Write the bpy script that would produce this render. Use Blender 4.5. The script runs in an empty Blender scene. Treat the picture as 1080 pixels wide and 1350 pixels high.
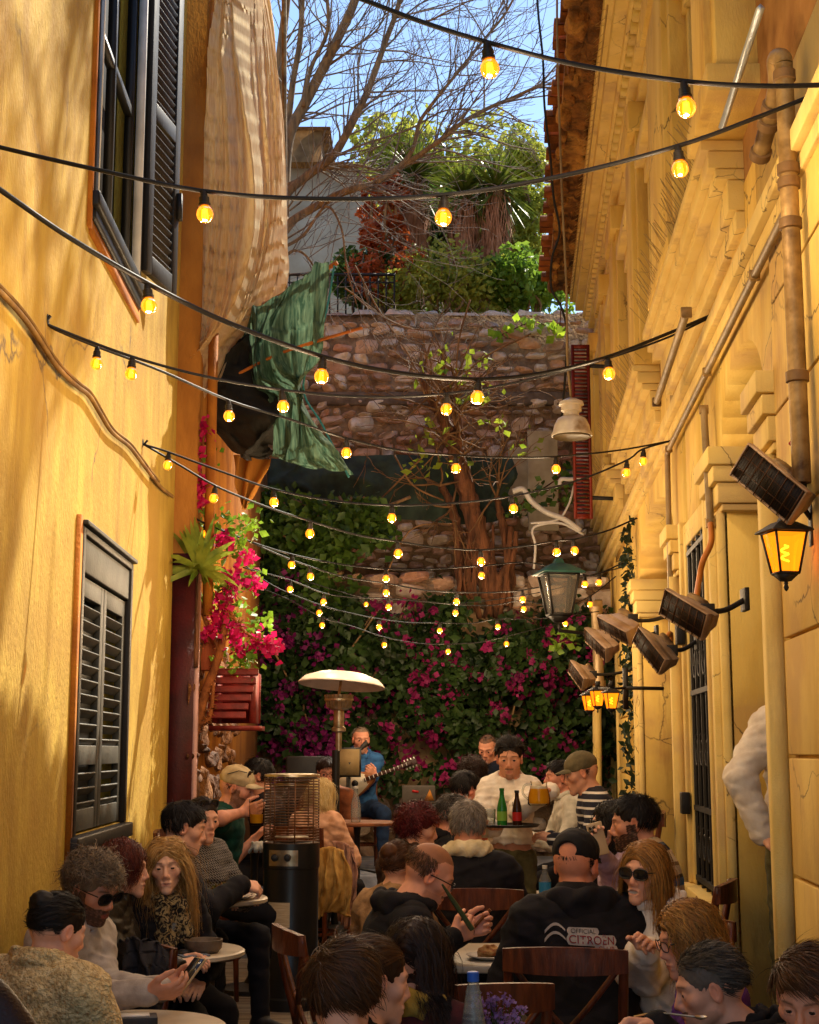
import bpy, math, random
import numpy as np
from mathutils import Vector, Matrix
R_ = math.radians
random.seed(7); RNG = np.random.default_rng(7)
SC = bpy.context.scene; COL = SC.collection
# ------------------------------------------------------------------ camera
F_PX, HOR = 1944.0, 990.0                      # focal length and horizon row for a 1080 x 1350 frame
PITCH = math.atan((HOR-675)/F_PX); CP, SP = math.cos(PITCH), math.sin(PITCH)
CAM = np.array((0, 0, 1.7))
cam = bpy.data.cameras.new('camera'); camo = bpy.data.objects.new('camera', cam); COL.objects.link(camo)
cam.sensor_fit = 'HORIZONTAL'; cam.sensor_width = 36; cam.lens = 36*F_PX/1080
cam.clip_start = .05; cam.clip_end = 2000
camo.location = CAM; camo.rotation_euler = (math.pi/2+PITCH, 0, 0); SC.camera = camo
# ------------------------------------------------------------------ sky, sun, exposure
SUN_AZ, SUN_EL = 30.0, 45.0
w = bpy.data.worlds.new('World'); SC.world = w; w.use_nodes = True
nt = w.node_tree; bg = nt.nodes['Background']; sky = nt.nodes.new('ShaderNodeTexSky')
sky.sky_type = 'NISHITA'; sky.sun_disc = False; sky.sun_elevation = R_(SUN_EL); sky.sun_rotation = R_(SUN_AZ)
sky.air_density = 1.0; sky.dust_density = .1; sky.ozone_density = 2.0
nt.links.new(sky.outputs[0], bg.inputs[0]); bg.inputs[1].default_value = .044
sd = Vector((math.sin(R_(SUN_AZ))*math.cos(R_(SUN_EL)), math.cos(R_(SUN_AZ))*math.cos(R_(SUN_EL)), math.sin(R_(SUN_EL))))
sl = bpy.data.lights.new('sun', 'SUN'); sl.energy = 1.75; sl.angle = R_(.5); sl.color = (1, .91, .74)
so = bpy.data.objects.new('sun', sl); COL.objects.link(so); so.rotation_euler = (-sd).to_track_quat('-Z', 'Y').to_euler()
SC.view_settings.view_transform = 'Standard'; SC.view_settings.look = 'None'
SC.view_settings.exposure = 2.5; SC.view_settings.gamma = 1
SC.cycles.diffuse_bounces = 8; SC.cycles.max_bounces = 14; SC.cycles.transparent_max_bounces = 12
# ------------------------------------------------------------------ coordinates
def ray(px, py):
    x = (px-540)/F_PX; y = (675-py)/F_PX
    return np.array((x, CP-y*SP, SP+y*CP))
def at(px, py, Y):                              # the point at distance Y in front of the camera
    d = ray(px, py); return CAM+d*(Y/d[1])
def V3(*a): return np.array(a, float)
def nrm(v): v = np.asarray(v, float); return v/(np.linalg.norm(v)+1e-12)
def rot(axis, deg):
    return np.array(Matrix.Rotation(R_(deg), 3, axis))
# ------------------------------------------------------------------ materials
def lin(h):
    h = h.lstrip('#'); c = [int(h[i:i+2], 16)/255 for i in (0, 2, 4)]
    return [x/12.92 if x < .04045 else ((x+.055)/1.055)**2.4 for x in c]
def M(name, c, rough=.85, c2=None, scale=6, bump=.15, bscale=80, metal=0, stretch=(1, 1, 1), detail=5, lo=.35, hi=.65,
      island=None, attr=None, emit=0, ecol=None, trans=0, spec=.3, alpha=None, coat=0, bdist=.01, c3=None, sc3=1.2, crack=0, stain=None):
    c = lin(c) if isinstance(c, str) else list(c)
    c2 = (lin(c2) if isinstance(c2, str) else list(c2)) if c2 is not None else [x*.72 for x in c]
    m = bpy.data.materials.new(name); m.use_nodes = True; t = m.node_tree; N, L = t.nodes, t.links
    b = N['Principled BSDF']; b.inputs['Roughness'].default_value = rough; b.inputs['Metallic'].default_value = metal
    b.inputs['Specular IOR Level'].default_value = spec
    tc = N.new('ShaderNodeTexCoord'); mp = N.new('ShaderNodeMapping'); mp.inputs['Scale'].default_value = stretch
    L.new(tc.outputs['Object'], mp.inputs[0])
    n = N.new('ShaderNodeTexNoise'); n.inputs['Scale'].default_value = scale; n.inputs['Detail'].default_value = detail
    L.new(mp.outputs[0], n.inputs[0])
    r = N.new('ShaderNodeMapRange'); r.inputs[1].default_value = lo; r.inputs[2].default_value = hi
    L.new(n.outputs[0], r.inputs[0])
    x = N.new('ShaderNodeMix'); x.data_type = 'RGBA'; x.inputs['A'].default_value = (*c2, 1); x.inputs['B'].default_value = (*c, 1)
    L.new(r.outputs[0], x.inputs['Factor']); out = x.outputs['Result']
    if attr:
        a = N.new('ShaderNodeAttribute'); a.attribute_name = attr
        y = N.new('ShaderNodeMix'); y.data_type = 'RGBA'; y.blend_type = 'MULTIPLY'; y.inputs['Factor'].default_value = 1
        L.new(a.outputs['Color'], y.inputs['A']); L.new(out, y.inputs['B']); out = y.outputs['Result']
    if c3 is not None:
        n3 = N.new('ShaderNodeTexNoise'); n3.inputs['Scale'].default_value = sc3; n3.inputs['Detail'].default_value = 6
        L.new(tc.outputs['Object'], n3.inputs[0])
        r3 = N.new('ShaderNodeMapRange'); r3.inputs[1].default_value = .52; r3.inputs[2].default_value = .66
        L.new(n3.outputs[0], r3.inputs[0])
        y = N.new('ShaderNodeMix'); y.data_type = 'RGBA'; y.inputs['B'].default_value = (*lin(c3), 1)
        L.new(r3.outputs[0], y.inputs['Factor']); L.new(out, y.inputs['A']); out = y.outputs['Result']
    if stain is not None:                       # damp runs and grime with a shape of their own
        ms_ = N.new('ShaderNodeMapping'); ms_.inputs['Scale'].default_value = (2.2, 2.2, .35); L.new(tc.outputs['Object'], ms_.inputs[0])
        n4 = N.new('ShaderNodeTexNoise'); n4.inputs['Scale'].default_value = 2.2; n4.inputs['Detail'].default_value = 9; n4.inputs['Roughness'].default_value = .7; L.new(ms_.outputs[0], n4.inputs[0])
        r4 = N.new('ShaderNodeMapRange'); r4.inputs[1].default_value = .54; r4.inputs[2].default_value = .72; r4.inputs[4].default_value = .75; L.new(n4.outputs[0], r4.inputs[0])
        y = N.new('ShaderNodeMix'); y.data_type = 'RGBA'; y.inputs['B'].default_value = (*lin(stain), 1); L.new(r4.outputs[0], y.inputs['Factor']); L.new(out, y.inputs['A']); out = y.outputs['Result']
    crk = None
    if crack:                                   # hairline cracks
        nd = N.new('ShaderNodeTexNoise'); nd.inputs['Scale'].default_value = 3; nd.inputs['Detail'].default_value = 6; L.new(tc.outputs['Object'], nd.inputs[0])
        va = N.new('ShaderNodeVectorMath'); va.operation = 'MULTIPLY_ADD'; va.inputs[1].default_value = (.35, .35, .35); L.new(nd.outputs['Color'], va.inputs[0]); L.new(tc.outputs['Object'], va.inputs[2])
        vo = N.new('ShaderNodeTexVoronoi'); vo.feature = 'DISTANCE_TO_EDGE'; vo.inputs['Scale'].default_value = crack; L.new(va.outputs[0], vo.inputs['Vector'])
        rc = N.new('ShaderNodeMapRange'); rc.inputs[1].default_value = 0; rc.inputs[2].default_value = .010; rc.inputs[3].default_value = 1; rc.inputs[4].default_value = 0; L.new(vo.outputs['Distance'], rc.inputs[0])
        nm = N.new('ShaderNodeTexNoise'); nm.inputs['Scale'].default_value = 1.1; L.new(tc.outputs['Object'], nm.inputs[0])
        rm = N.new('ShaderNodeMapRange'); rm.inputs[1].default_value = .5; rm.inputs[2].default_value = .6; L.new(nm.outputs[0], rm.inputs[0])
        mu = N.new('ShaderNodeMath'); mu.operation = 'MULTIPLY'; L.new(rc.outputs[0], mu.inputs[0]); L.new(rm.outputs[0], mu.inputs[1]); crk = mu.outputs[0]
        y = N.new('ShaderNodeMix'); y.data_type = 'RGBA'; y.inputs['B'].default_value = (.12, .075, .03, 1); L.new(crk, y.inputs['Factor']); L.new(out, y.inputs['A']); out = y.outputs['Result']
    if island:
        g = N.new('ShaderNodeNewGeometry'); cr = N.new('ShaderNodeValToRGB')
        el = cr.color_ramp.elements
        for i, h in enumerate(island):
            e = el[i] if i < 2 else el.new(.5)
            e.color = (*lin(h), 1)
        for i, e in enumerate(sorted(range(len(island)))): el[i].position = i/(len(island)-1)
        for i, h in enumerate(island): el[i].color = (*lin(h), 1)
        L.new(g.outputs['Random Per Island'], cr.inputs[0])
        y = N.new('ShaderNodeMix'); y.data_type = 'RGBA'; y.blend_type = 'MULTIPLY'; y.inputs['Factor'].default_value = 1
        L.new(cr.outputs[0], y.inputs['A']); L.new(out, y.inputs['B']); out = y.outputs['Result']
    L.new(out, b.inputs['Base Color'])
    if bump:
        n2 = N.new('ShaderNodeTexNoise'); n2.inputs['Scale'].default_value = bscale; n2.inputs['Detail'].default_value = 3
        L.new(mp.outputs[0], n2.inputs[0])
        bp = N.new('ShaderNodeBump'); bp.inputs['Strength'].default_value = bump; bp.inputs['Distance'].default_value = bdist
        L.new(n2.outputs[0], bp.inputs['Height']); L.new(bp.outputs[0], b.inputs['Normal'])
    if emit:
        b.inputs['Emission Color'].default_value = (*lin(ecol), 1); b.inputs['Emission Strength'].default_value = emit
    if coat: b.inputs['Coat Weight'].default_value = coat
    if trans:                                   # thin translucent cloth or leaf
        tr = N.new('ShaderNodeBsdfTranslucent'); L.new(out, tr.inputs[0])
        ms = N.new('ShaderNodeMixShader'); ms.inputs[0].default_value = trans
        L.new(b.outputs[0], ms.inputs[1]); L.new(tr.outputs[0], ms.inputs[2])
        L.new(ms.outputs[0], N['Material Output'].inputs[0])
    if alpha is not None: b.inputs['Alpha'].default_value = alpha
    return m
def glassy(name, col, mix=.35, rough=.05, emit=None, estr=0, body=0):
    m = bpy.data.materials.new(name); m.use_nodes = True; t = m.node_tree; N, L = t.nodes, t.links
    N.remove(N['Principled BSDF'])
    tr = N.new('ShaderNodeBsdfTransparent'); tr.inputs[0].default_value = (*lin(col), 1)
    g = N.new('ShaderNodeBsdfGlossy'); g.inputs['Roughness'].default_value = rough
    lw = N.new('ShaderNodeLayerWeight'); lw.inputs[0].default_value = mix
    ms = N.new('ShaderNodeMixShader'); L.new(lw.outputs['Fresnel'], ms.inputs[0]); L.new(tr.outputs[0], ms.inputs[1]); L.new(g.outputs[0], ms.inputs[2])
    o = ms.outputs[0]
    if body:
        df = N.new('ShaderNodeBsdfDiffuse'); df.inputs[0].default_value = (.75, .76, .74, 1); m2 = N.new('ShaderNodeMixShader'); m2.inputs[0].default_value = body; L.new(o, m2.inputs[1]); L.new(df.outputs[0], m2.inputs[2]); o = m2.outputs[0]
    if emit:
        e = N.new('ShaderNodeEmission'); e.inputs[0].default_value = (*lin(emit), 1); e.inputs[1].default_value = estr
        a = N.new('ShaderNodeAddShader'); L.new(o, a.inputs[0]); L.new(e.outputs[0], a.inputs[1]); o = a.outputs[0]
    L.new(o, N['Material Output'].inputs[0]); return m
def emis(name, col, s):
    m = bpy.data.materials.new(name); m.use_nodes = True; t = m.node_tree; N, L = t.nodes, t.links
    N.remove(N['Principled BSDF']); e = N.new('ShaderNodeEmission'); e.inputs[0].default_value = (*lin(col), 1); e.inputs[1].default_value = s
    L.new(e.outputs[0], N['Material Output'].inputs[0]); return m
# ------------------------------------------------------------------ mesh building
class MB:
    def __init__(s): s.v = []; s.f = []; s.n = 0; s.mi = []
    def add(s, V, F, mi=0):
        V = np.asarray(V, float).reshape(-1, 3)
        if isinstance(F, np.ndarray): F = [F]
        else:
            d = {}
            for q in F: d.setdefault(len(q), []).append(q)
            F = [np.array(x) for x in d.values()]
        for q in F: s.f.append(q+s.n); s.mi.append(mi)
        s.v.append(V); s.n += len(V); return s
    def hexa(s, p, mi=0):                       # p: bottom ring of four, then top ring
        return s.add(p, [(3, 2, 1, 0), (4, 5, 6, 7), (0, 1, 5, 4), (1, 2, 6, 5), (2, 3, 7, 6), (3, 0, 4, 7)], mi)
    def box(s, c, d, R=None, mi=0):
        x, y, z = [q/2 for q in d]
        p = np.array([(-x, -y, -z), (x, -y, -z), (x, y, -z), (-x, y, -z), (-x, -y, z), (x, -y, z), (x, y, z), (-x, y, z)])
        if R is not None: p = p@np.asarray(R).T
        return s.hexa(p+np.asarray(c), mi)
    def tube(s, path, r, n=8, mi=0, cap=True):
        P = np.asarray(path, float); m = len(P); r = np.full(m, r) if np.isscalar(r) else np.asarray(r, float)
        T = np.gradient(P, axis=0); T /= np.linalg.norm(T, axis=1)[:, None]+1e-12
        up = V3(0, 0, 1) if abs(T[0][2]) < .9 else V3(1, 0, 0)
        u = nrm(np.cross(T[0], up)); a = np.arange(n)*2*math.pi/n; V = []
        for i in range(m):
            u = nrm(u-T[i]*np.dot(u, T[i])); b = np.cross(T[i], u)
            V.append(P[i]+r[i]*(np.cos(a)[:, None]*u+np.sin(a)[:, None]*b))
        V = np.concatenate(V); i, j = np.meshgrid(np.arange(m-1), np.arange(n), indexing='ij')
        i, j = i.ravel(), j.ravel(); k = (j+1) % n
        Fq = np.stack([i*n+j, i*n+k, (i+1)*n+k, (i+1)*n+j], 1)
        s.add(V, Fq, mi)
        if cap:
            o = s.n-len(V); s.f += [np.array([list(range(n))[::-1]])+o, np.array([list(range(n))])+o+(m-1)*n]; s.mi += [mi, mi]
        return s
    def lathe(s, prof, c=(0, 0, 0), R=None, n=20, mi=0):
        V = []; a = np.arange(n)*2*math.pi/n
        for r, z in prof: V.append(np.stack([r*np.cos(a), r*np.sin(a), np.full(n, z)], 1))
        V = np.concatenate(V)
        if R is not None: V = V@np.asarray(R).T
        m = len(prof); i, j = np.meshgrid(np.arange(m-1), np.arange(n), indexing='ij'); i, j = i.ravel(), j.ravel(); k = (j+1) % n
        return s.add(V+np.asarray(c), np.stack([i*n+j, i*n+k, (i+1)*n+k, (i+1)*n+j], 1), mi)
    def prism(s, poly, off, mi=0):              # planar polygon (3d points) pushed along off
        P = np.asarray(poly, float); n = len(P); V = np.concatenate([P, P+np.asarray(off)])
        F = [tuple(range(n))[::-1], tuple(range(n, 2*n))]+[(i, (i+1) % n, n+(i+1) % n, n+i) for i in range(n)]
        return s.add(V, F, mi)
    def grid(s, G, mi=0):
        G = np.asarray(G, float); a, b = G.shape[:2]; i, j = np.meshgrid(np.arange(a-1), np.arange(b-1), indexing='ij'); i, j = i.ravel(), j.ravel()
        return s.add(G.reshape(-1, 3), np.stack([i*b+j, (i+1)*b+j, (i+1)*b+j+1, i*b+j+1], 1), mi)
    def build(s, name, mat, parent=None, world=False, smooth=None, bevel=0, col=None):
        V = np.concatenate(s.v)
        if parent is not None and world: V = V-np.array(parent.location)
        me = bpy.data.meshes.new(name); me.vertices.add(len(V)); me.vertices.foreach_set('co', V.astype(np.float32).ravel())
        tot = np.concatenate([np.full(len(q), q.shape[1]) for q in s.f]); idx = np.concatenate([q.ravel() for q in s.f])
        me.loops.add(len(idx)); me.loops.foreach_set('vertex_index', idx.astype(np.int32))
        st = np.concatenate([[0], np.cumsum(tot)[:-1]]); me.polygons.add(len(tot)); me.polygons.foreach_set('loop_start', st.astype(np.int32))
        mats = mat if isinstance(mat, (list, tuple)) else [mat]
        for m in mats: me.materials.append(m)
        me.polygons.foreach_set('material_index', np.concatenate([np.full(len(q), k) for q, k in zip(s.f, s.mi)]).astype(np.int32))
        me.update(calc_edges=True); me.validate()
        if smooth is not None:
            me.polygons.foreach_set('use_smooth', np.ones(len(me.polygons), bool))
            if smooth < 180: me.set_sharp_from_angle(angle=R_(smooth))
        if col is not None:
            a = me.color_attributes.new('col', 'FLOAT_COLOR', 'POINT')
            a.data.foreach_set('color', np.concatenate([col, np.ones((len(col), 1))], 1).astype(np.float32).ravel())
        o = bpy.data.objects.new(name, me); COL.objects.link(o)
        if parent is not None: o.parent = parent
        if bevel:
            b = o.modifiers.new('bevel', 'BEVEL'); b.width = bevel; b.segments = 2; b.limit_method = 'ANGLE'; b.angle_limit = R_(40)
        return o
def tag(o, label, cat, group=None, kind=None):
    o['label'] = label; o['category'] = cat
    if group: o['group'] = group
    if kind: o['kind'] = kind
    return o
def struct(o, kind='structure'): o['kind'] = kind; return o
def thing(name, label, cat, loc=(0, 0, 0), rz=0, group=None):
    o = bpy.data.objects.new(name, None); COL.objects.link(o); o.empty_display_size = .1
    o.location = loc; o.rotation_euler = (0, 0, rz); return tag(o, label, cat, group)
def copy_tree(o, parent=None):
    c = o.copy(); COL.objects.link(c)
    if parent is not None: c.parent = parent
    for ch in [x for x in bpy.data.objects if x.parent == o]: copy_tree(ch, c)
    return c
def lines(paths, r, n=5):
    b = MB()
    for p in paths: b.tube(p, r, n)
    return b
def bez(a, b, c, n=10):
    t = np.linspace(0, 1, n)[:, None]; a, b, c = map(np.asarray, (a, b, c)); return (1-t)**2*a+2*t*(1-t)*b+t*t*c
def spline(P, n=8):                             # Catmull-Rom through the points
    P = np.asarray(P, float); Q = np.concatenate([[2*P[0]-P[1]], P, [2*P[-1]-P[-2]]]); o = []
    for i in range(1, len(Q)-2):
        t = np.linspace(0, 1, n, endpoint=False)[:, None]; a, b, c, d = Q[i-1:i+3]
        o.append(.5*((2*b)+(c-a)*t+(2*a-5*b+4*c-d)*t**2+(3*b-a-3*c+d)*t**3))
    return np.concatenate(o+[P[-1:]])
def vnoise(x, y, seed=0):                       # smooth value noise on a lattice
    r = np.random.default_rng(seed).uniform(-1, 1, (64, 64)); xi, yi = np.floor(x).astype(int), np.floor(y).astype(int); fx, fy = x-xi, y-yi
    fx, fy = fx*fx*(3-2*fx), fy*fy*(3-2*fy); g = lambda a, b: r[a % 64, b % 64]
    return (g(xi, yi)*(1-fx)+g(xi+1, yi)*fx)*(1-fy)+(g(xi, yi+1)*(1-fx)+g(xi+1, yi+1)*fx)*fy
def leaves(P, size, N=None, shape='leaf', jit=1.0, up=.3, aspect=.55):
    """many small leaf faces: each a folded diamond of four points"""
    n = len(P); b = MB(); s = size*RNG.uniform(.6, 1.3, n)[:, None]
    d = RNG.normal(size=(n, 3)); d /= np.linalg.norm(d, axis=1)[:, None]
    if N is not None: d = d*jit+np.asarray(N)
    d /= np.linalg.norm(d, axis=1)[:, None]
    a = RNG.normal(size=(n, 3)); a[:, 2] -= up; u = np.cross(d, a); u /= np.linalg.norm(u, axis=1)[:, None]+1e-9; v = np.cross(d, u)
    P = np.asarray(P); w_ = s*aspect*.5
    q = np.stack([P-v*s*.5, P+u*w_+d*s*.12, P+v*s*.5, P-u*w_+d*s*.12], 1).reshape(-1, 3)
    k = np.arange(n)[:, None]*4
    return b.add(q, np.concatenate([k+np.array([[0, 1, 2]]), k+np.array([[0, 2, 3]])]))
# ------------------------------------------------------------------ implicit surfaces (bodies, clothes, soft things)
class Pr:
    """a primitive of a smooth union: round cone (c) or ellipsoid (e); neg cuts"""
    def __init__(s, t, a, b, r1, r2, k=.02, neg=False): s.t, s.a, s.b, s.r1, s.r2, s.k, s.neg = t, np.asarray(a, float), b, r1, r2, k, neg
    def d(s, P):
        if s.t == 'c':
            ab = s.b-s.a; L = ab@ab+1e-12; t = np.clip(((P-s.a)@ab)/L, 0, 1)
            q = P-s.a-t[..., None]*ab
            return np.sqrt((q*q).sum(-1))-(s.r1+(s.r2-s.r1)*t)
        q = (P-s.a)@s.b; r = s.r1; A = q/r; k0 = np.sqrt((A*A).sum(-1))+1e-9; B = A/r; k1 = np.sqrt((B*B).sum(-1))+1e-9
        return k0*(k0-1)/k1
    def bounds(s):
        if s.t == 'c':
            r = max(s.r1, s.r2); return np.minimum(s.a, s.b)-r, np.maximum(s.a, s.b)+r
        r = max(s.r1); return s.a-r, s.a+r
def C(a, b, r1, r2=None, k=.02, neg=False): return Pr('c', a, np.asarray(b, float), r1, r1 if r2 is None else r2, k, neg)
def EL(c, r, R=None, k=.02, neg=False): return Pr('e', c, np.eye(3) if R is None else np.asarray(R), np.asarray(r, float), None, k, neg)
def field(prims, P, base=1.0):
    D = np.full(P.shape[:-1], base)
    for p in prims:
        d = p.d(P)
        if p.neg:
            d = -d; h = np.maximum(p.k-np.abs(D-d), 0)/p.k; D = np.maximum(D, d)+h*h*p.k*.25
        else:
            h = np.maximum(p.k-np.abs(D-d), 0)/p.k; D = np.minimum(D, d)-h*h*p.k*.25
    return D
EDG = np.array([(0, 1), (2, 3), (4, 5), (6, 7), (0, 2), (1, 3), (4, 6), (5, 7), (0, 4), (1, 5), (2, 6), (3, 7)])
CRN = np.array([(i & 1, (i >> 1) & 1, (i >> 2) & 1) for i in range(8)])
def sdf_mesh(prims, res, inc=None, exc=None, disp=None, dmax=0.0):
    """surface nets over the blocks the surface passes through; inc / exc are boxes (lo, hi) to keep or leave out"""
    pos = [p for p in prims if not p.neg]
    lo = np.min([p.bounds()[0] for p in pos], 0)-.03-dmax; hi = np.max([p.bounds()[1] for p in pos], 0)+.03+dmax
    if inc is not None: lo = np.maximum(lo, inc[0]); hi = np.minimum(hi, inc[1])
    if np.any(hi <= lo): return np.zeros((0, 3)), np.zeros((0, 4), int)
    B = 8; nb = np.ceil((hi-lo)/(B*res)).astype(int)
    g = np.stack(np.meshgrid(*[np.arange(k) for k in nb], indexing='ij'), -1).reshape(-1, 3)
    cen = lo+(g+.5)*B*res; hd = .5*math.sqrt(3)*B*res
    act = np.abs(field(prims, cen)) < hd*1.35+.01+dmax
    if exc is not None:
        for e in exc:
            ins = np.all((cen-B*res/2 >= e[0]-1e-9) & (cen+B*res/2 <= e[1]+1e-9), 1); act &= ~ins
    g = g[act]; cen = cen[act]; nB = len(g)
    if nB == 0: return np.zeros((0, 3)), np.zeros((0, 4), int)
    o9 = np.stack(np.meshgrid(*[np.arange(9)]*3, indexing='ij'), -1).reshape(-1, 3)
    P = lo+(g[:, None, :]*B+o9[None])*res; D = np.full(P.shape[:2], 1.0)
    for p in prims:
        dc = p.d(cen); sub = np.where(dc < hd*1.4+2*p.k+.01)[0]
        if len(sub) == 0: continue
        d = p.d(P[sub]); Q = D[sub]
        if p.neg:
            d = -d; h = np.maximum(p.k-np.abs(Q-d), 0)/p.k; D[sub] = np.maximum(Q, d)+h*h*p.k*.25
        else:
            h = np.maximum(p.k-np.abs(Q-d), 0)/p.k; D[sub] = np.minimum(Q, d)-h*h*p.k*.25
    if disp is not None: D = D+disp(P)
    D = D.reshape(nB, 9, 9, 9)
    c8 = np.stack([D[:, x:x+8, y:y+8, z:z+8] for x, y, z in CRN], -1)
    ins = c8 < 0; mixed = ins.any(-1) & ~ins.all(-1)
    bi, ci, cj, ck = np.where(mixed); v8 = c8[bi, ci, cj, ck]; ijk = g[bi]*B+np.stack([ci, cj, ck], 1)
    if exc is not None:
        cw = lo+(ijk+.5)*res; keep = np.ones(len(cw), bool)
        for e in exc: keep &= ~np.all((cw > e[0]+res) & (cw < e[1]-res), 1)
        v8, ijk = v8[keep], ijk[keep]
    a, b = v8[:, EDG[:, 0]], v8[:, EDG[:, 1]]; cr = (a < 0) != (b < 0); t = np.where(cr, a/(a-b+1e-20), 0)
    pe = CRN[EDG[:, 0]][None]+t[..., None]*(CRN[EDG[:, 1]]-CRN[EDG[:, 0]])[None]
    vv = (pe*cr[..., None]).sum(1)/cr.sum(1)[:, None]; V = lo+(ijk+vv)*res
    dim = nb*B+2; key = (ijk[:, 0]*dim[1]+ijk[:, 1])*dim[2]+ijk[:, 2]; order = np.argsort(key); sk = key[order]
    def look(q):
        kk = (q[:, 0]*dim[1]+q[:, 1])*dim[2]+q[:, 2]; i = np.clip(np.searchsorted(sk, kk), 0, len(sk)-1)
        return np.where((sk[i] == kk) & (q >= 0).all(1), order[i], -1)
    Fs = []
    for ax in range(3):
        u, w_ = (ax+1) % 3, (ax+2) % 3; s0 = v8[:, 0] < 0; s1 = v8[:, 1 << ax] < 0; e = np.where(s0 != s1)[0]
        q = ijk[e]; du = np.zeros(3, int); du[u] = 1; dw = np.zeros(3, int); dw[w_] = 1
        i = np.stack([e, look(q-du), look(q-du-dw), look(q-dw)], 1); ok = (i >= 0).all(1); f = i[ok]; s = s0[e][ok]
        f[~s] = f[~s][:, ::-1]; Fs.append(f)
    return V, np.concatenate(Fs)[:, ::-1] if False else np.concatenate(Fs)
def folds(seed, amp=.004, f=22.):
    r = np.random.default_rng(seed); W = r.normal(size=(5, 3))*f; U = r.normal(size=(5, 3))*f*.45; ph = r.uniform(0, 6, (5, 2))
    def fn(P):
        d = 0
        for i in range(5): d = d+np.sin(P@W[i]+ph[i, 0]+2.2*np.sin(P@U[i]+ph[i, 1]))
        return d*amp*.5
    return fn
# ================================================================== SETTING
LWX = lambda Y: -1.30-.028*Y
RWX = lambda Y: 1.0+.072*Y
def LW(Y, o, z): return V3(LWX(Y)+o, Y, z)      # on the left wall: distance, out into the alley, height
def RW(Y, o, z): return V3(RWX(Y)-o, Y, z)      # the same on the right wall
def wbox(b, fn, Y0, Y1, o0, o1, z0, z1, mi=0):
    p = [fn(Y0, o0, z0), fn(Y0, o1, z0), fn(Y1, o1, z0), fn(Y1, o0, z0), fn(Y0, o0, z1), fn(Y0, o1, z1), fn(Y1, o1, z1), fn(Y1, o0, z1)]
    if fn is LW: p = [p[i] for i in (1, 0, 3, 2, 5, 4, 7, 6)]
    p = [p[i] for i in (0, 3, 2, 1, 4, 7, 6, 5)] if fn is RW else [p[i] for i in (0, 1, 2, 3, 4, 5, 6, 7)][::1]
    b.hexa(p, mi)
def fixn(o):                                    # make all faces of closed pieces point outwards
    import bmesh
    bm = bmesh.new(); bm.from_mesh(o.data); bmesh.ops.recalc_face_normals(bm, faces=bm.faces); bm.to_mesh(o.data); bm.free(); return o
m_lwall = M('yellow_plaster', '#bb9b3a', c2='#a5832c', scale=7, stretch=(1, 1, .42), bump=.75, bscale=85, bdist=.010, c3='#ab8630', sc3=1.6, detail=8, crack=.9, stain='#8f6a24')
m_lorange = M('orange_plaster', '#b5701c', c2='#8f5214', scale=5, bump=.4, bscale=60)
m_tan = M('tan_plaster', '#b07428', c2='#8a5418', scale=4, stretch=(1, 1, .4), bump=.4, bscale=50)
m_cream = M('cream_stucco', '#dcbd68', c2='#cfaa52', scale=6, stretch=(1, 1, .3), bump=.5, bscale=130, bdist=.005, c3='#c4a05c', sc3=2.3, crack=1.6, stain='#a87c42')
m_creamd = M('shaded_bare_stucco', '#a87a44', c2='#865a2c', scale=6, bump=.5, bscale=80, c3='#a8783f', sc3=2.0)  # browner bare stucco, darkened further to put recess and interior shade into the colour
m_trim = M('trim_stucco', '#dfc47a', c2='#d6b868', scale=4, bump=.5, bscale=160, bdist=.004, c3='#c8aa70', sc3=3, crack=2.2, stain='#b0905a')
m_black = M('black_paint', (.012, .011, .010), rough=.45, bump=.1, bscale=40)
m_shut = M('dark_brown_paint', (.016, .012, .009), rough=.5, bump=.2, bscale=50, stretch=(1, 1, .2))
m_shutg = M('grey_black_paint', (.055, .055, .046), c2=(.03, .03, .026), rough=.55, bump=.2, bscale=50)
m_white = M('white_paint', '#d8d4cc', rough=.5, bump=.1)
m_maroon = M('maroon_paint', '#4a0d0b', c2='#340807', scale=7, rough=.6, bump=.25, bscale=60)
m_redslat = M('red_painted_wood', '#8c2f26', c2='#64201a', scale=12, rough=.55, bump=.3, bscale=60)
m_terra = M('terracotta', '#a8532c', c2='#7c3a1e', rough=.8)
m_iron = M('wrought_iron', (.018, .015, .012), rough=.55, bump=.3)
m_pipe = M('galvanised_pipe', '#a88a58', c2='#74582f', rough=.5, metal=.25, scale=14, bump=.3, bscale=40, c3='#4a3218', sc3=7)
m_conduit = M('grey_conduit', '#97805a', c2='#6e5a3a', rough=.5, bump=.15)
m_mortar = M('wall_mortar', '#a08668', c2='#6e5842', scale=9, bump=.9, bscale=30, bdist=.03)
m_stone = M('rubble_stone', '#ffffff', c2='#dcd2c8', scale=14, bump=.8, bscale=45, bdist=.02, detail=8, lo=.3, hi=.7,
            island=['#c09a84', '#e8d8c4', '#cc9c82', '#f2e6d4', '#c4bab0', '#dcb290', '#ac9284', '#faeedc'])
m_rough = M('rough_masonry', '#8a5a26', c2='#4a2e12', scale=8, bump=1.0, bscale=18, bdist=.05, c3='#b0803c', sc3=3)
m_ground = M('paving_stone', '#7d7468', c2='#4f473e', scale=5, bump=.4, bscale=50, rough=.7)
m_deck = M('deck_boards', '#8f7f6a', c2='#5f5142', scale=6, stretch=(.4, 8, 8), bump=.4, bscale=30, rough=.7)
m_step = M('painted_concrete', '#8d93a0', c2='#6c717c', scale=7, bump=.3, bscale=60)
m_fence = m_iron

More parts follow.
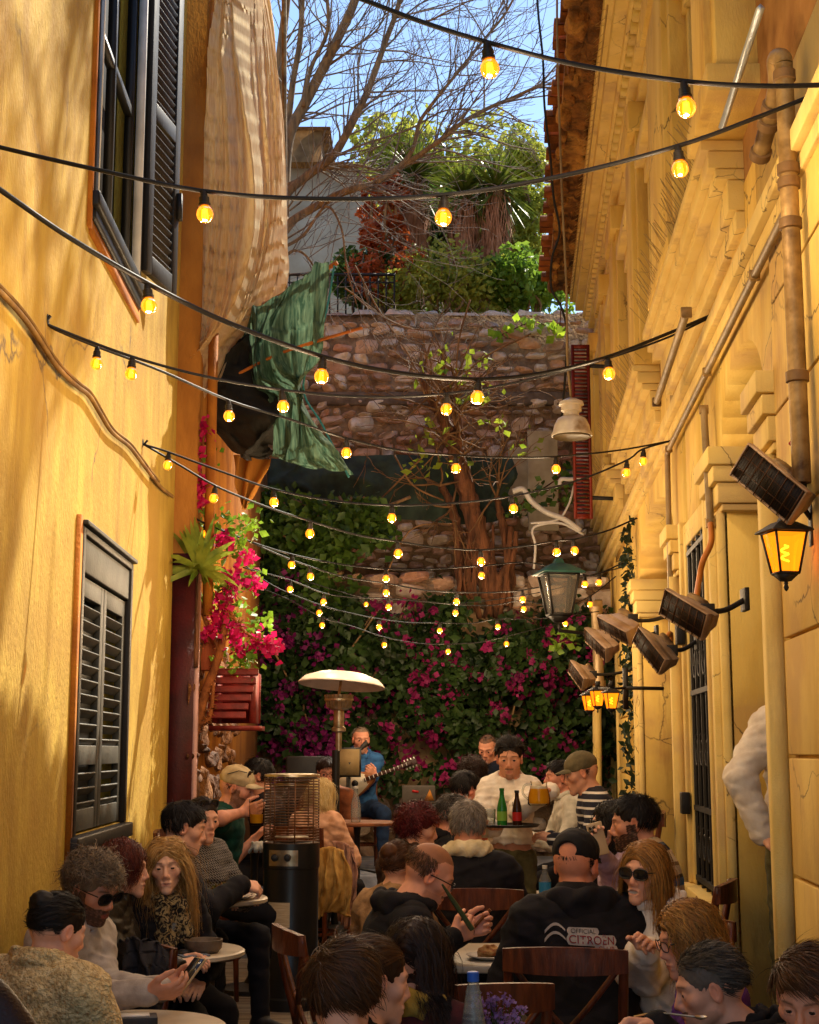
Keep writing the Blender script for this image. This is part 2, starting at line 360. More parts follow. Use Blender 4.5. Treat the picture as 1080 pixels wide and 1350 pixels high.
# ---- ground, deck, steps
b = MB(); b.grid([[(x, y, 0) for x in (-300, -6, -2, 2, 6, 300)] for y in (-200, 0, 8, 16, 60, 900)])
struct(fixn(b.build('ground', m_ground)))
b = MB()
for i in range(18):                            # boards run across the alley
    y = 7.55+i*.165; b.box((-.9+.02*(i % 3), y, .15), (1.36, .157, .30))
struct(b.build('deck', m_deck, bevel=.006))
b = MB()
b.box((.3, 11.73, .18), (5.6, 2.36, .36)); struct(b.build('step', m_step, bevel=.015))
b = MB(); b.box((.3, 14.1, .325), (5.6, 2.36, .65)); struct(b.build('stage_floor', m_step, bevel=.015))

# ---- left yellow building
YS, ZS = [1.5, 6.58, 7.92, 9.72], [0, 1.33, 2.64, 4.27, 6.5, 9.2]
lb = thing('yellow_building', 'sunlit yellow plastered building wall with two dark shuttered windows', 'building', (LWX(6), 6, 0))
b = MB(); D = -.16
for i in range(3):
    for j in range(5):
        Y0, Y1, z0, z1 = YS[i], YS[i+1], ZS[j], ZS[j+1]
        if i == 1 and j in (1, 3):
            for q in ([(Y0, 0, z0), (Y1, 0, z0), (Y1, D, z0), (Y0, D, z0)], [(Y0, 0, z1), (Y0, D, z1), (Y1, D, z1), (Y1, 0, z1)],
                      [(Y0, 0, z0), (Y0, D, z0), (Y0, D, z1), (Y0, 0, z1)], [(Y1, 0, z0), (Y1, 0, z1), (Y1, D, z1), (Y1, D, z0)]):
                b.add([LW(*p) for p in q], [(0, 1, 2, 3)])
            continue
        b.add([LW(Y0, 0, z0), LW(Y1, 0, z0), LW(Y1, 0, z1), LW(Y0, 0, z1)], [(0, 1, 2, 3)])
e = 9.72
b.add([LW(e, 0, 0), (-7, e, 0), (-7, e, 9.2), LW(e, 0, 9.2)], [(0, 1, 2, 3)])
b.add([LW(1.5, 0, 0), (-7, 1.5, 0), (-7, 1.5, 9.2), LW(1.5, 0, 9.2)], [(3, 2, 1, 0)])
b.add([LW(1.5, 0, 9.2), LW(e, 0, 9.2), (-7, e, 9.2), (-7, 1.5, 9.2)], [(0, 1, 2, 3)])
b.build('wall', m_lwall, lb, world=True)
def louvre(bm, P, e1, e2, nn, W, H, n, fr=.06, th=.035, mid=None, tilt=35):
    """louvred leaf: P corner, e1 across, e2 up, nn outward"""
    R = np.stack([e1, nn, e2], 1)
    def bx(x0, x1, z0, z1, t=th, y=0, Rx=None):
        bm.box(P+e1*(x0+x1)/2+e2*(z0+z1)/2+nn*y, (x1-x0, t, z1-z0), R if Rx is None else R@Rx)
    bx(0, fr, 0, H); bx(W-fr, W, 0, H); bx(fr, W-fr, 0, fr*1.3); bx(fr, W-fr, H-fr*1.2, H)
    spans = [(fr*1.3, H-fr*1.2)]
    if mid: bx(fr, W-fr, mid-fr*.6, mid+fr*.6); spans = [(fr*1.3, mid-fr*.6), (mid+fr*.6, H-fr*1.2)]
    tot = sum(b_-a_ for a_, b_ in spans)
    for a_, b_ in spans:
        k = max(2, int(round(n*(b_-a_)/tot))); s_ = (b_-a_)/k
        for i in range(k): bx(fr-.002, W-fr+.002, a_+i*s_+s_*.1, a_+i*s_+s_*.1+.010, t=.050, Rx=rot((1, 0, 0), tilt).T)
eY = nrm(LW(1, 0, 0)-LW(0, 0, 0)); eZ = V3(0, 0, 1); eO = V3(1, 0, 0)
# lower window: a pair of closed louvred shutters
wn = MB()
for a in ((6.54, 6.60, 1.33, 2.70), (7.90, 7.96, 1.33, 2.70), (6.60, 7.90, 2.665, 2.70)): wbox(wn, LW, a[0], a[1], -.02, .024, a[2], a[3])
wn.build('window_frame', m_shut, lb, world=True, bevel=.006)
wn = MB(); wbox(wn, LW, 6.50, 8.00, -.02, .055, 1.255, 1.328); wbox(wn, LW, 6.52, 7.98, -.02, .04, 1.20, 1.253); wn.build('window_sill', m_shut, lb, world=True, bevel=.008)
wn = MB(); wbox(wn, LW, 6.602, 7.898, -.04, .012, 2.50, 2.66); wbox(wn, LW, 6.53, 7.97, -.02, .045, 2.702, 2.725); wn.build('window_header', m_shutg, lb, world=True, bevel=.006)
wn = MB(); wbox(wn, LW, 6.478, 6.538, -.02, .02, 1.20, 2.74); wn.build('window_trim', m_lorange, lb, world=True)
for y0 in (6.61, 7.255):
    wn = MB(); louvre(wn, LW(y0, -.022, 1.34), eY, eZ, eO, .635, 1.15, 13, fr=.075, mid=.34, tilt=-48)
    s_ = wn.build('shutter', m_shutg, lb, world=True, bevel=.003)
wn = MB(); wbox(wn, LW, 6.6, 7.9, -.14, -.13, 1.34, 2.63); wn.build('dark_interior', m_black, lb, world=True)
# upper window: open, with one leaf standing out
wn = MB()
for a in ((6.52, 6.60, 4.27, 6.56), (7.86, 7.93, 4.27, 6.56), (6.60, 7.86, 6.48, 6.56)): wbox(wn, LW, a[0], a[1], -.03, .022, a[2], a[3])
wn.build('window_frame', m_black, lb, world=True, bevel=.006)
wn = MB(); wbox(wn, LW, 6.50, 7.98, -.03, .05, 4.19, 4.268); wbox(wn, LW, 6.52, 7.95, -.03, .03, 4.13, 4.188); wn.build('window_sill', m_black, lb, world=True, bevel=.012)
wn = MB(); wbox(wn, LW, 6.46, 6.518, -.02, .016, 4.08, 6.6); wbox(wn, LW, 6.518, 7.96, -.02, .014, 4.06, 4.128); wn.build('window_trim', m_lorange, lb, world=True)
wn = MB()
for a in ((6.64, 6.69), (7.20, 7.25), (7.78, 7.84)): wbox(wn, LW, a[0], a[1], -.075, -.03, 4.30, 6.5)
wbox(wn, LW, 6.64, 7.84, -.074, -.032, 4.27, 4.33); wbox(wn, LW, 6.64, 7.84, -.074, -.032, 5.2, 5.25)
wn.build('window_sash', m_black, lb, world=True)
wn = MB(); wbox(wn, LW, 6.6, 6.615, -.02, .024, 4.3, 6.5); wbox(wn, LW, 7.842, 7.858, -.02, .026, 4.3, 6.5); wbox(wn, LW, 6.62, 7.84, -.02, .01, 4.269, 4.28); wn.build('metal_edge', m_white, lb, world=True)
wn = MB(); wbox(wn, LW, 6.6, 7.9, -.15, -.14, 4.27, 6.5); wn.build('dark_interior', m_black, lb, world=True)
hn = LW(7.94, .03, 4.36); tip = LW(8.44, .135, 4.36); e1 = nrm(tip-hn); nn = nrm(np.cross(e1, eZ))
wn = MB(); louvre(wn, hn, e1, eZ, nn, np.linalg.norm(tip-hn), 2.13, 34, fr=.085, th=.04, mid=.98, tilt=-62)
s_ = wn.build('shutter', m_shut, lb, world=True, bevel=.004)
wn = MB(); wn.box(tip-e1*.02+eZ*.55+nn*.03, (.03, .05, .16))
s2 = wn.build('shutter_latch', m_iron, lb, world=True)
# thick cable slung across the left wall and its bracket
pts = [(-40, 350), (0, 385), (28, 415), (50, 445), (75, 483), (100, 508), (118, 522), (132, 545), (148, 570), (170, 588), (182, 603), (196, 622), (212, 642), (228, 655)]
def on_lw(px, py, o=.02):
    d = ray(px, py); a, bb = -1.30+o, -.028; t = a/(d[0]-bb*d[1]); return CAM+d*t
def on_rw(px, py, o=.02):
    d = ray(px, py); a, bb = 1.0-o, .072; t = a/(d[0]-bb*d[1]); return CAM+d*t
P = spline([on_lw(x, y, .025) for x, y in pts], 5); b = MB(); b.tube(P, .011, 7); b.tube(P[:-6]+V3(.006, 0, .017), .007, 6)
tag(b.build('wall_cable', M('ochre_cable', '#96702c', c2='#6e4e1c', bump=.2), smooth=60), 'thick ochre cable snaking down the left yellow wall', 'cable')
# ---- second left building
b2 = thing('tan_building', 'tan plastered building behind the yellow one with a maroon ground floor', 'building', (-1.42, 9.8, 0))
b = MB(); b.hexa([(-6.9, 9.79, 0), (-1.44, 9.79, 0), (-1.50, 15.3, 0), (-6.9, 15.3, 0), (-6.9, 9.79, 9), (-1.44, 9.79, 9), (-1.50, 15.3, 9), (-6.9, 15.3, 9)]); b.build('wall', m_tan, b2, world=True)
b = MB(); b.box((-1.53, 9.765, 1.5), (.22, .045, 3.0)); b.build('maroon_panel', m_maroon, b2, world=True)
b = MB(); b.box((-1.408, 9.79, 1.48), (.03, .06, 2.9)); b.build('pale_post', M('pale_pink_paint', '#d9a99c', rough=.6), b2, world=True)
b = MB(); b.tube([(-1.36, 9.9, 2.6), (-1.36, 9.9, 4.6)], .035, 8); b.build('timber_post', m_lorange, b2, world=True)
def rubble(b, fn, u0, u1, v0, v1, smin=.13, smax=.34, depth=.06, hmin=.09, hmax=.22):
    v = v0
    while v < v1:
        h = random.uniform(hmin, hmax); u = u0-random.uniform(0, .2)
        while u < u1:
            w_ = random.uniform(smin, smax)*(.6+h/hmax*.7); g = np.linspace(-1, 1, 8); U, W = np.meshgrid(g, g, indexing='ij')
            hh = h*random.choice((.55, .8, .95, 1.1, 1.35))*random.uniform(.85, 1.05); px_ = random.uniform(3.5, 9); sq = .16
            prof = np.clip(1-np.abs(U)**px_, 0, 1)**.5*np.clip(1-np.abs(W)**px_, 0, 1)**.5
            cu = u+w_/2+U*w_*.49*np.sqrt(1-sq*W**2*2)+random.uniform(-.12, .12)*W*w_; cv = v+h/2+random.uniform(-.3, .3)*h+W*hh*.49*np.sqrt(1-sq*U**2*2)+random.uniform(-.16, .16)*U*hh
            r = np.random.default_rng(random.randrange(1 << 30)); ph = r.uniform(0, 6, 4)
            nz = .25*np.sin(U*2.3+ph[0]+W*1.7)+.18*np.sin(W*3.1+ph[1]-U*2.2)+.1*np.sin(U*6+ph[2])*np.sin(W*5+ph[3])
            dd = depth*prof*(random.uniform(.45, 1.1)+nz)-.012
            b.grid(fn(cu, cv, dd)); u += w_*1.0+random.uniform(0, .025)
        v += h
b = MB(); rubble(b, lambda u, v, d: np.stack([-1.44-.011*(u-9.79)+d, u, v], -1), 9.85, 12.4, .1, 2.3, depth=.05, hmin=.14, hmax=.3)
b.build('rubble_facing', M('tan_rubble', '#c9a878', c2='#8a6a48', scale=12, bump=.9, bscale=40, bdist=.02, island=['#8a6a4c', '#a8845c', '#6a4e38', '#b8946a']), b2, world=True, smooth=50)
# ---- stone walls at the end of the alley
sw = thing('lower_stone_wall', 'low rubble wall under the flowering creeper at the end of the alley', 'wall', (0, 15.5, .65))
b = MB(); b.hexa([(-3, 15.4, 0), (3.2, 15.4, 0), (3.2, 17.3, 0), (-3, 17.3, 0), (-3, 15.45, 3.5), (3.2, 15.45, 3.5), (3.2, 17.3, 3.7), (-3, 17.3, 3.7)]); b.build('mortar_bed', m_mortar, sw, world=True)
b = MB(); rubble(b, lambda u, v, d: np.stack([u, 15.40-d+.015*v, v], -1), -2.0, 2.4, .65, 3.5, smin=.12, smax=.36, hmin=.09, hmax=.22, depth=.1); b.build('rubble_stone', m_stone, sw, world=True, smooth=50)
b = MB(); rr = np.random.default_rng(3)
m_patch = M('peeling_render', '#ab8e66', c2='#866a48', scale=6, bump=.6, bscale=30)
def blob(b, fn, cu, cv, ru, rv, n=26, th=.03, seed=0):
    r = np.random.default_rng(seed); a = np.linspace(0, 2*math.pi, n, endpoint=False)
    k = 1+.16*np.sin(2*a+r.uniform(0, 6))+.13*np.sin(3*a+r.uniform(0, 6))+.1*np.sin(5*a+r.uniform(0, 6))+.06*np.sin(9*a+r.uniform(0, 6))
    rings = [fn(cu+ru*k*np.cos(a)*s_, cv+rv*k*np.sin(a)*s_, np.full(n, d)) for s_, d in ((1, -.02), (1, th), (.9, th+.006), (.0001, th+.008))]
    V = np.concatenate(rings); F = []
    for q in range(3):
        for i in range(n): F.append((q*n+i, q*n+(i+1) % n, (q+1)*n+(i+1) % n, (q+1)*n+i))
    b.add(V, F)
fb = lambda u, v, d: np.stack([u, 15.31-d, v], -1)
for i, (px, py, rx, ry) in enumerate([(545, 1000, 45, 45), (470, 850, 22, 45), (530, 960, 26, 60), (672, 955, 22, 40), (630, 838, 40, 26), (350, 1000, 30, 70), (440, 955, 26, 50), (725, 965, 26, 45), (590, 1010, 40, 40)]):
    c = at(px, py, 15.31); blob(b, fb, c[0], c[2], rx/126, ry/126, seed=i, th=.01)
b.build('render_patch', m_patch, sw, world=True, smooth=40)
uw = thing('upper_stone_wall', 'tall retaining wall of rough pinkish rubble stones below the garden', 'wall', (0, 17.1, 3.6))
b = MB(); b.box((.2, 17.65, 5.25), (6.6, 1.0, 3.3)); b.build('mortar_bed', m_mortar, uw, world=True)
b = MB(); fu = lambda u, v, d: np.stack([u, 17.15-d, v], -1)
rubble(b, fu, -2.4, 3.0, 3.55, 5.72, smin=.09, smax=.28, hmin=.07, hmax=.17, depth=.09); rubble(b, fu, -2.4, 3.0, 5.95, 6.78, smin=.09, smax=.25, hmin=.07, hmax=.15, depth=.08)
b.build('rubble_stone', m_stone, uw, world=True, smooth=50)
b = MB(); rubble(b, lambda u, v, d: np.stack([u, 17.1+v, 6.88+d], -1), -2.4, 3.0, 0, .5, smin=.2, smax=.4, depth=.07); b.build('coping_stone', m_stone, uw, world=True, smooth=50)
b = MB(); b.box((.2, 17.13, 5.84), (6.6, .09, .16)); b.build('mortar_band', M('grey_render', '#77695c', c2='#574a40', bump=.8, bscale=30, scale=9), uw, world=True, bevel=.02)
# ---- garden terrace, house, hill
b = MB(); g = [[(x, y, 6.84+(y-17.3)*.06+.1*math.sin(x*1.3+y)) for x in np.linspace(-22, 22, 23)] for y in np.linspace(17.3, 60, 16)]; b.grid(g)
struct(fixn(b.build('garden_terrace', M('dry_soil', '#6c5a34', c2='#4c4a20', scale=3, bump=.5, bscale=9))))
b = MB(); g = []
for y in np.linspace(70, 420, 26):
    g.append([(x, y, 6+max(0, (y-70))*.30*(1-.25*math.sin(x*.013+1)) + 5*math.sin(x*.05+y*.03)+3*math.sin(x*.11-y*.07)) for x in np.linspace(-260, 260, 60)])
b.grid(g); struct(fixn(b.build('hill', M('hillside_scrub', '#8d8a5a', c2='#5a6238', scale=.09, bump=.8, bscale=.5, bdist=3), smooth=180)))
hs = thing('pale_house', 'pale hillside house with a brown tiled roof behind the garden', 'house', (-.6, 34, 7.8))
x0, x1 = at(330, 240, 34)[0], at(690, 240, 34)[0]; zt = at(500, 222, 34)[2]; zr = at(500, 183, 34)[2]
b = MB(); b.hexa([(x0, 34, 6), (x1, 34, 6), (x1, 41, 6), (x0, 41, 6), (x0, 34, zt), (x1, 34, zt), (x1, 41, zt), (x0, 41, zt)]); b.build('wall', M('pale_wash', '#b09c86', c2='#968068', scale=1.5, bump=.2), hs, world=True)
b = MB(); b.hexa([(x0-.3, 33.6, zt), (x1+.3, 33.6, zt), (x1+.3, 41.4, zt), (x0-.3, 41.4, zt), (x0+1.2, 36, zr), (x1-1.2, 36, zr), (x1-1.2, 39, zr), (x0+1.2, 39, zr)]); b.build('roof', M('old_roof_tiles', '#9a6a3a', c2='#6c4722', scale=4, stretch=(6, 1, 1), bump=.6, bscale=12), hs, world=True)
for px in (590, 640):
    c = at(px, 300, 33.98); b = MB(); b.box((c[0], 33.97, c[2]), (.62, .08, 1.2)); b.build('window', m_shutg, hs, world=True)
t2 = thing('brown_house', 'small brown stone house with a chimney at the top left of the garden', 'house', (-3.2, 40, 8))
x0, x1 = at(340, 150, 44)[0], at(424, 150, 44)[0]; zt = at(400, 172, 44)[2]; zr = at(400, 146, 44)[2]
b = MB(); b.hexa([(x0, 44, 6), (x1, 44, 6), (x1, 49, 6), (x0, 49, 6), (x0, 44, zt), (x1, 44, zt), (x1, 49, zt), (x0, 49, zt)]); b.build('wall', M('brown_masonry', '#8e6a44', c2='#6a4a2c', scale=3, bump=.5, bscale=9), t2, world=True)
b = MB(); b.hexa([(x0-.3, 43.7, zt), (x1+.3, 43.7, zt), (x1+.3, 49.3, zt), (x0-.3, 49.3, zt), (x0, 46, zr), (x1-.6, 46, zr), (x1-.6, 47, zr), (x0, 47, zr)]); b.build('roof', M('dull_roof_tiles', '#8a6238', c2='#5c3f20', scale=5, bump=.5, bscale=14), t2, world=True)
# iron railing on the stone wall
rl = thing('iron_railing', 'black iron garden railing on top of the tall stone wall', 'railing', at(400, 400, 17.3))
c0, c1 = at(350, 362, 17.3), at(520, 362, 17.3); zb = 6.9; zt_ = c0[2]
b = MB(); b.tube([(c0[0], 17.3, zt_), (c1[0], 17.3, zt_)], .018, 6); b.tube([(c0[0], 17.3, zt_-.1), (c1[0], 17.3, zt_-.1)], .01, 6); b.build('rail', m_iron, rl, world=True)
b = MB()
for x in np.linspace(c0[0], c1[0], 17): b.tube([(x, 17.3, zb), (x, 17.3, zt_+.02)], .011, 5)
b.build('bars', m_iron, rl, world=True)
# ---- right-hand stucco building
rb = thing('stucco_building', 'old cream stucco building with arched doorways, cornices and pilasters along the right', 'building', (RWX(8), 8, 0))
A1 = (5.72, 6.92, 3.12); A2 = (9.15, 11.75, 3.05); W1 = (7.52, 8.40, .97, 2.86); WN = (14.5, 15.2, .9, 2.75); IV = (12.05, 12.75, 3.1)
TH = -.5; ZT = 6.75
def arch_fill(b, Y0, Y1, zs, top, rise=None, n=14):
    """wall piece above an arched opening, from the springing up to top"""
    c, r = (Y0+Y1)/2, (Y1-Y0)/2; rise = rise or r
    for i in range(n):
        a0, a1 = math.pi*i/n, math.pi*(i+1)/n
        ya, za, yb, zb = c-r*math.cos(a0), zs+rise*math.sin(a0), c-r*math.cos(a1), zs+rise*math.sin(a1)
        q = lambda o: [RW(ya, o, za), RW(yb, o, zb), RW(yb, o, top), RW(ya, o, top)]
        p = q(TH)+q(0); b.add(p, [(3, 2, 1, 0), (4, 5, 6, 7), (0, 1, 5, 4)])
b = MB(); segs = [(1.2, A1[0]), (A1[1], W1[0]), (W1[1], A2[0]), (A2[1], IV[0]), (IV[1], WN[0]), (WN[1], 17.3)]
for y0, y1 in segs: wbox(b, RW, y0, y1, TH, 0, 0, 4.1)
wbox(b, RW, W1[0], W1[1], TH, 0, 0, W1[2]); wbox(b, RW, W1[0], W1[1], TH, 0, W1[3], 4.1)
wbox(b, RW, WN[0], WN[1], TH, 0, 0, WN[2]); wbox(b, RW, WN[0], WN[1], TH, 0, WN[3], 4.1); wbox(b, RW, IV[0], IV[1], TH, 0, IV[2], 4.1)
arch_fill(b, *A1, 4.1, rise=.34); arch_fill(b, *A2, 4.1, rise=.4)

fixn(b.build('wall', m_cream, rb, world=True))
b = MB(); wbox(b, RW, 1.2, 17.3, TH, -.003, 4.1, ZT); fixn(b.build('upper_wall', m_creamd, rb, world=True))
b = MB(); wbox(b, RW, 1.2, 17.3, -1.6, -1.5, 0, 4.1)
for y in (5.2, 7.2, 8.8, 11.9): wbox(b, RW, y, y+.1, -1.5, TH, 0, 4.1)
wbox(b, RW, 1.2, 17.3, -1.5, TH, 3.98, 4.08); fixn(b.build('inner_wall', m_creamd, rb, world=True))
b = MB(); b.hexa([RW(1.2, TH, 6.78), (9, 1.2, 6.78), (9, 17.3, 6.78), RW(17.3, TH, 6.78), RW(1.2, TH, 7.0), (9, 1.2, 8.6), (9, 17.3, 8.6), RW(17.3, TH, 7.0)]); fixn(b.build('roof_slope', m_rough, rb, world=True))
# frames round the openings
def frame(b, Y0, Y1, z0, z1, w_=.14, o=.045, sill=False):
    wbox(b, RW, Y0-w_, Y0, -.02, o, z0, z1+w_); wbox(b, RW, Y1, Y1+w_, -.02, o, z0, z1+w_); wbox(b, RW, Y0+.002, Y1-.002, -.02, o-.004, z1, z1+w_)
    wbox(b, RW, Y0-w_-.03, Y0-.6*w_, -.02, o+.02, z0, z1+w_*1.2); wbox(b, RW, Y1+.6*w_, Y1+w_+.03, -.02, o+.02, z0, z1+w_*1.2)
    if sill: wbox(b, RW, Y0-w_-.05, Y1+w_+.05, -.02, o+.06, z0-.1, z0-.002)
b = MB(); frame(b, W1[0], W1[1], W1[2], W1[3], .13, .022, True); fixn(b.build('window_frame', m_trim, rb, world=True, bevel=.008))
b = MB(); frame(b, WN[0], WN[1], WN[2], WN[3], .16, .02, True); fixn(b.build('window_frame', m_trim, rb, world=True, bevel=.008))
for Y0, Y1, zs, rise in ((*A1, .09), (*A2, .12)):
    for s_ in (0, 1):
        b = MB()
        for w0, w1, o in ((.0, .1, .035), (.1, .2, .06)):
            y0, y1 = (Y0-w1, Y0-w0) if s_ == 0 else (Y1+w0, Y1+w1)
            wbox(b, RW, y0, y1, -.01, o, 0, zs-.3)
        fixn(b.build('jamb_moulding', m_trim, rb, world=True))
for y0, y1 in ((A1[0]-.26, A1[0]+.05), (A1[1]-.05, W1[0]-.17), (A2[0]-.3, A2[0]+.05), (A2[1]-.05, A2[1]+.26)):
    zs = A1[2] if y0 < 8 else A2[2]; b = MB()
    for z0, z1, k in ((-.30, -.27, .02), (-.266, -.17, .04), (-.166, -.09, .062), (-.086, 0, .085)):
        wbox(b, RW, y0-k*.6, y1+k*.3, TH*.96, k, zs+z0, zs+z1)
    fixn(b.build('capital', m_trim, rb, world=True, bevel=.005))
# string cornice in bays, pilasters of the upper floor, dentils and eave
for y0, y1 in ((6.0, 9.0), (9.75, 12.6), (13.3, 16.4)):
    b = MB()
    for z0, z1, o in ((3.90, 3.98, .04), (3.984, 4.12, .07), (4.124, 4.17, .12), (4.174, 4.25, .15), (4.254, 4.30, .18)): wbox(b, RW, y0+.02*(1-o), y1, -.02, o, z0, z1)
    fixn(b.build('cornice', m_trim, rb, world=True, bevel=.005))
b = MB()
wbox(b, RW, 1.5, 17.2, -.02, .04, 3.60, 3.66); wbox(b, RW, 1.5, 17.2, -.02, .07, 3.664, 3.74); fixn(b.build('string_course', m_trim, rb, world=True, bevel=.005))
for y0, y1, o in ((5.58, 6.2, .165), (7.4, 8.5, .14), (9.8, 10.5, .12), (11.8, 12.5, .12), (13.6, 14.3, .12), (15.6, 16.4, .12)):
    b = MB(); wbox(b, RW, y0, y1, -.02, o, 4.302, 6.2); wbox(b, RW, y0+.12, y1-.12, -.02, o+.03, 4.45, 5.95)
    wbox(b, RW, y0-.05, y1+.05, -.02, o+.05, 6.0, 6.2); wbox(b, RW, y0-.04, y1+.04, -.02, o+.045, 4.303, 4.42)
    fixn(b.build('pilaster', m_cream, rb, world=True, bevel=.005))
for y0, y1 in ((6.4, 7.3), (8.75, 9.65), (10.75, 11.6), (12.75, 13.45), (14.5, 15.4)):
    b = MB(); wbox(b, RW, y0-.1, y0, -.02, .05, 4.302, 5.6); wbox(b, RW, y1, y1+.1, -.02, .05, 4.302, 5.6); wbox(b, RW, y0-.12, y1+.12, -.02, .07, 5.6, 5.72); wbox(b, RW, y0-.16, y1+.16, -.02, .13, 5.724, 5.82)
    fixn(b.build('upper_window_frame', m_trim, rb, world=True, bevel=.005))
m_bsh = M('brown_shutter', '#6a4424', c2='#4c2e16', scale=9, stretch=(1, 1, 6), rough=.6)
for y0, y1 in ((6.4, 7.3), (8.75, 9.65), (10.75, 11.6), (12.75, 13.45), (14.5, 15.4)):
    b = MB(); wbox(b, RW, y0+.002, y1-.002, -.02, .012, 4.34, 5.598); fixn(b.build('upper_window', m_bsh, rb, world=True))
b = MB()
for z0, z1, o in ((6.2, 6.3, .10), (6.304, 6.36, .16), (6.42, 6.5, .22), (6.504, 6.6, .3), (6.604, 6.7, .36)): wbox(b, RW, 1.5, 15.75, -.02, o, z0, z1)
fixn(b.build('entablature', m_trim, rb, world=True, bevel=.005))
b = MB()
for y in np.arange(5.0, 15.7, .16): wbox(b, RW, y, y+.085, -.02, .2, 6.362, 6.418)
fixn(b.build('dentil_row', m_trim, rb, world=True))
b = MB(); wbox(b, RW, 7.0, 15.75, -.1, .58, 6.74, 6.86); fixn(b.build('eave_slab', m_rough, rb, world=True))
b = MB(); rubble(b, lambda u, v, d: np.stack([RWX(u)-v, u, 6.74-d], -1), 7.0, 15.6, .3, .6, smin=.1, smax=.4, hmin=.08, hmax=.2, depth=.06); b.build('eave_stone', m_rough, rb, world=True, smooth=60)
b = MB()
for i, y in enumerate(np.arange(7.0, 15.8, .19)):
    q = random.uniform(-.05, .05); a = np.linspace(0, math.pi, 7); zc = 6.87+random.uniform(-.01, .02)
    ring = lambda o, k: np.stack([RWX(y)-o+0*a, y+k*np.cos(a), zc+k*np.sin(a)], 1)
    b.grid([ring(.66+q, .085), ring(.0, .095)]); b.grid([ring(.66+q, .085), ring(.66+q, .065)]); b.grid([ring(.66+q, .065), ring(0, .075)])
b.build('roof_tiles', M('roof_tile', '#9c5a28', c2='#5a3314', scale=6, bump=.5), rb, world=True)
# rusticated blocks beside the first arch
b = MB()
for i, z in enumerate(np.arange(0, 3.5, .42)):
    for y0, y1 in ((3.0, 4.1), (4.11, 5.38)): wbox(b, RW, y0+.004, y1, -.02, .022, z+.006, z+.414)
fixn(b.build('rusticated_block', m_cream, rb, world=True, bevel=.005))
for y0, y1, z0, z1 in ((12.85, 14.25, 0, 3.4), (15.5, 16.9, 0, 3.4)):
    b = MB()
    for i, z in enumerate(np.arange(z0, z1, .5)): wbox(b, RW, y0+.004, y1, -.02, .022, z+.006, z+.494)
    fixn(b.build('rusticated_block', m_cream, rb, world=True, bevel=.005))
# iron grille over dark glass in the tall window
b = MB(); wbox(b, RW, W1[0]+.004, W1[1]-.004, -.06, -.03, W1[2]+.004, W1[3]-.004); fixn(b.build('window_pane', M('dark_glass', (.02, .017, .014), rough=.15, spec=.6, bump=0), rb, world=True))
b = MB(); wi = W1
for y in np.linspace(wi[0]+.03, wi[1]-.03, 5): b.tube([RW(y, .0, wi[2]), RW(y, .0, wi[3])], .014, 6)
for z in (wi[2]+.04, wi[2]+.42, wi[2]+1.05, wi[2]+1.5, wi[3]-.05): wbox(b, RW, wi[0]+.005, wi[1]-.005, -.012, .016, z-.014, z+.014)
for y in np.linspace(wi[0]+.03, wi[1]-.03, 5)[:-1]:
    for z0 in (wi[2]+.12, wi[2]+.62, wi[2]+1.1):
        t = np.linspace(0, 4.2, 16); dy = (wi[1]-wi[0]-.06)/4
        for sg in (1, -1): b.tube([RW(y+dy/2+sg*(.02+.018*k)*math.cos(k)*1.0, .0, z0+.10+sg*(.03+.02*k)*math.sin(k)) for k in t], .007, 5)
fixn(b.build('iron_grille', m_iron, rb, world=True, smooth=40))
for z in (1.35, 2.3):
    b = MB(); wbox(b, RW, 8.42, 8.52, .03, .08, z, z+.12); fixn(b.build('hinge', m_iron, rb, world=True, bevel=.006))
b = MB(); wbox(b, RW, WN[0]+.004, WN[1]-.004, -.05, -.02, WN[2]+.004, WN[3]-.004); fixn(b.build('window_pane', m_black, rb, world=True))
# metal strip on the upper wall
P0, P1 = on_rw(1003, 10, .2), on_rw(952, 168, .2); b = MB(); b.tube([P0, P1], .014, 4)
tag(b.build('metal_strip', M('bright_metal', '#c8d2dc', rough=.3, metal=.6)), 'bright metal strip slanting across the upper right wall', 'metal strip')
# bird spikes on the cornices
m_spike = M('spike_wire', '#b89a60', rough=.4, metal=.3)
for i, (y0, y1, lab) in enumerate(((6.05, 8.9, 'nearest row of thin bird spikes on the cornice below the metal strip'), (9.8, 12.5, 'row of thin bird spikes on the second cornice, beyond the grey slanting conduit'), (13.35, 16.3, 'farthest row of bird spikes on the last cornice, above the red shutter'))):
    b = MB()
    for y in np.arange(y0, y1, .045):
        for o, k in ((.05, -.10), (.10, .02), (.15, .13)):
            p = RW(y, o, 4.303); b.tube([p, p+V3(-k*.8+random.uniform(-.03, .03), random.uniform(-.06, .06), random.uniform(.13, .19))], .0022, 3, cap=False)
    tag(b.build('bird_spikes', m_spike), lab, 'bird spikes', 'bird spikes on the cornices')
b = MB()
for y in np.arange(9.2, 15.6, .11):
    p = RW(y, .34, 6.60); b.tube([p, p+V3(-.07, random.uniform(-.03, .03), -.02-.04*random.random())], .0022, 3, cap=False)
b.tube([RW(y, .34, 6.602) for y in (9.15, 12, 15.65)], .006, 4)
tag(b.build('bird_spikes', m_spike), 'fine bird spikes along the dentil cornice under the ruined eave', 'bird spikes', 'bird spikes on the cornices')
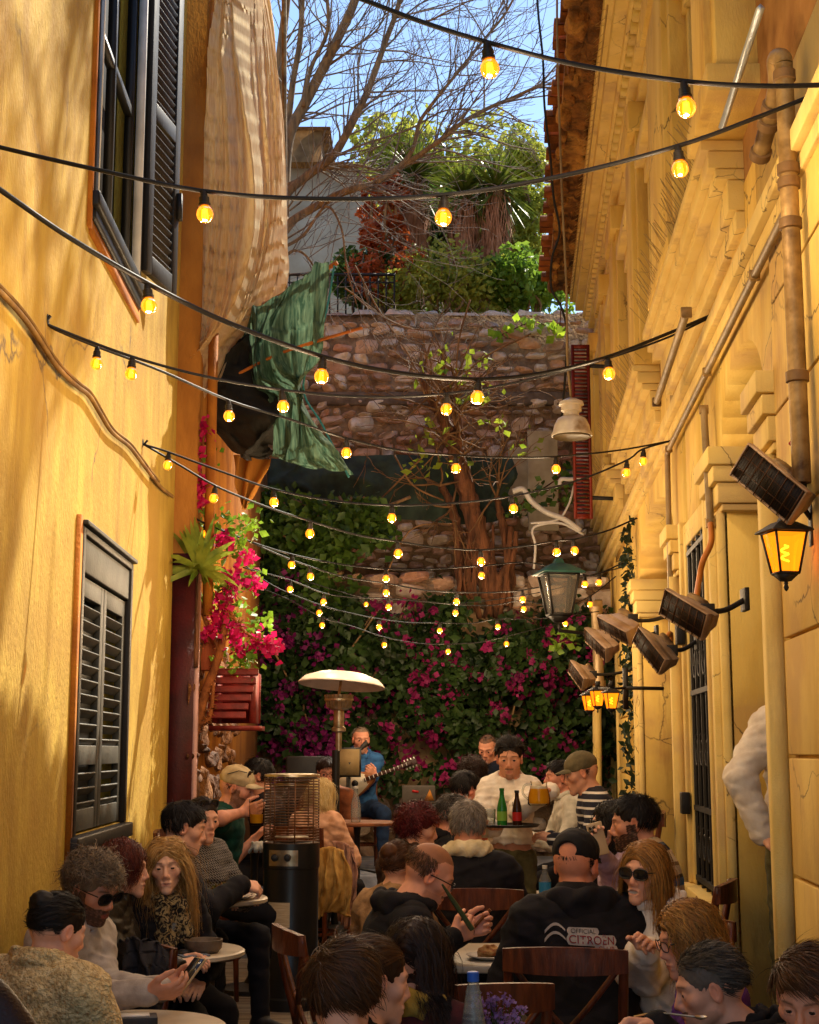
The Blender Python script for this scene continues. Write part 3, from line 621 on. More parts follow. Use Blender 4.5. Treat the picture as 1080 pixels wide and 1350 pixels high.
# drainpipes and conduits
dp = thing('drainpipe', 'fat rusty drainpipe with an elbow at the near right edge', 'drainpipe', RW(5.15, .1, 0))
X = lambda z: RW(4.66, .075, z); b = MB(); b.tube([X(2.55), X(3.98)], .031, 12); b.build('pipe', m_pipe, dp, world=True, smooth=50)
b = MB(); p1 = X(3.98); p2 = on_rw(1002, 206, .10); b.tube(spline([p1, p1+V3(-.002, .01, .03), p1+V3(-.01, .06, .045), p1*.7+p2*.3+V3(0, 0, .01), p2], 5), .031, 12); b.build('elbow', m_pipe, dp, world=True, smooth=60)
m_col = M('pipe_collar', '#8a6a44', c2='#5c4426', metal=.2, rough=.6)
for z in (2.9, 3.42, 3.56, 3.61, 3.94): MB().lathe([(.031, -.02), (.038, -.016), (.038, .016), (.031, .02)], X(z), n=14).build('collar', m_col, dp, world=True, smooth=40)
d = nrm(p2-p1); R = np.array(Vector(d).to_track_quat('Z', 'Y').to_matrix())
for k in (.45, .62, .97): MB().lathe([(.031, -.02), (.039, -.016), (.039, .016), (.031, .02)], p1*(1-k)+p2*k, R, 14).build('collar', m_col, dp, world=True, smooth=40)
def pipe_thing(name, label, cat, pts, r, mat, group=None, clips=0, n=8):
    P = np.asarray(pts); t = thing(name, label, cat, tuple(P[0]), 0, group); b = MB(); b.tube(P, r, n); b.build('pipe', mat, t, world=True, smooth=60)
    if clips:
        L = len(P)
        for i in np.linspace(L*.12, L*.9, clips).astype(int): b = MB(); b.box(P[min(i, L-1)], (r*2.5, .022, r*2.5)); b.build('clip', m_pipe, t, world=True, bevel=.004)
pipe_thing('conduit', 'grey conduit rising along the cornice from the fat drainpipe to a down-run', 'conduit', np.concatenate([np.linspace(on_rw(1040, 272, .05), on_rw(882, 592, .05), 12), np.linspace(on_rw(880, 600, .05), on_rw(886, 862, .05), 6)]), .017, m_conduit, 'conduits on the right wall', 4)
pipe_thing('conduit', 'vertical grey conduit ending in an orange hose above the middle heater', 'conduit', np.linspace(on_rw(928, 540, .06), on_rw(937, 690, .06), 6), .018, m_conduit, 'conduits on the right wall', 2)
pipe_thing('conduit', 'dark slanting conduit on the upper wall beside the first cornice', 'conduit', np.linspace(on_rw(905, 412, .20), on_rw(866, 530, .20), 6), .02, m_conduit, 'conduits on the right wall', 2)
pipe_thing('conduit', 'thin conduit running down beside the drainpipe to the red gas tap', 'conduit', np.linspace(on_rw(1052, 440, .06), on_rw(1058, 590, .06), 6), .012, m_conduit, 'conduits on the right wall', 2)
pipe_thing('drainpipe', 'pale drainpipe at the far corner beside the purple flowers', 'drainpipe', np.linspace(at(786, 800, 14.2), at(790, 905, 14.2), 4), .05, M('zinc', '#b39a74', c2='#8a7450', metal=.3, rough=.4), None, 2, 12)
pipe_thing('drainpipe', 'slim cream downpipe in the corner under the triple lanterns', 'drainpipe', np.linspace(at(787, 905, 14.6), at(788, 1060, 14.6), 4), .045, m_trim, None, 0, 10)
# red louvred shutter at the far upper window
rs = thing('red_shutter', 'tall red louvred shutter standing open beyond the white hanging lamp', 'shutter', at(766, 690, 13.6))
c0, c1 = at(757, 684, 13.6), at(776, 684, 13.6); H = at(766, 455, 13.6)[2]-c0[2]; ex = nrm(V3(c1[0]-c0[0], .0, 0))
b = MB(); louvre(b, c0, ex, eZ, V3(0, -1, 0), c1[0]-c0[0]+.04, H, 44, fr=.028, mid=H*.5, tilt=30); b.build('leaf', M('red_paint', '#7c2412', c2='#571708', rough=.55), rs, world=True)
for k in (.2, H-.2): b = MB(); b.tube([c1+V3(0, 0, k), c1+V3(.5, .1, k)], .02, 6); b.build('hinge', m_iron, rs, world=True)
# ivy climbing in the slot
P = []
for i in range(900):
    z = random.uniform(.2, 3.6); y = random.uniform(11.95, 12.85); P.append(RW(y, random.uniform(-.15, .14)*(1.1-.15*z), z))
iv = thing('ivy', 'dark narrow strip of ivy climbing the right wall beyond the second arch', 'ivy', RW(12.4, 0, 0))
leaves(np.array(P), .085, N=V3(-.8, -.5, .2)).build('foliage', M('ivy_leaf', '#26361a', c2='#142010', rough=.5, trans=.25), iv, world=True)
b = MB()
for k in range(4): b.tube([RW(12.1+.2*k+.05*math.sin(z*3+k), -.02, z) for z in np.linspace(0, 3.4, 12)], .012, 5)
b.build('stem', M('ivy_stem', '#3c2a18'), iv, world=True)
# ================================================================== VEGETATION AND CLOTH
def grow(b, p, d, L, r, depth, spread=.6, up=.25, n=5, kids=(2, 4), wob=.25, rmin=.0025, tips=None):
    """a wandering branch that splits into thinner ones"""
    P = [np.asarray(p, float)]; d = nrm(d)
    for i in range(n):
        d = nrm(d+RNG.normal(size=3)*wob*.5+V3(0, 0, up*.15)); P.append(P[-1]+d*L/n)
    rr = np.linspace(r, max(rmin, r*.35), n+1); b.tube(P, rr, 5 if r > .02 else 4, cap=False)
    if tips is not None and depth == 0: tips.append(P[-1]); tips.append(P[len(P)//2])
    if depth > 0:
        for k in range(random.randint(*kids)):
            i = random.randint(1, n); t = nrm(P[i]-P[i-1]); a = RNG.normal(size=3); a = nrm(a-t*np.dot(a, t))
            grow(b, P[i], t+a*spread*random.uniform(.6, 1.5)+V3(0, 0, up), L*random.uniform(.45, .75), max(rmin, rr[i]*.62), depth-1, spread, up, n, kids, wob, rmin, tips)
m_bark = M('grey_brown_bark', '#94744c', c2='#64503a', scale=9, stretch=(3, 3, .6), bump=.7, bscale=30)
m_twig = M('thin_twigs', '#8a7a6a', c2='#5c5048', scale=9, bump=.2)
m_redbark = M('reddish_bark', '#86583a', c2='#4a3020', scale=7, stretch=(3, 3, .5), bump=.9, bscale=26, bdist=.03)
bt = thing('bare_tree', 'large leafless tree spreading bare limbs across the sky behind the burlap', 'tree', at(335, 640, 15.9))
b = MB(); tw = MB()
LIMBS = [([(338, 650), (352, 520), (362, 380), (372, 285)], 15.9, .15, .11), ([(372, 285), (379, 187), (400, 140), (425, 92), (448, 45), (468, 0), (490, -80)], 15.9, .115, .07),
  ([(366, 340), (366, 160), (368, 90), (378, 0), (384, -80)], 16.2, .10, .06), ([(376, 200), (386, 110), (396, 50), (400, -40)], 16.0, .06, .045),
  ([(366, 330), (375, 262), (405, 232), (437, 208), (455, 180), (468, 155), (484, 122), (496, 90), (510, 50), (523, 15), (540, -50)], 15.5, .085, .04),
  ([(364, 345), (377, 300), (410, 276), (445, 257), (470, 248), (496, 241), (525, 222), (550, 206), (580, 185), (612, 160), (645, 142), (678, 128), (712, 112)], 15.2, .075, .025),
  ([(496, 241), (530, 215), (545, 195), (552, 165), (560, 150), (585, 118), (612, 85), (640, 50), (668, 15), (690, -30)], 15.1, .04, .018),
  ([(377, 245), (420, 225), (470, 218), (500, 224), (540, 216), (580, 205)], 15.7, .035, .018),
  ([(520, 20), (560, 28), (590, 15), (640, -10)], 15.5, .022, .012), ([(437, 208), (480, 190), (540, 170), (590, 145), (650, 150), (700, 165)], 15.6, .022, .009),
  ([(366, 330), (400, 310), (430, 272), (450, 300), (457, 350), (470, 400)], 14.9, .03, .010), ([(366, 345), (390, 330), (410, 345), (425, 380)], 15.0, .03, .012),
  ([(400, 140), (410, 90), (432, 40), (430, -20)], 15.8, .04, .03), ([(425, 92), (470, 60), (500, 35), (515, -10)], 16.0, .025, .014)]
for pts, Y, r0, r1 in LIMBS:
    P = spline([at(x, y, Y+.12*math.sin(x*.05)) for x, y in pts], 5); b.tube(P, .66*np.linspace(r0, r1, len(P)), 8)
    T = np.gradient(P, axis=0); n = len(P)
    for k in range(int(n*.62)):
        i = random.randint(n//4, n-1); t = nrm(T[i]); a = nrm(RNG.normal(size=3)*V3(1, .6, 1))
        grow(tw, P[i], t*.7+a*.8+V3(.3, 0, .12), random.uniform(.5, 1.3), min(.013, r1*.5), 2, .55, .12, 4, (2, 3), .3)
b.build('trunk', m_bark, bt, world=True, smooth=180); tw.build('twigs', m_twig, bt, world=True, smooth=180)
# the gnarled tree on the wall
gt = thing('gnarled_tree', 'gnarled reddish tree leaning on the stone wall with a few yellow-green leaves', 'tree', at(645, 775, 15.6))
b = MB()
for pts, Y, r0, r1 in (([(648, 790), (640, 752), (633, 715), (622, 672), (610, 632), (602, 600), (592, 572)], 15.3, .16, .11), ([(592, 572), (580, 545), (566, 522), (556, 498)], 15.3, .10, .045), ([(602, 600), (606, 570), (602, 545), (590, 515), (585, 480)], 15.25, .07, .03),
    ([(612, 790), (607, 745), (604, 705), (596, 668), (582, 640)], 15.45, .09, .05), ([(668, 800), (672, 755), (668, 715), (660, 680), (655, 655)], 15.35, .09, .04), ([(655, 790), (660, 760), (676, 735), (682, 700)], 15.2, .06, .03), ([(630, 790), (626, 740), (618, 700)], 15.5, .07, .04)):
    P = spline([at(x, y, Y) for x, y in pts], 6); P += RNG.normal(size=P.shape)*.006
    rr = .78*np.linspace(r0, r1, len(P))*(1+.12*np.sin(np.arange(len(P))*1.7)); b.tube(P, rr, 10)
for k in range(16):                            # aerial roots and burrs at the foot
    x = random.uniform(600, 690); b.tube(spline([at(x, random.uniform(690, 750), 15.25), at(x+random.uniform(-10, 10), 775, 15.2), at(x+random.uniform(-16, 16), 815, 15.3)], 5), random.uniform(.012, .035), 6)
b.build('trunk', m_redbark, gt, world=True, smooth=180)
b = MB(); tips = []
for x, y in ((556, 498), (566, 522), (585, 480), (590, 515), (602, 545), (580, 640), (596, 668), (592, 572), (575, 540), (655, 655), (600, 560), (610, 600)):
    for k in range(5): grow(b, at(x, y, 15.2), RNG.normal(size=3)*V3(1, .45, .8)+V3(0, -.25, .35), random.uniform(.4, .85), .014, 2, .6, .1, 5, (1, 3), .4, .003, tips)
for pts in ([(700, 440), (640, 470), (610, 500), (596, 540)], [(468, 350), (500, 410), (540, 470), (560, 520)], [(455, 380), (530, 430), (610, 435)], [(620, 395), (605, 450), (600, 520)], [(520, 600), (545, 640), (585, 660)], [(500, 780), (540, 700), (600, 690)], [(470, 690), (520, 640), (560, 600)]):
    b.tube(spline([at(x, y, 14.9) for x, y in pts], 6), .010, 5)
b.build('twigs', M('pale_twigs', '#8a6844', c2='#5c422a', bump=.3), gt, world=True, smooth=180)
lf = np.array([at(x+random.gauss(0, 14), y+random.gauss(0, 12), 15+random.uniform(-.2, .2)) for x, y in [(600, 465), (632, 485), (610, 520), (560, 570), (640, 520), (575, 480), (590, 600), (650, 560), (685, 590), (560, 615), (610, 490), (555, 600)] for _ in range(10)])
leaves(lf, .10, aspect=.7).build('leaves', M('young_leaf', '#a8b43c', c2='#6f8a24', trans=.5, rough=.5), gt, world=True)
# yellow-green creeper on the upper wall and small ones
m_lime = M('lime_leaf', '#b6d03c', c2='#7fa428', trans=.5, rough=.5)
def creeper(label, spots, n, sz, Y, mat, stem=None, sd=8, cat='creeper', name='creeper', r=.008, up=.3):
    t = thing(name, label, cat, at(*spots[0], Y)); P = np.array([at(x+random.gauss(0, sd), y+random.gauss(0, sd*.8), Y-random.uniform(0, .25)) for x, y in spots for _ in range(n)])
    leaves(P, sz, N=V3(0, -.8, .4), up=up, aspect=.75).build('leaves', mat, t, world=True)
    b = MB()
    for s_ in (stem or [spots]): b.tube(spline([at(x, y, Y-.02) for x, y in s_], 6), r, 5)
    b.build('stem', m_redbark, t, world=True, smooth=180)
creeper('bright yellow-green creeper sprig hanging on the upper stone wall', [(660, 440), (672, 432), (690, 427), (705, 424), (722, 430), (735, 436)], 9, .12, 17.0, m_lime, [[(740, 395), (735, 436), (705, 424), (660, 442)]], 6)
# garden behind the wall
m_gl = [M('dark_leaf', '#5f7a34', c2='#33491a', trans=.5, rough=.45), M('mid_leaf', '#8aa83c', c2='#587a22', trans=.5, rough=.45), M('yellow_leaf', '#bcbc4c', c2='#828f36', trans=.5, rough=.5), M('rust_leaf', '#cc6a34', c2='#96401c', trans=.5, rough=.5)]
def bush(name, label, px0, px1, py0, py1, Y, mat, n, sz, depth=.8, cat='shrub', clumps=14, group=None, up=.3, taper=0):
    p0, p1 = at(px0, py1, Y), at(px1, py0, Y); t = thing(name, label, cat, ((p0[0]+p1[0])/2, Y, p0[2]), 0, group)
    P = []; cs = []
    for k in range(clumps):
        v = random.random(); hw = (p1[0]-p0[0])/2*(1-taper*v)
        cs.append(V3((p0[0]+p1[0])/2+random.uniform(-1, 1)*hw*.85, Y+random.uniform(-.5, .5)*depth, p0[2]+(p1[2]-p0[2])*(.08+.86*v)))
    R = (p1[0]-p0[0])*.17+.08
    for c in cs:
        q = RNG.normal(size=(n//clumps, 3)); q /= np.linalg.norm(q, axis=1)[:, None]; q *= RNG.uniform(.35, 1, (len(q), 1))**.6*R*random.uniform(.6, 1.3); P.append(c+q)
    P = np.concatenate(P); leaves(P, sz, up=up).build('foliage', mat, t, world=True)
    b = MB(); base = V3((p0[0]+p1[0])/2, Y, p0[2]-.3)
    for c in cs[:9]: b.tube(spline([base+RNG.normal(size=3)*.05, (base+c)/2+RNG.normal(size=3)*.1, c], 4), .018, 5)
    b.build('stem', m_bark, t, world=True, smooth=180); return t
bush('dark_shrub', 'broad dark evergreen shrub low behind the garden railing', 440, 530, 330, 402, 18.6, m_gl[0], 2600, .12)
bush('rust_shrub', 'rust-red leaved shrub left of the shaggy yucca trunks', 478, 540, 235, 345, 18.4, m_gl[3], 1500, .10, clumps=12)
bush('conifer_shrub', 'tall yellow-green conifer hedge at the right end of the garden', 668, 735, 175, 400, 19.4, m_gl[2], 5200, .10, clumps=40)
bush('bright_shrub', 'low bright green shrub on top of the wall below the conifer', 640, 745, 345, 402, 17.9, m_gl[1], 2600, .11, clumps=18)
bush('mid_shrub', 'green shrub filling the gap behind the yucca trunks', 540, 680, 235, 402, 20.2, m_gl[0], 4200, .15, clumps=30)
bush('olive_shrub', 'loose olive-green shrub in front of the pale house roof', 455, 690, 180, 250, 24.0, m_gl[2], 3000, .16, clumps=26)
bush('fern_shrub', 'ragged olive undergrowth at the foot of the shaggy yucca trunks', 505, 665, 338, 402, 17.75, m_gl[2], 3200, .09, depth=.4, clumps=26)
bush('bramble_shrub', 'rusty dry bramble between the railing and the yuccas', 470, 560, 300, 396, 17.9, m_gl[3], 1100, .08, depth=.4, clumps=14)
0 and bush('back_shrub', 'grey-green bush behind the leafless limbs at the top left', 372, 480, 225, 330, 22.5, m_gl[0], 1500, .15, clumps=16)
def yucca(label, pc, pb, Y, R, n, skirts, parts=1):
    c, bse = at(*pc, Y), at(*pb, Y); t = thing('yucca_tree', label, 'yucca tree', tuple(bse), 0, 'yucca trees in the garden')
    b = MB(); b.tube(spline([bse, (bse+c)/2+V3(.05, 0, 0), c], 5), [.13]*11 if False else .11, 8); b.build('trunk', m_bark, t, world=True, smooth=180)
    b = MB()
    for k in range(n):
        d = nrm(RNG.normal(size=3)+V3(0, 0, .45)); L = R*random.uniform(.75, 1.15); s_ = nrm(np.cross(d, V3(0, 0, 1)))*.024
        q = [c+d*L*u+V3(0, 0, -.22*L*u*u) for u in (0, .4, .8, 1)]; ww = (.7, 1, .6, .02)
        b.grid([[p-s_*w_, p+s_*w_] for p, w_ in zip(q, ww)])
    b.build('crown', M('yucca_leaf', '#7d8a34', c2='#3c4c1a', trans=.3, rough=.45), t, world=True)
    b = MB()
    for k in range(n*6):
        u = random.random()**.7; p = c+(bse-c)*u*skirts; a = random.uniform(0, 6.3); d = V3(math.cos(a), math.sin(a), 0); s_ = V3(-d[1], d[0], 0)*.007; L = random.uniform(.3, .75)
        q = [p+d*.1, p+d*random.uniform(.12, .24)+V3(0, 0, -.1), p+d*random.uniform(.08, .24)+V3(RNG.normal()*.05, RNG.normal()*.05, -L)]; b.grid([[x-s_, x+s_] for x in q[:2]]+[[q[2]-s_*.3, q[2]+s_*.3]])
    b.build('dead_leaf_skirt', M('dead_yucca_leaf', '#c48a64', c2='#8c5a3a', rough=.9, bump=.3), t, world=True)
yucca('tall yucca with spiky green crown and shaggy brown skirt, left of the other two', (546, 232), (541, 395), 18.9, .75, 230, .75)
yucca('slim yucca with hanging brown dead leaves in the middle of the garden', (612, 255), (612, 395), 18.3, .6, 130, .72)
yucca('yucca with thick pinkish-brown skirt nearest the conifer hedge', (655, 248), (652, 395), 18.2, .65, 150, .8)
# unseen olive added above the frame to throw leafy shade on the left wall
ot = thing('added_shade_olive', 'unseen olive tree in a tub, added over the right building to shade the left wall', 'tree', (2.9, 12.0, 7.6)); b = MB(); tips = []
b.lathe([(.001, 7.4), (.30, 7.4), (.36, 8.0), (.001, 8.0)], (2.9, 12.0, 0), n=18); b.tube([(2.9, 12, 7.9), (2.75, 12, 8.8), (2.5, 11.9, 9.9)], [.09, .08, .07], 8)
for k in range(5): grow(b, (2.5, 11.9, 9.8), (random.uniform(-.7, .3), random.uniform(-.6, .4), 1), 2.4, .06, 3, .5, .25, 5, (2, 4), .3, .004, tips)
b.build('trunk', m_bark, ot, world=True, smooth=180); tips = np.array(tips); P = np.concatenate([tips+RNG.normal(size=tips.shape)*.10 for _ in range(16)]); leaves(P, .10, aspect=.45).build('leaves', m_gl[0], ot, world=True)
# ------------------------------------------------------------------ flowering creepers on the end wall
m_bl = M('creeper_leaf', '#3a5226', c2='#1c2c12', rough=.45, trans=.35, scale=3); m_bl2 = M('creeper_leaf_bright', '#56742c', c2='#2a4416', rough=.45, trans=.35, scale=3)
m_mag = M('magenta_bract', '#a02464', c2='#6a1246', rough=.6, trans=.45, scale=2.5); m_red = M('crimson_bract', '#e0246a', c2='#b01454', rough=.6, trans=.45, scale=3)
def wallcreeper(label, boxes, n, nf, sz, Y, leafm, flm, skip=(), fl=.06, cl=26):
    t = thing('bougainvillea' if nf else 'wall_creeper', label, 'bougainvillea' if nf else 'creeper', at(boxes[0][0], boxes[0][3], Y)); P = []; Fp = []; tot = sum((x1-x0)*(y1-y0) for x0, x1, y0, y1 in boxes); stems = MB()
    for x0, x1, y0, y1 in boxes:
        m = int(n*(x1-x0)*(y1-y0)/tot)
        for k in range(max(4, m//60)):
            cx, cy = random.uniform(x0, x1), random.uniform(y0, y1)
            if any(((cx-a)/rx)**2+((cy-b_)/ry)**2 < 1 for a, b_, rx, ry in skip): continue
            dp = random.uniform(.0, .55)
            for q in range(60): P.append(at(cx+random.gauss(0, cl*.5), cy+random.gauss(0, cl*.42), Y-dp-random.uniform(0, .14)))
        for k in range(int(nf*(x1-x0)*(y1-y0)/tot)//16):
            cx, cy = random.uniform(x0, x1), random.uniform(y0, y1); dp = random.uniform(.2, .75); s_ = random.uniform(4, 10)
            for q in range(16): Fp.append(at(cx+random.gauss(0, s_), cy+random.gauss(0, s_*.9), Y-dp))
        for k in range(8):
            x = random.uniform(x0, x1); stems.tube(spline([at(x, y1, Y-.1), at(x+random.uniform(-30, 30), (y0+y1)/2, Y-random.uniform(.1, .4)), at(x+random.uniform(-50, 50), y0, Y-random.uniform(.05, .5))], 6), random.uniform(.008, .02), 5)
    leaves(np.array(P), sz, N=V3(0, -.7, .35), jit=.9, aspect=.7).build('leaves', leafm, t, world=True)
    if nf: leaves(np.array(Fp), fl, N=V3(0, -.6, .3), jit=.9, aspect=.9).build('flowers', flm, t, world=True)
    stems.build('stem', m_bark, t, world=True, smooth=180)
wallcreeper('wide magenta bougainvillea covering the lower wall behind the musicians', [(440, 790, 850, 1035), (490, 600, 790, 870), (640, 790, 815, 900), (560, 700, 850, 920)], 17500, 2700, .10, 15.25, m_bl, m_mag, skip=[(545, 1000, 34, 40), (672, 955, 16, 34), (630, 838, 26, 16), (530, 950, 14, 30), (470, 850, 12, 26)])
wallcreeper('dark purple bougainvillea hanging behind the black cylindrical heater', [(318, 460, 800, 1030), (318, 400, 740, 860)], 8500, 1500, .10, 15.2, m_bl, M('purple_bract', '#8a1e6a', c2='#541046', trans=.45, rough=.6), skip=[(350, 1000, 20, 60), (440, 955, 20, 40)])
wallcreeper('green leafy creeper under the dark tarpaulin on the left of the stone wall', [(322, 420, 660, 760), (415, 505, 655, 712), (398, 450, 755, 800), (400, 470, 700, 735)], 4200, 0, .11, 15.2, m_bl2, None)
creeper('small green sprigs below the white pipes on the stone wall', [(690, 660), (715, 650), (740, 640), (755, 655), (680, 672), (752, 620)], 22, .09, 15.3, m_bl2, sd=10)
creeper('yellow-green sprig beside the green street lantern', [(745, 835), (738, 848), (757, 840)], 14, .09, 14.2, m_gl[1], sd=8)
# left: potted crimson bougainvillea, dracaena and thorny trunk
bg_ = thing('bougainvillea', 'sunlit crimson bougainvillea with bright leaves above the red slatted box', 'bougainvillea', at(262, 1060, 10.0)); tips = []
b = MB()
for pts, r0, r1 in (([(222, 1075), (240, 1010), (258, 960), (272, 910), (290, 860), (300, 800)], .045, .022), ([(238, 1020), (236, 960), (243, 900), (252, 860), (258, 810)], .022, .014), ([(258, 960), (276, 945), (282, 900)], .02, .012), ([(290, 860), (262, 790), (255, 700), (262, 620), (270, 570)], .016, .008), ([(300, 800), (320, 830), (350, 850)], .012, .007)):
    P = spline([at(x, y, 9.95-.0008*(x-220)) for x, y in pts], 7); b.tube(P, np.linspace(r0, r1, len(P)), 8)
    for k in range(int(len(P)*2.2)):           # thorns
        i = random.randint(0, len(P)-2); a = nrm(RNG.normal(size=3)); q = P[i]+a*r0*.7; b.tube([q, q+a*.035+V3(0, 0, .01)], [.006, .001], 4)
b.build('trunk', M('thorny_bark', '#a3602c', c2='#6a3a1a', bump=.7, bscale=40, scale=12), bg_, world=True, smooth=180)
def clump(spots, n, sd, Y, dY=.12): return np.array([at(x+random.gauss(0, sd), y+random.gauss(0, sd), Y+random.uniform(-dY, dY)) for x, y in spots for _ in range(n)])
leaves(clump([(300, 690), (318, 720), (325, 760), (310, 800), (300, 830), (322, 850), (312, 868), (330, 870), (290, 715), (282, 780), (262, 690), (250, 650), (330, 690), (345, 820), (262, 600)], 34, 11, 10.0), .065, aspect=.7).build('leaves', M('sunlit_leaf', '#8fb63a', c2='#4f7a1e', trans=.5, rough=.45), bg_, world=True)
leaves(clump([(298, 716), (297, 712), (295, 790), (290, 800), (302, 780), (285, 820), (300, 825), (335, 765), (322, 735), (352, 850), (340, 845), (360, 852), (318, 858), (310, 835), (268, 640), (258, 645), (262, 600), (270, 568), (252, 630), (260, 660), (305, 760), (280, 832)], 40, 6.5, 9.95), .055, aspect=.95, up=0).build('flowers', m_red, bg_, world=True)
dr = thing('dracaena', 'spiky yellow-green dracaena on a thin stem in front of the maroon panel', 'dracaena', at(258, 850, 9.75)); c = at(262, 752, 9.75)
b = MB(); b.tube(spline([at(258, 880, 9.75), at(260, 820, 9.75), c], 5), .018, 7); b.build('stem', m_redbark, dr, world=True, smooth=180)
b = MB()
for k in range(46):
    a = random.uniform(0, 6.283); e = random.uniform(-.3, 1.5); d = V3(math.cos(a)*math.cos(e), math.sin(a)*math.cos(e)*.6, math.sin(e)); L = random.uniform(.24, .42); s_ = nrm(np.cross(d, V3(.1, 1, .2)))*.02
    q = [c+d*L*u+V3(0, 0, -.30*L*u**2.5*math.cos(e)) for u in (0, .3, .6, .85, 1)]; b.grid([[p-s_*w_, p+s_*w_] for p, w_ in zip(q, (.6, 1, .9, .5, .03))])
b.build('leaves', M('dracaena_leaf', '#b0b848', c2='#5c7a26', trans=.35, rough=.4), dr, world=True)
# terracotta pot and red slatted box
def pot_prof(r, h): return [(r*.66, 0), (r*.95, h*.82), (r*1.08, h*.82), (r*1.1, h), (r*.96, h), (r*.9, h*.85), (.001, h*.85)]
b = MB(); b.lathe(pot_prof(.10, .22), at(270, 884, 10.02), n=18)
tag(fixn(b.build('flower_pot', m_terra, smooth=40)), 'terracotta flower pot above the left end of the red slatted box', 'flower pot')
sb = thing('slatted_planter', 'red wooden slatted planter box with sunlit edges below the bougainvillea', 'planter', at(300, 958, 10.1))
p0, p1, p2 = at(283, 880, 10.0), at(337, 890, 10.05), at(330, 958, 10.05); ex = nrm(p1-p0); W = np.linalg.norm(p1-p0)+.04; H = p1[2]-p2[2]
b = MB()
for i in range(6):
    z = p0[2]-H*(i+.2)/6; b.box(V3((p0[0]+p1[0])/2-.01*i, 10.0-.012*i*0, z-.02), (W-.012*i, .03, H/6*.78), rot((1, 0, 0), -16))
b.build('slat', m_redslat, sb, world=True, bevel=.004)
b = MB(); b.box(V3(p1[0]-.02, 10.2, (p0[2]+p2[2])/2), (.03, .34, H)); b.box(V3(p0[0]+.0, 10.2, (p0[2]+p2[2])/2), (.03, .34, H)); b.box(V3((p0[0]+p1[0])/2, 10.2, p2[2]-.01), (W+.02, .40, .03)); b.box(V3((p0[0]+p1[0])/2, 10.37, (p0[2]+p2[2])/2), (W-.04, .02, H*.98)); b.build('box_body', m_redslat, sb, world=True)
# ------------------------------------------------------------------ cloth
m_burlap = M('burlap', '#fae6bc', c2='#e8cc98', scale=30, stretch=(3, 3, .25), bump=.6, bscale=160, bdist=.006, trans=.6, rough=.95)
m_net = M('green_netting', '#6c8468', c2='#34503e', scale=14, stretch=(3, 3, .3), bump=.6, bscale=220, trans=.4, rough=.9)
m_netdk = M('black_netting', (.02, .017, .012), c2=(.008, .007, .005), bump=.5, bscale=120, rough=.9, trans=.1)
m_tarp = M('dark_tarpaulin', '#3a4a3e', c2='#242e28', scale=5, bump=.5, bscale=150, rough=.8)
def sheet(rows, nu=40, nv=50, fold=None, Yf=0):
    """cloth through rows of (px,py,Y) points; fold(u,v) pushes it towards the camera"""
    R = [spline([at(*p) for p in r], 14) for r in rows]
    R = [np.stack([np.interp(np.linspace(0, 1, nu), np.linspace(0, 1, len(r)), r[:, k]) for k in range(3)], 1) for r in R]; R = np.array(R)
    G = np.stack([spline(R[:, i], 14) for i in range(nu)], 1); k = np.linspace(0, len(G)-1, nv).astype(int); G = G[k]
    if fold is not None:
        u, v = np.meshgrid(np.linspace(0, 1, nu), np.linspace(0, 1, nv)); f = fold(u, v); G[..., 1] -= f; G[..., 0] += .4*f*np.sin(v*9+u*5)
    return G
bu = thing('burlap_curtain', 'huge sunlit burlap sheet hanging in folds over the scaffold of the tan building', 'curtain', at(310, 500, 10.4))
def rdg(x, y, s): return (1-np.abs(vnoise(x, y, s)))**2.5
def ff(u, v):
    w_ = u+.08*vnoise(u*3, v*3, 9); return .13*rdg(w_*7, v*.9+u, 1)+.07*rdg(w_*15+v*2, v*1.6, 2)+.035*rdg(w_*31-v*3, v*3.1, 3)+.012*rdg(w_*60+v*4, v*7, 4)+.10*vnoise(u*2, v*2.2, 5)+.05*np.exp(-((v-.8)/.16)**2)
G = sheet([[(262, -160, 10.3), (300, -160, 10.2), (345, -160, 10.6), (372, -160, 11.0)], [(272, -40, 10.25), (300, -40, 10.05), (345, -40, 10.5), (352, -40, 11.0)], [(278, 60, 10.2), (305, 60, 9.95), (350, 60, 10.4), (362, 60, 10.9)], [(282, 180, 10.2), (308, 180, 9.95), (352, 170, 10.4), (375, 160, 10.9)],
  [(262, 300, 10.2), (300, 310, 9.95), (350, 300, 10.4), (375, 290, 10.9)], [(246, 400, 10.2), (282, 420, 9.95), (322, 420, 10.3), (374, 380, 10.8)], [(238, 470, 10.15), (262, 480, 10.0), (292, 470, 10.2), (312, 452, 10.5)], [(236, 515, 10.15), (248, 532, 10.05), (262, 535, 10.1), (290, 500, 10.3)]], 150, 130, ff)
MB().grid(G).build('cloth', m_burlap, bu, world=True, smooth=180)
b = MB(); b.tube([at(300, -170, 10.9), at(396, 430, 10.95)] if False else [at(374, -150, 11.1), at(376, 382, 11.1)], .02, 8); b.build('scaffold_pole', m_pipe, bu, world=True, smooth=60)
gn = thing('green_netting', 'torn green shade netting hanging off an orange pole and gathered in the middle', 'netting', at(455, 628, 10.3))
def fg(u, v): return .16*rdg(u*6+v, v*2, 11)+.08*rdg(u*13-v*2, v*4, 12)+.03*rdg(u*30, v*14, 13)
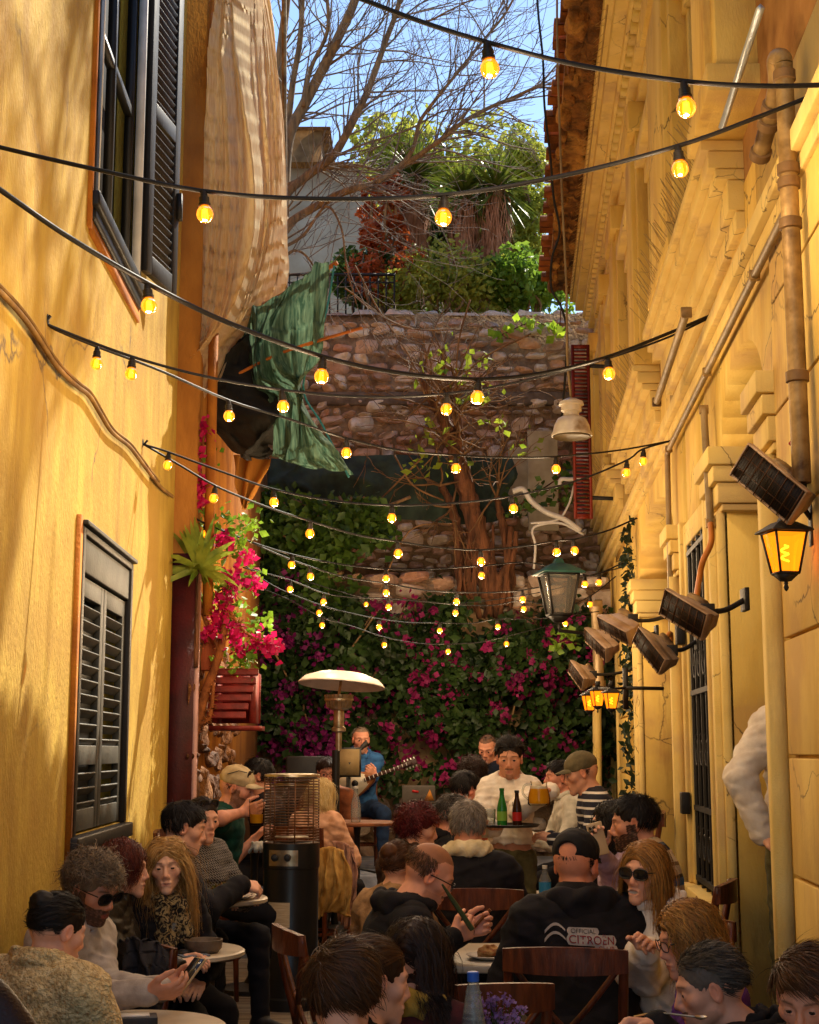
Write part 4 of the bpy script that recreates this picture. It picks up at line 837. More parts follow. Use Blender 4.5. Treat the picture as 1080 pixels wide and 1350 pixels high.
G = sheet([[(318, 418, 10.6), (360, 396, 10.5), (400, 370, 10.4), (441, 350, 10.3)], [(318, 460, 10.6), (352, 446, 10.5), (390, 430, 10.4), (428, 420, 10.3)], [(336, 512, 10.5), (360, 500, 10.4), (384, 495, 10.35), (412, 480, 10.3)], [(366, 528, 10.4), (376, 518, 10.35), (386, 512, 10.35), (400, 508, 10.3)], [(362, 560, 10.4), (380, 548, 10.35), (398, 540, 10.3), (418, 548, 10.3)], [(358, 600, 10.4), (388, 606, 10.3), (415, 605, 10.25), (440, 592, 10.25)], [(356, 602, 10.4), (392, 614, 10.3), (425, 622, 10.2), (460, 629, 10.2)]], 60, 90, fg)
MB().grid(G).build('cloth', m_net, gn, world=True, smooth=180)
b = MB(); b.tube([at(318, 420, 10.62), at(445, 346, 10.3)], .016, 6); b.tube(spline([at(300, 500, 10.4), at(360, 470, 10.3), at(410, 452, 10.2), at(478, 432, 10.15)], 5), .011, 6); b.tube([at(405, 455, 10.2), at(462, 436, 10.1)], .009, 5); b.build('orange_pole', M('orange_cane', '#c8742c', c2='#8a4a18', bump=.3), gn, world=True, smooth=60)
b = MB(); b.tube(spline([at(441, 350, 10.28), at(428, 420, 10.28), at(400, 508, 10.28), at(425, 560, 10.24), at(460, 629, 10.18)], 6), .008, 5); b.build('edge_cord', M('teal_cord', '#3f8a8c', rough=.7), gn, world=True, smooth=60)
bn = thing('black_netting', 'black netting bundle drooping below the burlap curtain', 'netting', at(330, 600, 10.7))
def fk(u, v): return .18*np.sin(v*3.1)*np.sin(u*3.1)+.14*rdg(u*4+v*3, v*6, 14)+.05*rdg(u*9, v*15, 15)
G = sheet([[(300, 440, 10.7), (330, 440, 10.6), (350, 450, 10.6)], [(262, 520, 10.8), (310, 500, 10.5), (365, 510, 10.6)], [(280, 560, 10.8), (325, 560, 10.4), (375, 560, 10.6)], [(310, 600, 10.8), (335, 600, 10.5), (362, 592, 10.6)], [(322, 606, 10.8), (338, 610, 10.6), (356, 602, 10.6)]], 34, 40, fk)
MB().grid(G).build('cloth', m_netdk, bn, world=True, smooth=180)
fl = thing('tan_flap', 'triangular tan canvas flap hanging below the black netting', 'canvas flap', at(330, 680, 10.9))
G = sheet([[(308, 600, 10.8), (330, 602, 10.8), (360, 606, 10.8)], [(312, 640, 10.8), (326, 640, 10.8), (346, 632, 10.8)], [(320, 672, 10.8), (322, 672, 10.8), (326, 670, 10.8)]], 16, 20, lambda u, v: .03*np.sin(u*14+v*3))
MB().grid(G).build('cloth', m_tan, fl, world=True, smooth=180)
tp = thing('dark_tarpaulin', 'long dark tarpaulin strip fixed across the stone wall behind the gnarled tree', 'tarpaulin', at(500, 680, 15.6))
def ft(u, v): return .09*rdg(u*14+v, v*1.5, 16)+.04*rdg(u*30, v*3, 17)+.05*np.sin(v*3.1)
G = sheet([[(335, 606, 15.75), (420, 604, 15.75), (520, 600, 15.75), (620, 604, 15.75), (678, 604, 15.75)], [(335, 640, 15.7), (420, 640, 15.7), (520, 640, 15.7), (620, 645, 15.7), (674, 645, 15.7)], [(335, 672, 15.75), (420, 690, 15.75), (520, 686, 15.75), (620, 692, 15.75), (672, 684, 15.75)]], 110, 20, ft)
MB().grid(G).build('cloth', m_tarp, tp, world=True, smooth=180)
# pale boards and pipes on the right of the stone wall
bd = thing('pale_board', 'two pale upright boards leaning on the stone wall below the white lamp', 'board', at(710, 690, 16.3)); m_bd = M('pale_board_paint', '#b8ab92', c2='#988a70', scale=5, bump=.3)
for x0, x1, y0, y1, Y in ((671, 700, 590, 680, 16.4), (697, 735, 568, 700, 16.3)):
    a, c = at(x0, y1, Y), at(x1, y0, Y); b = MB(); b.box((a+c)/2, (c[0]-a[0], .05, c[2]-a[2])); b.build('panel', m_bd, bd, world=True, bevel=.01)
wp = thing('white_pipes', 'tangle of white plastic pipes looping from the boards to the right wall', 'pipes', at(720, 680, 15.0))
for pts, r in (([(676, 648), (690, 645), (700, 660), (720, 675), (745, 685), (766, 700)], .03), ([(738, 640), (740, 632), (752, 632), (766, 630)], .022), ([(704, 750), (706, 720), (702, 700), (712, 692), (740, 690), (770, 705)], .014), ([(700, 690), (735, 685), (750, 665), (757, 640)], .012)):
    b = MB(); b.tube(spline([at(x, y, 15.0) for x, y in pts], 7), r, 7); b.build('pipe', m_white, wp, world=True, smooth=180)
# black cable dropping from the eave and thin wires
tag(lines([spline([at(x, y, 10.2) for x, y in ((706, -40), (710, 20), (716, 80), (718, 140), (726, 210), (730, 260), (738, 305), (728, 340), (727, 380), (740, 405), (748, 440), (745, 500), (740, 560))], 6)], .009).build('hanging_cable', m_black, smooth=180), 'loose black cable dropping from the sky past the ruined eave', 'cable')
# ================================================================== STRING LIGHTS, LAMPS, HEATERS
m_cable = M('black_rubber', (.012, .010, .009), rough=.6, bump=0); m_sock = M('bulb_socket', (.016, .012, .010), rough=.55, bump=.1)
m_bulb = glassy('amber_bulb_glass', '#e8a030', .25, emit='#ff8410', estr=.34); m_fil = emis('filament', '#ffc860', 3.0); m_fil2 = emis('filament_pale', '#ffe9b0', 5.0)
def bulb_proto():
    s = MB().lathe([(.001, .052), (.008, .052), (.012, .046), (.014, .03), (.0185, .028), (.0185, .008), (.0215, .006), (.0215, -.004), (.001, -.004)], n=12).build('socket', m_sock, smooth=40)
    g = MB().lathe([(.012, -.003), (.020, -.009), (.0275, -.020), (.0305, -.034), (.0275, -.048), (.018, -.060), (.009, -.0635), (.001, -.0645)], n=14).build('bulb', m_bulb, s, smooth=180)
    b = MB()
    for k in range(4):
        a = k*math.pi/2; b.tube([(.006*math.cos(a), .006*math.sin(a), -.016), (.009*math.cos(a), .009*math.sin(a), -.05)], .0032, 5)
    b.build('filament', m_fil, g); return s
BL = bpy.data.lights.new('bulb_light', 'POINT'); BL.energy = 1.55; BL.color = (1, .72, .42); BL.shadow_soft_size = .04
def bulb_lamp(t, p):                            # the light a lit bulb gives off
    o = bpy.data.objects.new('bulb_light', BL); COL.objects.link(o); o.parent = t; o.location = Vector(p-V3(0, 0, .16))-Vector(t.location)
BP = None
def string_lights(label, pts, Yl, Yr, sc=1.0, r=.0075, ends=()):
    """pts: (px, py of the cable, 1 for a bulb) from left to right"""
    global BP
    x0, x1 = pts[0][0], pts[-1][0]; W = [at(x, y, Yl+(Yr-Yl)*(x-x0)/(x1-x0)) for x, y, *_ in pts]
    t = thing('string_lights', label, 'string lights', tuple(W[0]), 0, 'strings of amber bulbs across the alley')
    P = spline(W, 9); MB().tube(P, r, 6).build('cable', m_cable, t, world=True, smooth=180)
    for p, q in zip(W, pts):
        if len(q) < 3 or not q[2]: continue
        s = copy_tree(BP, t) if BP else None
        if s is None: s = bulb_proto(); s.parent = t; BP = s
        s.location = Vector(p-V3(0, 0, .045*sc))-Vector(t.location); s.scale = (sc*.86,)*3
        if abs(p[0]-LWX(p[1])) > .45 and abs(RWX(p[1])-p[0]) > .45: bulb_lamp(t, p)
        s.rotation_euler = (random.uniform(-.12, .12), random.uniform(-.12, .12)+(-1.2 if q[2] == 2 else 0), random.uniform(0, 3)) if q[2] != 2 else (0, -1.35, 0)
    return t
string_lights('highest string of bulbs, slanting from the sky to the top of the drainpipe', [(300, -70), (400, -30), (480, 0), (560, 30), (644, 56, 1), (760, 85), (903, 107, 1), (1000, 113), (1080, 112), (1120, 108)], 4.2, 4.05, 1.12)
string_lights('second string from the top, passing under the open black window to the right edge', [(-60, 178), (0, 194), (130, 224), (270, 252, 1), (420, 262), (585, 257, 1), (740, 232), (895, 192, 1), (1000, 154), (1080, 122), (1130, 100)], 4.55, 4.5, 1.05)
string_lights('thick cabled string swagging from the left edge to the stucco cornice', [(-60, 210), (0, 250), (90, 312), (196, 374, 1), (300, 425), (425, 470, 1), (530, 492), (630, 500, 1), (720, 491), (802, 470, 1), (880, 440), (944, 413, 2)], 4.5, 7.0, 1.12, .0095)
string_lights('string from the left wall hook whose lowest bulb hangs before the gnarled trunk', [(60, 424), (75, 435), (128, 457, 1), (210, 488), (302, 528, 1), (380, 552), (457, 578, 1), (530, 594), (601, 600, 1), (668, 603), (733, 602, 1), (820, 593), (895, 579)], 5.75, 8.9, 1.0, .006)
string_lights('string from the same left hook running above the green netting to the cornice', [(60, 424), (75, 433), (174, 470, 1), (270, 496), (373, 514, 1), (480, 523), (589, 519, 1), (700, 500), (800, 473), (880, 445), (944, 415)], 5.75, 7.1, 1.0, .006)
string_lights('string from the second left hook crossing below the dark tarpaulin, upper of the pair', [(190, 586), (222, 596, 1), (290, 621), (361, 645, 1), (440, 660), (517, 666, 1), (600, 663), (676, 654, 1), (760, 634), (826, 607, 1), (848, 592, 1), (897, 578)], 8.3, 9.0, 1.05, .0065)
string_lights('string from the second left hook, lower of the pair, ending at the grey conduit', [(190, 586), (240, 615), (283, 640, 1), (345, 666), (409, 687, 1), (470, 705), (525, 714, 1), (580, 722), (634, 725, 1), (690, 720), (734, 713, 1), (757, 711, 1), (800, 700), (840, 683)], 8.3, 10.0, 1.05, .0065)
string_lights('string starting above the dracaena with bulbs before the gnarled tree foot', [(240, 672), (271, 690, 1), (330, 714), (385, 731, 1), (450, 744), (509, 750, 1), (570, 750), (635, 746, 1), (700, 742), (771, 758, 1), (790, 756, 1), (822, 742)], 9.8, 11.6, 1.0, .006)
string_lights('string from the bougainvillea sagging across the lower stones, with a bulb by its red flowers', [(246, 682), (305, 703, 1), (360, 728), (409, 747, 1), (460, 762), (509, 769, 1), (560, 778), (602, 781, 1), (650, 781), (689, 778, 1), (740, 768), (820, 748)], 10.0, 12.0, 1.0, .006)
string_lights('string of small bulbs just above the purple flowers, ending at the pale drainpipe', [(320, 748), (383, 765, 1), (427, 782, 1), (470, 788), (512, 789, 1), (560, 793), (601, 797, 1), (650, 798), (690, 792, 1), (740, 800), (778, 786, 1), (812, 760)], 11.0, 12.6, .95, .005)
string_lights('string looping low over the bougainvillea with a bulb beside the green street lantern', [(310, 735), (360, 772), (421, 797, 1), (460, 808), (500, 816, 1), (540, 821), (580, 821, 1), (620, 822), (656, 816, 1), (700, 816), (745, 812, 1), (790, 806)], 12.0, 13.2, .95, .005)
string_lights('lowest string of bulbs hanging in front of the magenta flowers', [(330, 770), (380, 790), (425, 814, 1), (465, 826), (507, 840, 1), (550, 848), (591, 849, 1), (630, 847), (668, 839, 1), (720, 826), (780, 812)], 12.8, 13.8, .95, .005)
string_lights('short string of tiny bulbs behind the others, in the middle of the stone wall', [(400, 765), (442, 778), (483, 788, 1), (545, 792), (600, 796), (690, 785, 1), (760, 770)], 13.4, 14.0, .85, .005)
for (x, y, Y, lab) in ((60, 424, 5.75, 'iron hook on the sunlit left wall holding two strings of bulbs'), (190, 586, 8.3, 'iron hook near the corner of the yellow wall above the potted flowers')):
    b = MB(); p = at(x, y, Y); q = V3(LWX(Y)-.01, Y, p[2]+.01); b.tube([q, p, p+V3(.02, 0, .025)], .007, 6); b.lathe([(.001, 0), (.022, 0), (.022, .012), (.001, .012)], q, np.array(Matrix.Rotation(R_(90), 3, 'Y')), 10)
    tag(b.build('wall_hook', m_iron, smooth=40), lab, 'hook')
# ---- gas radiant heaters on the right wall
m_heat = M('heater_metal', '#b49a80', c2='#86684a', rough=.45, metal=.35, scale=8, bump=.2, bscale=60); m_grill = M('heater_grille', (.022, .016, .012), rough=.6, bump=0)
m_bar = M('heater_bar', '#4e3018', rough=.5, metal=.4, bump=0); m_hose = M('orange_hose', '#c9761c', rough=.5, bump=.1); m_tap = M('red_tap', '#b03a1e', rough=.5, bump=0)
def radiant(label, A, B_, C_, depth, hose=None, tap=False, nb=8, arm=None):
    A, B_, C_ = at(*A), at(*B_), at(*C_); e1 = C_-B_; e2 = A-B_; e2 = e2-e1*(e1@e2)/(e1@e1); L, H = np.linalg.norm(e1), np.linalg.norm(e2); u, v = e1/L, e2/H; n = np.cross(u, v)
    if n@V3(-.5, -.6, -.6) < 0: n = -n
    t = thing('gas_heater', label, 'gas heater', tuple(B_), 0, 'gas radiant heaters on the right wall'); O = B_
    q = lambda a, b_, c: O+u*a*L+v*b_*H-n*c
    b = MB()
    for a0, a1, b0, b1 in ((0, 1, 0, .06), (0, 1, .94, 1), (0, .025, .06, .94), (.975, 1, .06, .94)): b.hexa([q(a0, b0, .02), q(a1, b0, .02), q(a1, b1, .02), q(a0, b1, .02), q(a0, b0, -.006), q(a1, b0, -.006), q(a1, b1, -.006), q(a0, b1, -.006)])
    b.hexa([q(0, 0, .02), q(1, 0, .02), q(1, 1, .02), q(0, 1, .02), q(.08, .18, depth*.55), q(.92, .18, depth*.55), q(.92, .82, depth*.55), q(.08, .82, depth*.55)])
    b.hexa([q(.08, .2, depth*.551), q(.92, .2, depth*.551), q(.92, .8, depth*.551), q(.08, .8, depth*.551), q(.16, .28, depth), q(.84, .28, depth), q(.84, .72, depth), q(.16, .72, depth)])
    fixn(b.build('hood', m_heat, t, world=True, bevel=.003))
    b = MB(); b.hexa([q(.025, .06, .012), q(.975, .06, .012), q(.975, .94, .012), q(.025, .94, .012), q(.025, .06, .004), q(.975, .06, .004), q(.975, .94, .004), q(.025, .94, .004)]); fixn(b.build('burner_plate', m_grill, t, world=True))
    b = MB()
    for a in np.linspace(.04, .96, nb): b.tube([q(a, .03, -.01), q(a, .97, -.01)], .0028, 4)
    for c in (.33, .66): b.tube([q(.02, c, -.008), q(.98, c, -.008)], .0018, 4)
    for a in np.linspace(.06, .94, 26): b.tube([q(a, .04, -.004), q(a, .96, -.004)], .0009, 3)
    b.build('guard_wire', m_bar, t, world=True)
    c = q(.5, .5, depth); wy = c[1]+.1; wall = V3(RWX(wy)-.005, wy, c[2]+.06)
    b = MB(); b.tube(spline([c, (c+wall)/2+V3(0, 0, -.02), wall], 5), .013, 7); b.box(wall, (.02, .1, .1)); b.box(q(.5, .5, depth+.02), (.06, .06, .06)); b.build('bracket', m_iron, t, world=True, bevel=.003)
    b = MB(); b.lathe([(.001, -.06), (.022, -.06), (.026, -.03), (.026, .03), (.018, .06), (.001, .06)], q(.3, .62, depth+.02), np.array(Vector(u).to_track_quat('Z', 'Y').to_matrix()), 10); b.build('gas_valve', m_pipe, t, world=True, smooth=40)
    if hose is not None: b = MB(); b.tube(spline([at(*h) for h in hose]+[q(.3, .6, depth)], 6), .014, 7); b.build('hose', m_hose, t, world=True, smooth=180)
    if tap:
        p = at(1058, 596, 4.95); b = MB(); b.tube([p-V3(0, 0, .05), p+V3(0, 0, .06)], .012, 7); b.box(p+V3(-.02, -.015, .01), (.07, .012, .016), rot((0, 1, 0), 40)); b.box(p+V3(-.02, -.015, .01), (.016, .012, .05)); b.build('tap', m_tap, t, world=True, bevel=.003)
radiant('largest gas heater, hanging over the amber lantern at the right edge', (993, 588, 4.74), (962, 626, 4.82), (1039, 692, 4.66), .13, None, True, 8)
radiant('gas heater with an orange hose beside the iron-grilled window', (890, 783, 6.22), (869, 810, 6.32), (925, 845, 6.14), .12, [(937, 690, 6.55), (938, 715, 6.5), (927, 740, 6.5), (922, 765, 6.5)], False, 7)
radiant('steeply tilted gas heater in front of the second arch', (846, 830, 7.98), (834, 846, 8.06), (869, 890, 7.86), .13, [(886, 862, 8.2), (885, 850, 8.2), (884, 835, 8.2)], False, 7)
radiant('brown gas heater left of the steeply tilted one', (799, 818, 8.95), (792, 830, 9.08), (831, 852, 8.85), .13, None, False, 6)
radiant('small gas heater beside the pale drainpipe', (780, 836, 10.3), (772, 846, 10.45), (800, 874, 10.2), .13, None, False, 6)
radiant('farthest gas heater, above the triple lantern', (757, 876, 12.0), (749, 886, 12.12), (767, 911, 11.9), .13, [(790, 900, 12.2), (786, 902, 12.1), (775, 899, 12.1)], False, 5)
# ---- lanterns
m_amber = glassy('amber_glass', '#d07a1c', .2, emit='#ff8a10', estr=.27); m_clear = glassy('old_glass', '#d9ccb8', .2, body=.10)
m_green = M('green_enamel', '#28584e', c2='#1c3f38', rough=.5, bump=.1); m_coil = emis('lamp_coil', '#f0ffb0', 1.4)
def lantern(parent, c, s, glass, frame, roofm, lit, finial=True, hang=0):
    """four-sided tapered lantern; c is the middle of the glass"""
    a = [(-1, -1), (1, -1), (1, 1), (-1, 1)]; R = rot((0, 0, 1), 12)
    ring = lambda r, z: [c+R@V3(x*r, y*r, z) for x, y in a]
    t_, b_ = ring(.5*s, .62*s), ring(.30*s, -.62*s); g = MB()
    ti, bi = ring(.47*s, .60*s), ring(.28*s, -.60*s); g.add(bi+ti, [(0, 1, 5, 4), (1, 2, 6, 5), (2, 3, 7, 6), (3, 0, 4, 7)]); g.build('glass', glass, parent, world=True)
    f = MB()
    for p, q in zip(b_, t_): f.tube([p, q], .042*s, 5)
    for r_ in (t_, b_):
        for i in range(4): f.tube([r_[i], r_[(i+1) % 4]], .045*s, 5)
    f.add(ring(.31*s, -.63*s)+ring(.12*s, -.86*s), [(0, 1, 2, 3), (0, 4, 5, 1), (1, 5, 6, 2), (2, 6, 7, 3), (3, 7, 4, 0), (4, 7, 6, 5)])
    if finial: f.lathe([(.001, -1.16*s), (.05*s, -1.12*s), (.085*s, -1.04*s), (.05*s, -.96*s), (.07*s, -.92*s), (.05*s, -.86*s)], c, n=10)
    fixn(f.build('frame', frame, parent, world=True))
    k = MB(); k.add(ring(.66*s, .62*s)+ring(.66*s, .67*s)+ring(.30*s, .92*s)+ring(.16*s, .96*s)+ring(.10*s, 1.12*s), [(3, 2, 1, 0), (16, 17, 18, 19)]+[(4*j+i, 4*j+(i+1) % 4, 4*j+4+(i+1) % 4, 4*j+4+i) for j in range(4) for i in range(4)])
    if hang: k.tube([c+V3(0, 0, 1.1*s), c+V3(0, 0, 1.1*s+hang)], .03*s, 6)
    fixn(k.build('lantern_roof', roofm, parent, world=True, bevel=.004*s*4))
    if lit:
        q = MB(); th = np.linspace(0, 14, 40); q.tube(np.stack([c[0]+.10*s*np.cos(th), c[1]+.10*s*np.sin(th), c[2]-.25*s+th/14*.5*s], 1), .035*s, 5); q.build('lamp_coil', m_coil, parent, world=True, smooth=180)
p = at(1035, 729, 4.75); t = thing('wall_lantern', 'black wall lantern with glowing amber glass beneath the largest heater', 'lantern', tuple(p)); lantern(t, p, .108, m_amber, m_iron, m_iron, True)
b = MB(); b.tube(spline([p+V3(0, 0, .12), p+V3(.05, .02, .17), V3(RWX(4.8)-.02, 4.8, p[2]+.12)], 5), .009, 6); b.box(V3(RWX(4.8)-.015, 4.8, p[2]+.1), (.02, .05, .14)); b.build('bracket', m_iron, t, world=True)
p = at(737, 784, 10.6); t = thing('street_lantern', 'old green-roofed street lantern with clear glass above the magenta flowers', 'lantern', tuple(p)); lantern(t, p, .235, m_clear, m_iron, m_green, False, False, .1)
b = MB(); q = p+V3(0, 0, -.34*.62); b.tube([p+V3(0, 0, -.21), p+V3(0, 0, -.26), p+V3(.45, .5, -.26), V3(RWX(11.5)-.02, 11.5, p[2]-.26)], .014, 6); b.build('bracket', m_iron, t, world=True)
t = thing('triple_lantern', 'iron wall bracket carrying three small glowing lanterns under the farthest heater', 'lantern', tuple(at(806, 915, 10.2)))
for x, y, Y in ((777, 927, 10.5), (788, 921, 10.2), (806, 924, 9.9)): lantern(t, at(x, y, Y), .085, m_amber, m_iron, m_iron, True)
b = MB(); b.tube([at(824, 907, 10.0), at(806, 908, 9.9), at(788, 908, 10.2), at(777, 913, 10.5)], .014, 6); b.box(at(825, 908, 10.05), (.03, .06, .28)); b.tube([at(824, 907, 10.0), V3(RWX(10.1), 10.1, at(824, 907, 10)[2])], .014, 6)
for x, Y in ((806, 9.9), (788, 10.2)): b.tube([at(x, 906, Y), at(x, 898, Y)], .018, 6)
b.build('bracket', m_iron, t, world=True)
# white enamel pendant lamp
p = at(754, 575, 9.3); m_en = M('white_enamel', '#d9d2c4', c2='#b8ab96', rough=.3, spec=.5, bump=.05, scale=7, c3='#8a7458', sc3=6)
t = thing('pendant_lamp', 'white enamel industrial pendant lamp hanging before the red shutter', 'pendant lamp', tuple(p)); k = .132
b = MB(); b.lathe([(k*.93, .0), (k*1.0, .0), (k*1.0, .012), (k*.92, .03), (k*.86, .07), (k*.68, .115), (k*.45, .13), (k*.38, .131), (k*.38, .155), (k*.5, .165), (k*.5, .20), (k*.62, .205), (k*.58, .225), (k*.3, .245), (.001, .25)], p, n=28); b.lathe([(k*.95, .004), (k*.84, .06), (k*.6, .11), (.001, .12)], p, n=28); b.build('shade', m_en, t, world=True, smooth=40)
b = MB(); b.lathe([(k*.9, -.01), (k*.9, .002), (.001, .002)], p, n=24); b.build('diffuser', M('dusty_glass', '#6a5c44', rough=.4), t, world=True)
b = MB(); b.tube(spline([p+V3(0, 0, .24), at(748, 470, 9.3), at(747, 380, 9.3), at(741, 250, 9.3), at(735, 60, 9.3), at(735, -60, 9.3)], 6), .008, 5); b.build('cord', m_conduit, t, world=True, smooth=180)
# ---- patio heater with mushroom reflector
Yp = 11.4; base = at(446, 1062, Yp); base[2] = .36; t = thing('patio_heater', 'tall patio heater with a wide tilted white reflector disc', 'patio heater', tuple(base)); m_steel = M('brushed_steel', '#b8a890', c2='#948468', rough=.3, metal=.8, scale=20, bump=.1)
zz = lambda y: at(450, y, Yp)[2]; cx = base[0]
Rt = rot((0, 1, 0), 4)@rot((1, 0, 0), -5); rd = .335; c = V3(cx+.02, Yp, zz(899))
b = MB(); b.lathe([(rd, -.03), (rd, -.022), (rd*.86, .025), (rd*.55, .062), (.001, .075)], c, Rt, 40); b.lathe([(rd*.985, -.032), (rd*.8, .012), (rd*.5, .048), (.001, .06)], c, Rt, 40); b.build('reflector', M('white_reflector', '#ece6da', rough=.4, metal=.1, bump=.05, c2='#d2c8b8'), t, world=True, smooth=40)
b = MB(); z1, z0 = zz(916), zz(933); b.lathe([(.105, z1), (.105, z1-.005), (.085, z0), (.06, z0-.02), (.001, z0-.02)], (cx+.005, Yp, 0), n=20)
for k in range(20):
    a = k*.314; b.tube([(cx+.108*math.cos(a), Yp+.108*math.sin(a), z1), (cx+.088*math.cos(a), Yp+.088*math.sin(a), z0)], .006, 4)
b.tube([(cx, Yp, z1), (cx+.02, Yp, c[2]+.05)], .012, 6); b.lathe([(.112, z1-.045), (.112, z1-.03)], (cx, Yp, 0), n=20); b.build('burner', m_steel, t, world=True, smooth=40)
b = MB(); b.lathe([(.04, zz(933)-.02), (.04, zz(958)), (.055, zz(960)), (.055, zz(964)), (.024, zz(966)), (.024, zz(990))], (cx, Yp, 0), n=14); b.build('steel_pole', m_steel, t, world=True, smooth=40)
b = MB(); b.lathe([(.03, zz(989)), (.03, .42), (.24, .41), (.26, .36)], (cx-.02, Yp, 0), n=20); b.build('black_pole', m_black, t, world=True, smooth=40)
# ---- black cylindrical cage heater
Yh = 8.5; hx = at(383, 1200, Yh)[0]; t = thing('cage_heater', 'black cylindrical heater with a ringed wire cage and silver control panel', 'heater', (hx, Yh, .30)); zz = lambda y: at(383, y, Yh-.1)[2]; rh = .160
b = MB(); b.lathe([(rh*.98, .30), (rh*1.0, zz(1272)), (rh*.97, zz(1268)), (rh*.97, zz(1146)), (rh, zz(1145)), (rh, zz(1112)), (rh*.5, zz(1110)), (.001, zz(1110))], (hx, Yh, 0), n=36); b.build('body', M('black_steel', (.014, .013, .012), rough=.3, spec=.5, bump=.02), t, world=True, smooth=40)
b = MB(); b.lathe([(rh*1.12, .30), (rh*1.12, .36), (rh*1.02, .37)], (hx, Yh, 0), n=36); b.build('base_ring', m_black, t, world=True, smooth=40)
b = MB()
for z in np.linspace(zz(1112), zz(1027), 24):
    a = np.linspace(0, 2*math.pi, 41); b.tube(np.stack([hx+rh*.97*np.cos(a), Yh+rh*.97*np.sin(a), 0*a+z], 1), .0026, 4, cap=False)
for k in range(8): a = k*.785+.2; b.tube([(hx+rh*.965*math.cos(a), Yh+rh*.965*math.sin(a), zz(1112)), (hx+rh*.965*math.cos(a), Yh+rh*.965*math.sin(a), zz(1026))], .004, 5)
b.build('wire_cage', M('cage_wire', '#7a5438', rough=.4, metal=.5, bump=0), t, world=True, smooth=180)
b = MB(); b.lathe([(rh, zz(1024)), (rh*.98, zz(1021)), (rh*.6, zz(1020)), (.001, zz(1020))], (hx, Yh, 0), n=36); b.lathe([(.001, zz(1030)), (rh*.6, zz(1033)), (rh*.62, zz(1036)), (.001, zz(1037))], (hx, Yh, 0), n=30); b.lathe([(.001, zz(1102)), (rh*.6, zz(1104)), (rh*.62, zz(1106)), (.001, zz(1107))], (hx, Yh, 0), n=30); b.build('reflector_plate', m_steel, t, world=True, smooth=40)
def on_cyl(b, px0, px1, y0, y1, r, n=8):
    G = []
    for s in np.linspace(0, 1, n):
        p = at(px0+(px1-px0)*s, 1130, Yh-rh); dx = np.clip(p[0]-hx, -r*.99, r*.99); G.append([(hx+dx, Yh-math.sqrt(r*r-dx*dx), at(383, y1, Yh-rh*.9)[2]), (hx+dx, Yh-math.sqrt(r*r-dx*dx), at(383, y0, Yh-rh*.9)[2])])
    b.grid(G); return b
on_cyl(MB(), 354, 393, 1121, 1142, rh+.004).build('control_panel', m_steel, t, world=True)
on_cyl(MB(), 354, 383, 1190, 1223, rh+.002).build('paper_notice', M('paper', '#c9b596', c2='#a8906c', scale=60, stretch=(.2, .2, 4), bump=0), t, world=True)
b = MB()
for x in (362, 379):
    p = at(x, 1131, Yh-rh-.004); b.lathe([(.001, 0), (.021, 0), (.017, .024), (.001, .026)], p, np.array(Matrix.Rotation(R_(90), 3, 'X')), 14)
b.build('knob', m_black, t, world=True, smooth=40)
# ================================================================== PEOPLE
SKIN = {}
def skl(c):                                     # skin tones, a little paler and less orange than the sampled colour
    v = np.array(lin(c)); g = v.mean(); return list(np.clip((g+(v-g)*.74)*1.5, 0, .85))
def skin(c):
    if c not in SKIN: SKIN[c] = M('skin', skl(c), c2=[x*.86 for x in skl(c)], scale=30, rough=.58, bump=.2, bscale=200, bdist=.002, attr='col', spec=.25)
    return SKIN[c]
HAIRM = {}
def hairmat(cols):
    k = tuple(cols)
    if k not in HAIRM: HAIRM[k] = M('hair', (1, 1, 1), c2=(.75, .72, .7), scale=20, rough=.58, bump=0, island=list(k), spec=.28)
    return HAIRM[k]
CLOTH = {}
def cloth(name, c, c2=None, **k):
    key = (name, c)
    if key not in CLOTH: CLOTH[key] = M(name, c, c2=c2, scale=k.pop('scale', 18), rough=k.pop('rough', .92), bump=k.pop('bump', .35), bscale=k.pop('bscale', 240), bdist=k.pop('bdist', .004), **k)
    return CLOTH[key]
def stripes(name, cols, axis=2, period=.05, duty=.5, rough=.9):
    """knitted stripes across the body: cols are hex colours in order"""
    m = bpy.data.materials.new(name); m.use_nodes = True; t = m.node_tree; N, L = t.nodes, t.links; b = N['Principled BSDF']; b.inputs['Roughness'].default_value = rough
    tc = N.new('ShaderNodeTexCoord'); sp = N.new('ShaderNodeSeparateXYZ'); L.new(tc.outputs['Object'], sp.inputs[0])
    d = N.new('ShaderNodeMath'); d.operation = 'DIVIDE'; d.inputs[1].default_value = period; L.new(sp.outputs[axis], d.inputs[0])
    f = N.new('ShaderNodeMath'); f.operation = 'FRACT'; L.new(d.outputs[0], f.inputs[0])
    r = N.new('ShaderNodeValToRGB'); r.color_ramp.interpolation = 'CONSTANT'; L.new(f.outputs[0], r.inputs[0]); e = r.color_ramp.elements
    while len(e) < len(cols): e.new(.5)
    for i, c in enumerate(cols): e[i].position = c[1]; e[i].color = (*lin(c[0]), 1)
    L.new(r.outputs[0], b.inputs['Base Color']); n = N.new('ShaderNodeTexNoise'); n.inputs['Scale'].default_value = 200; L.new(tc.outputs['Object'], n.inputs[0])
    bp = N.new('ShaderNodeBump'); bp.inputs['Strength'].default_value = .4; bp.inputs['Distance'].default_value = .004; L.new(n.outputs[0], bp.inputs['Height']); L.new(bp.outputs[0], b.inputs['Normal']); return m
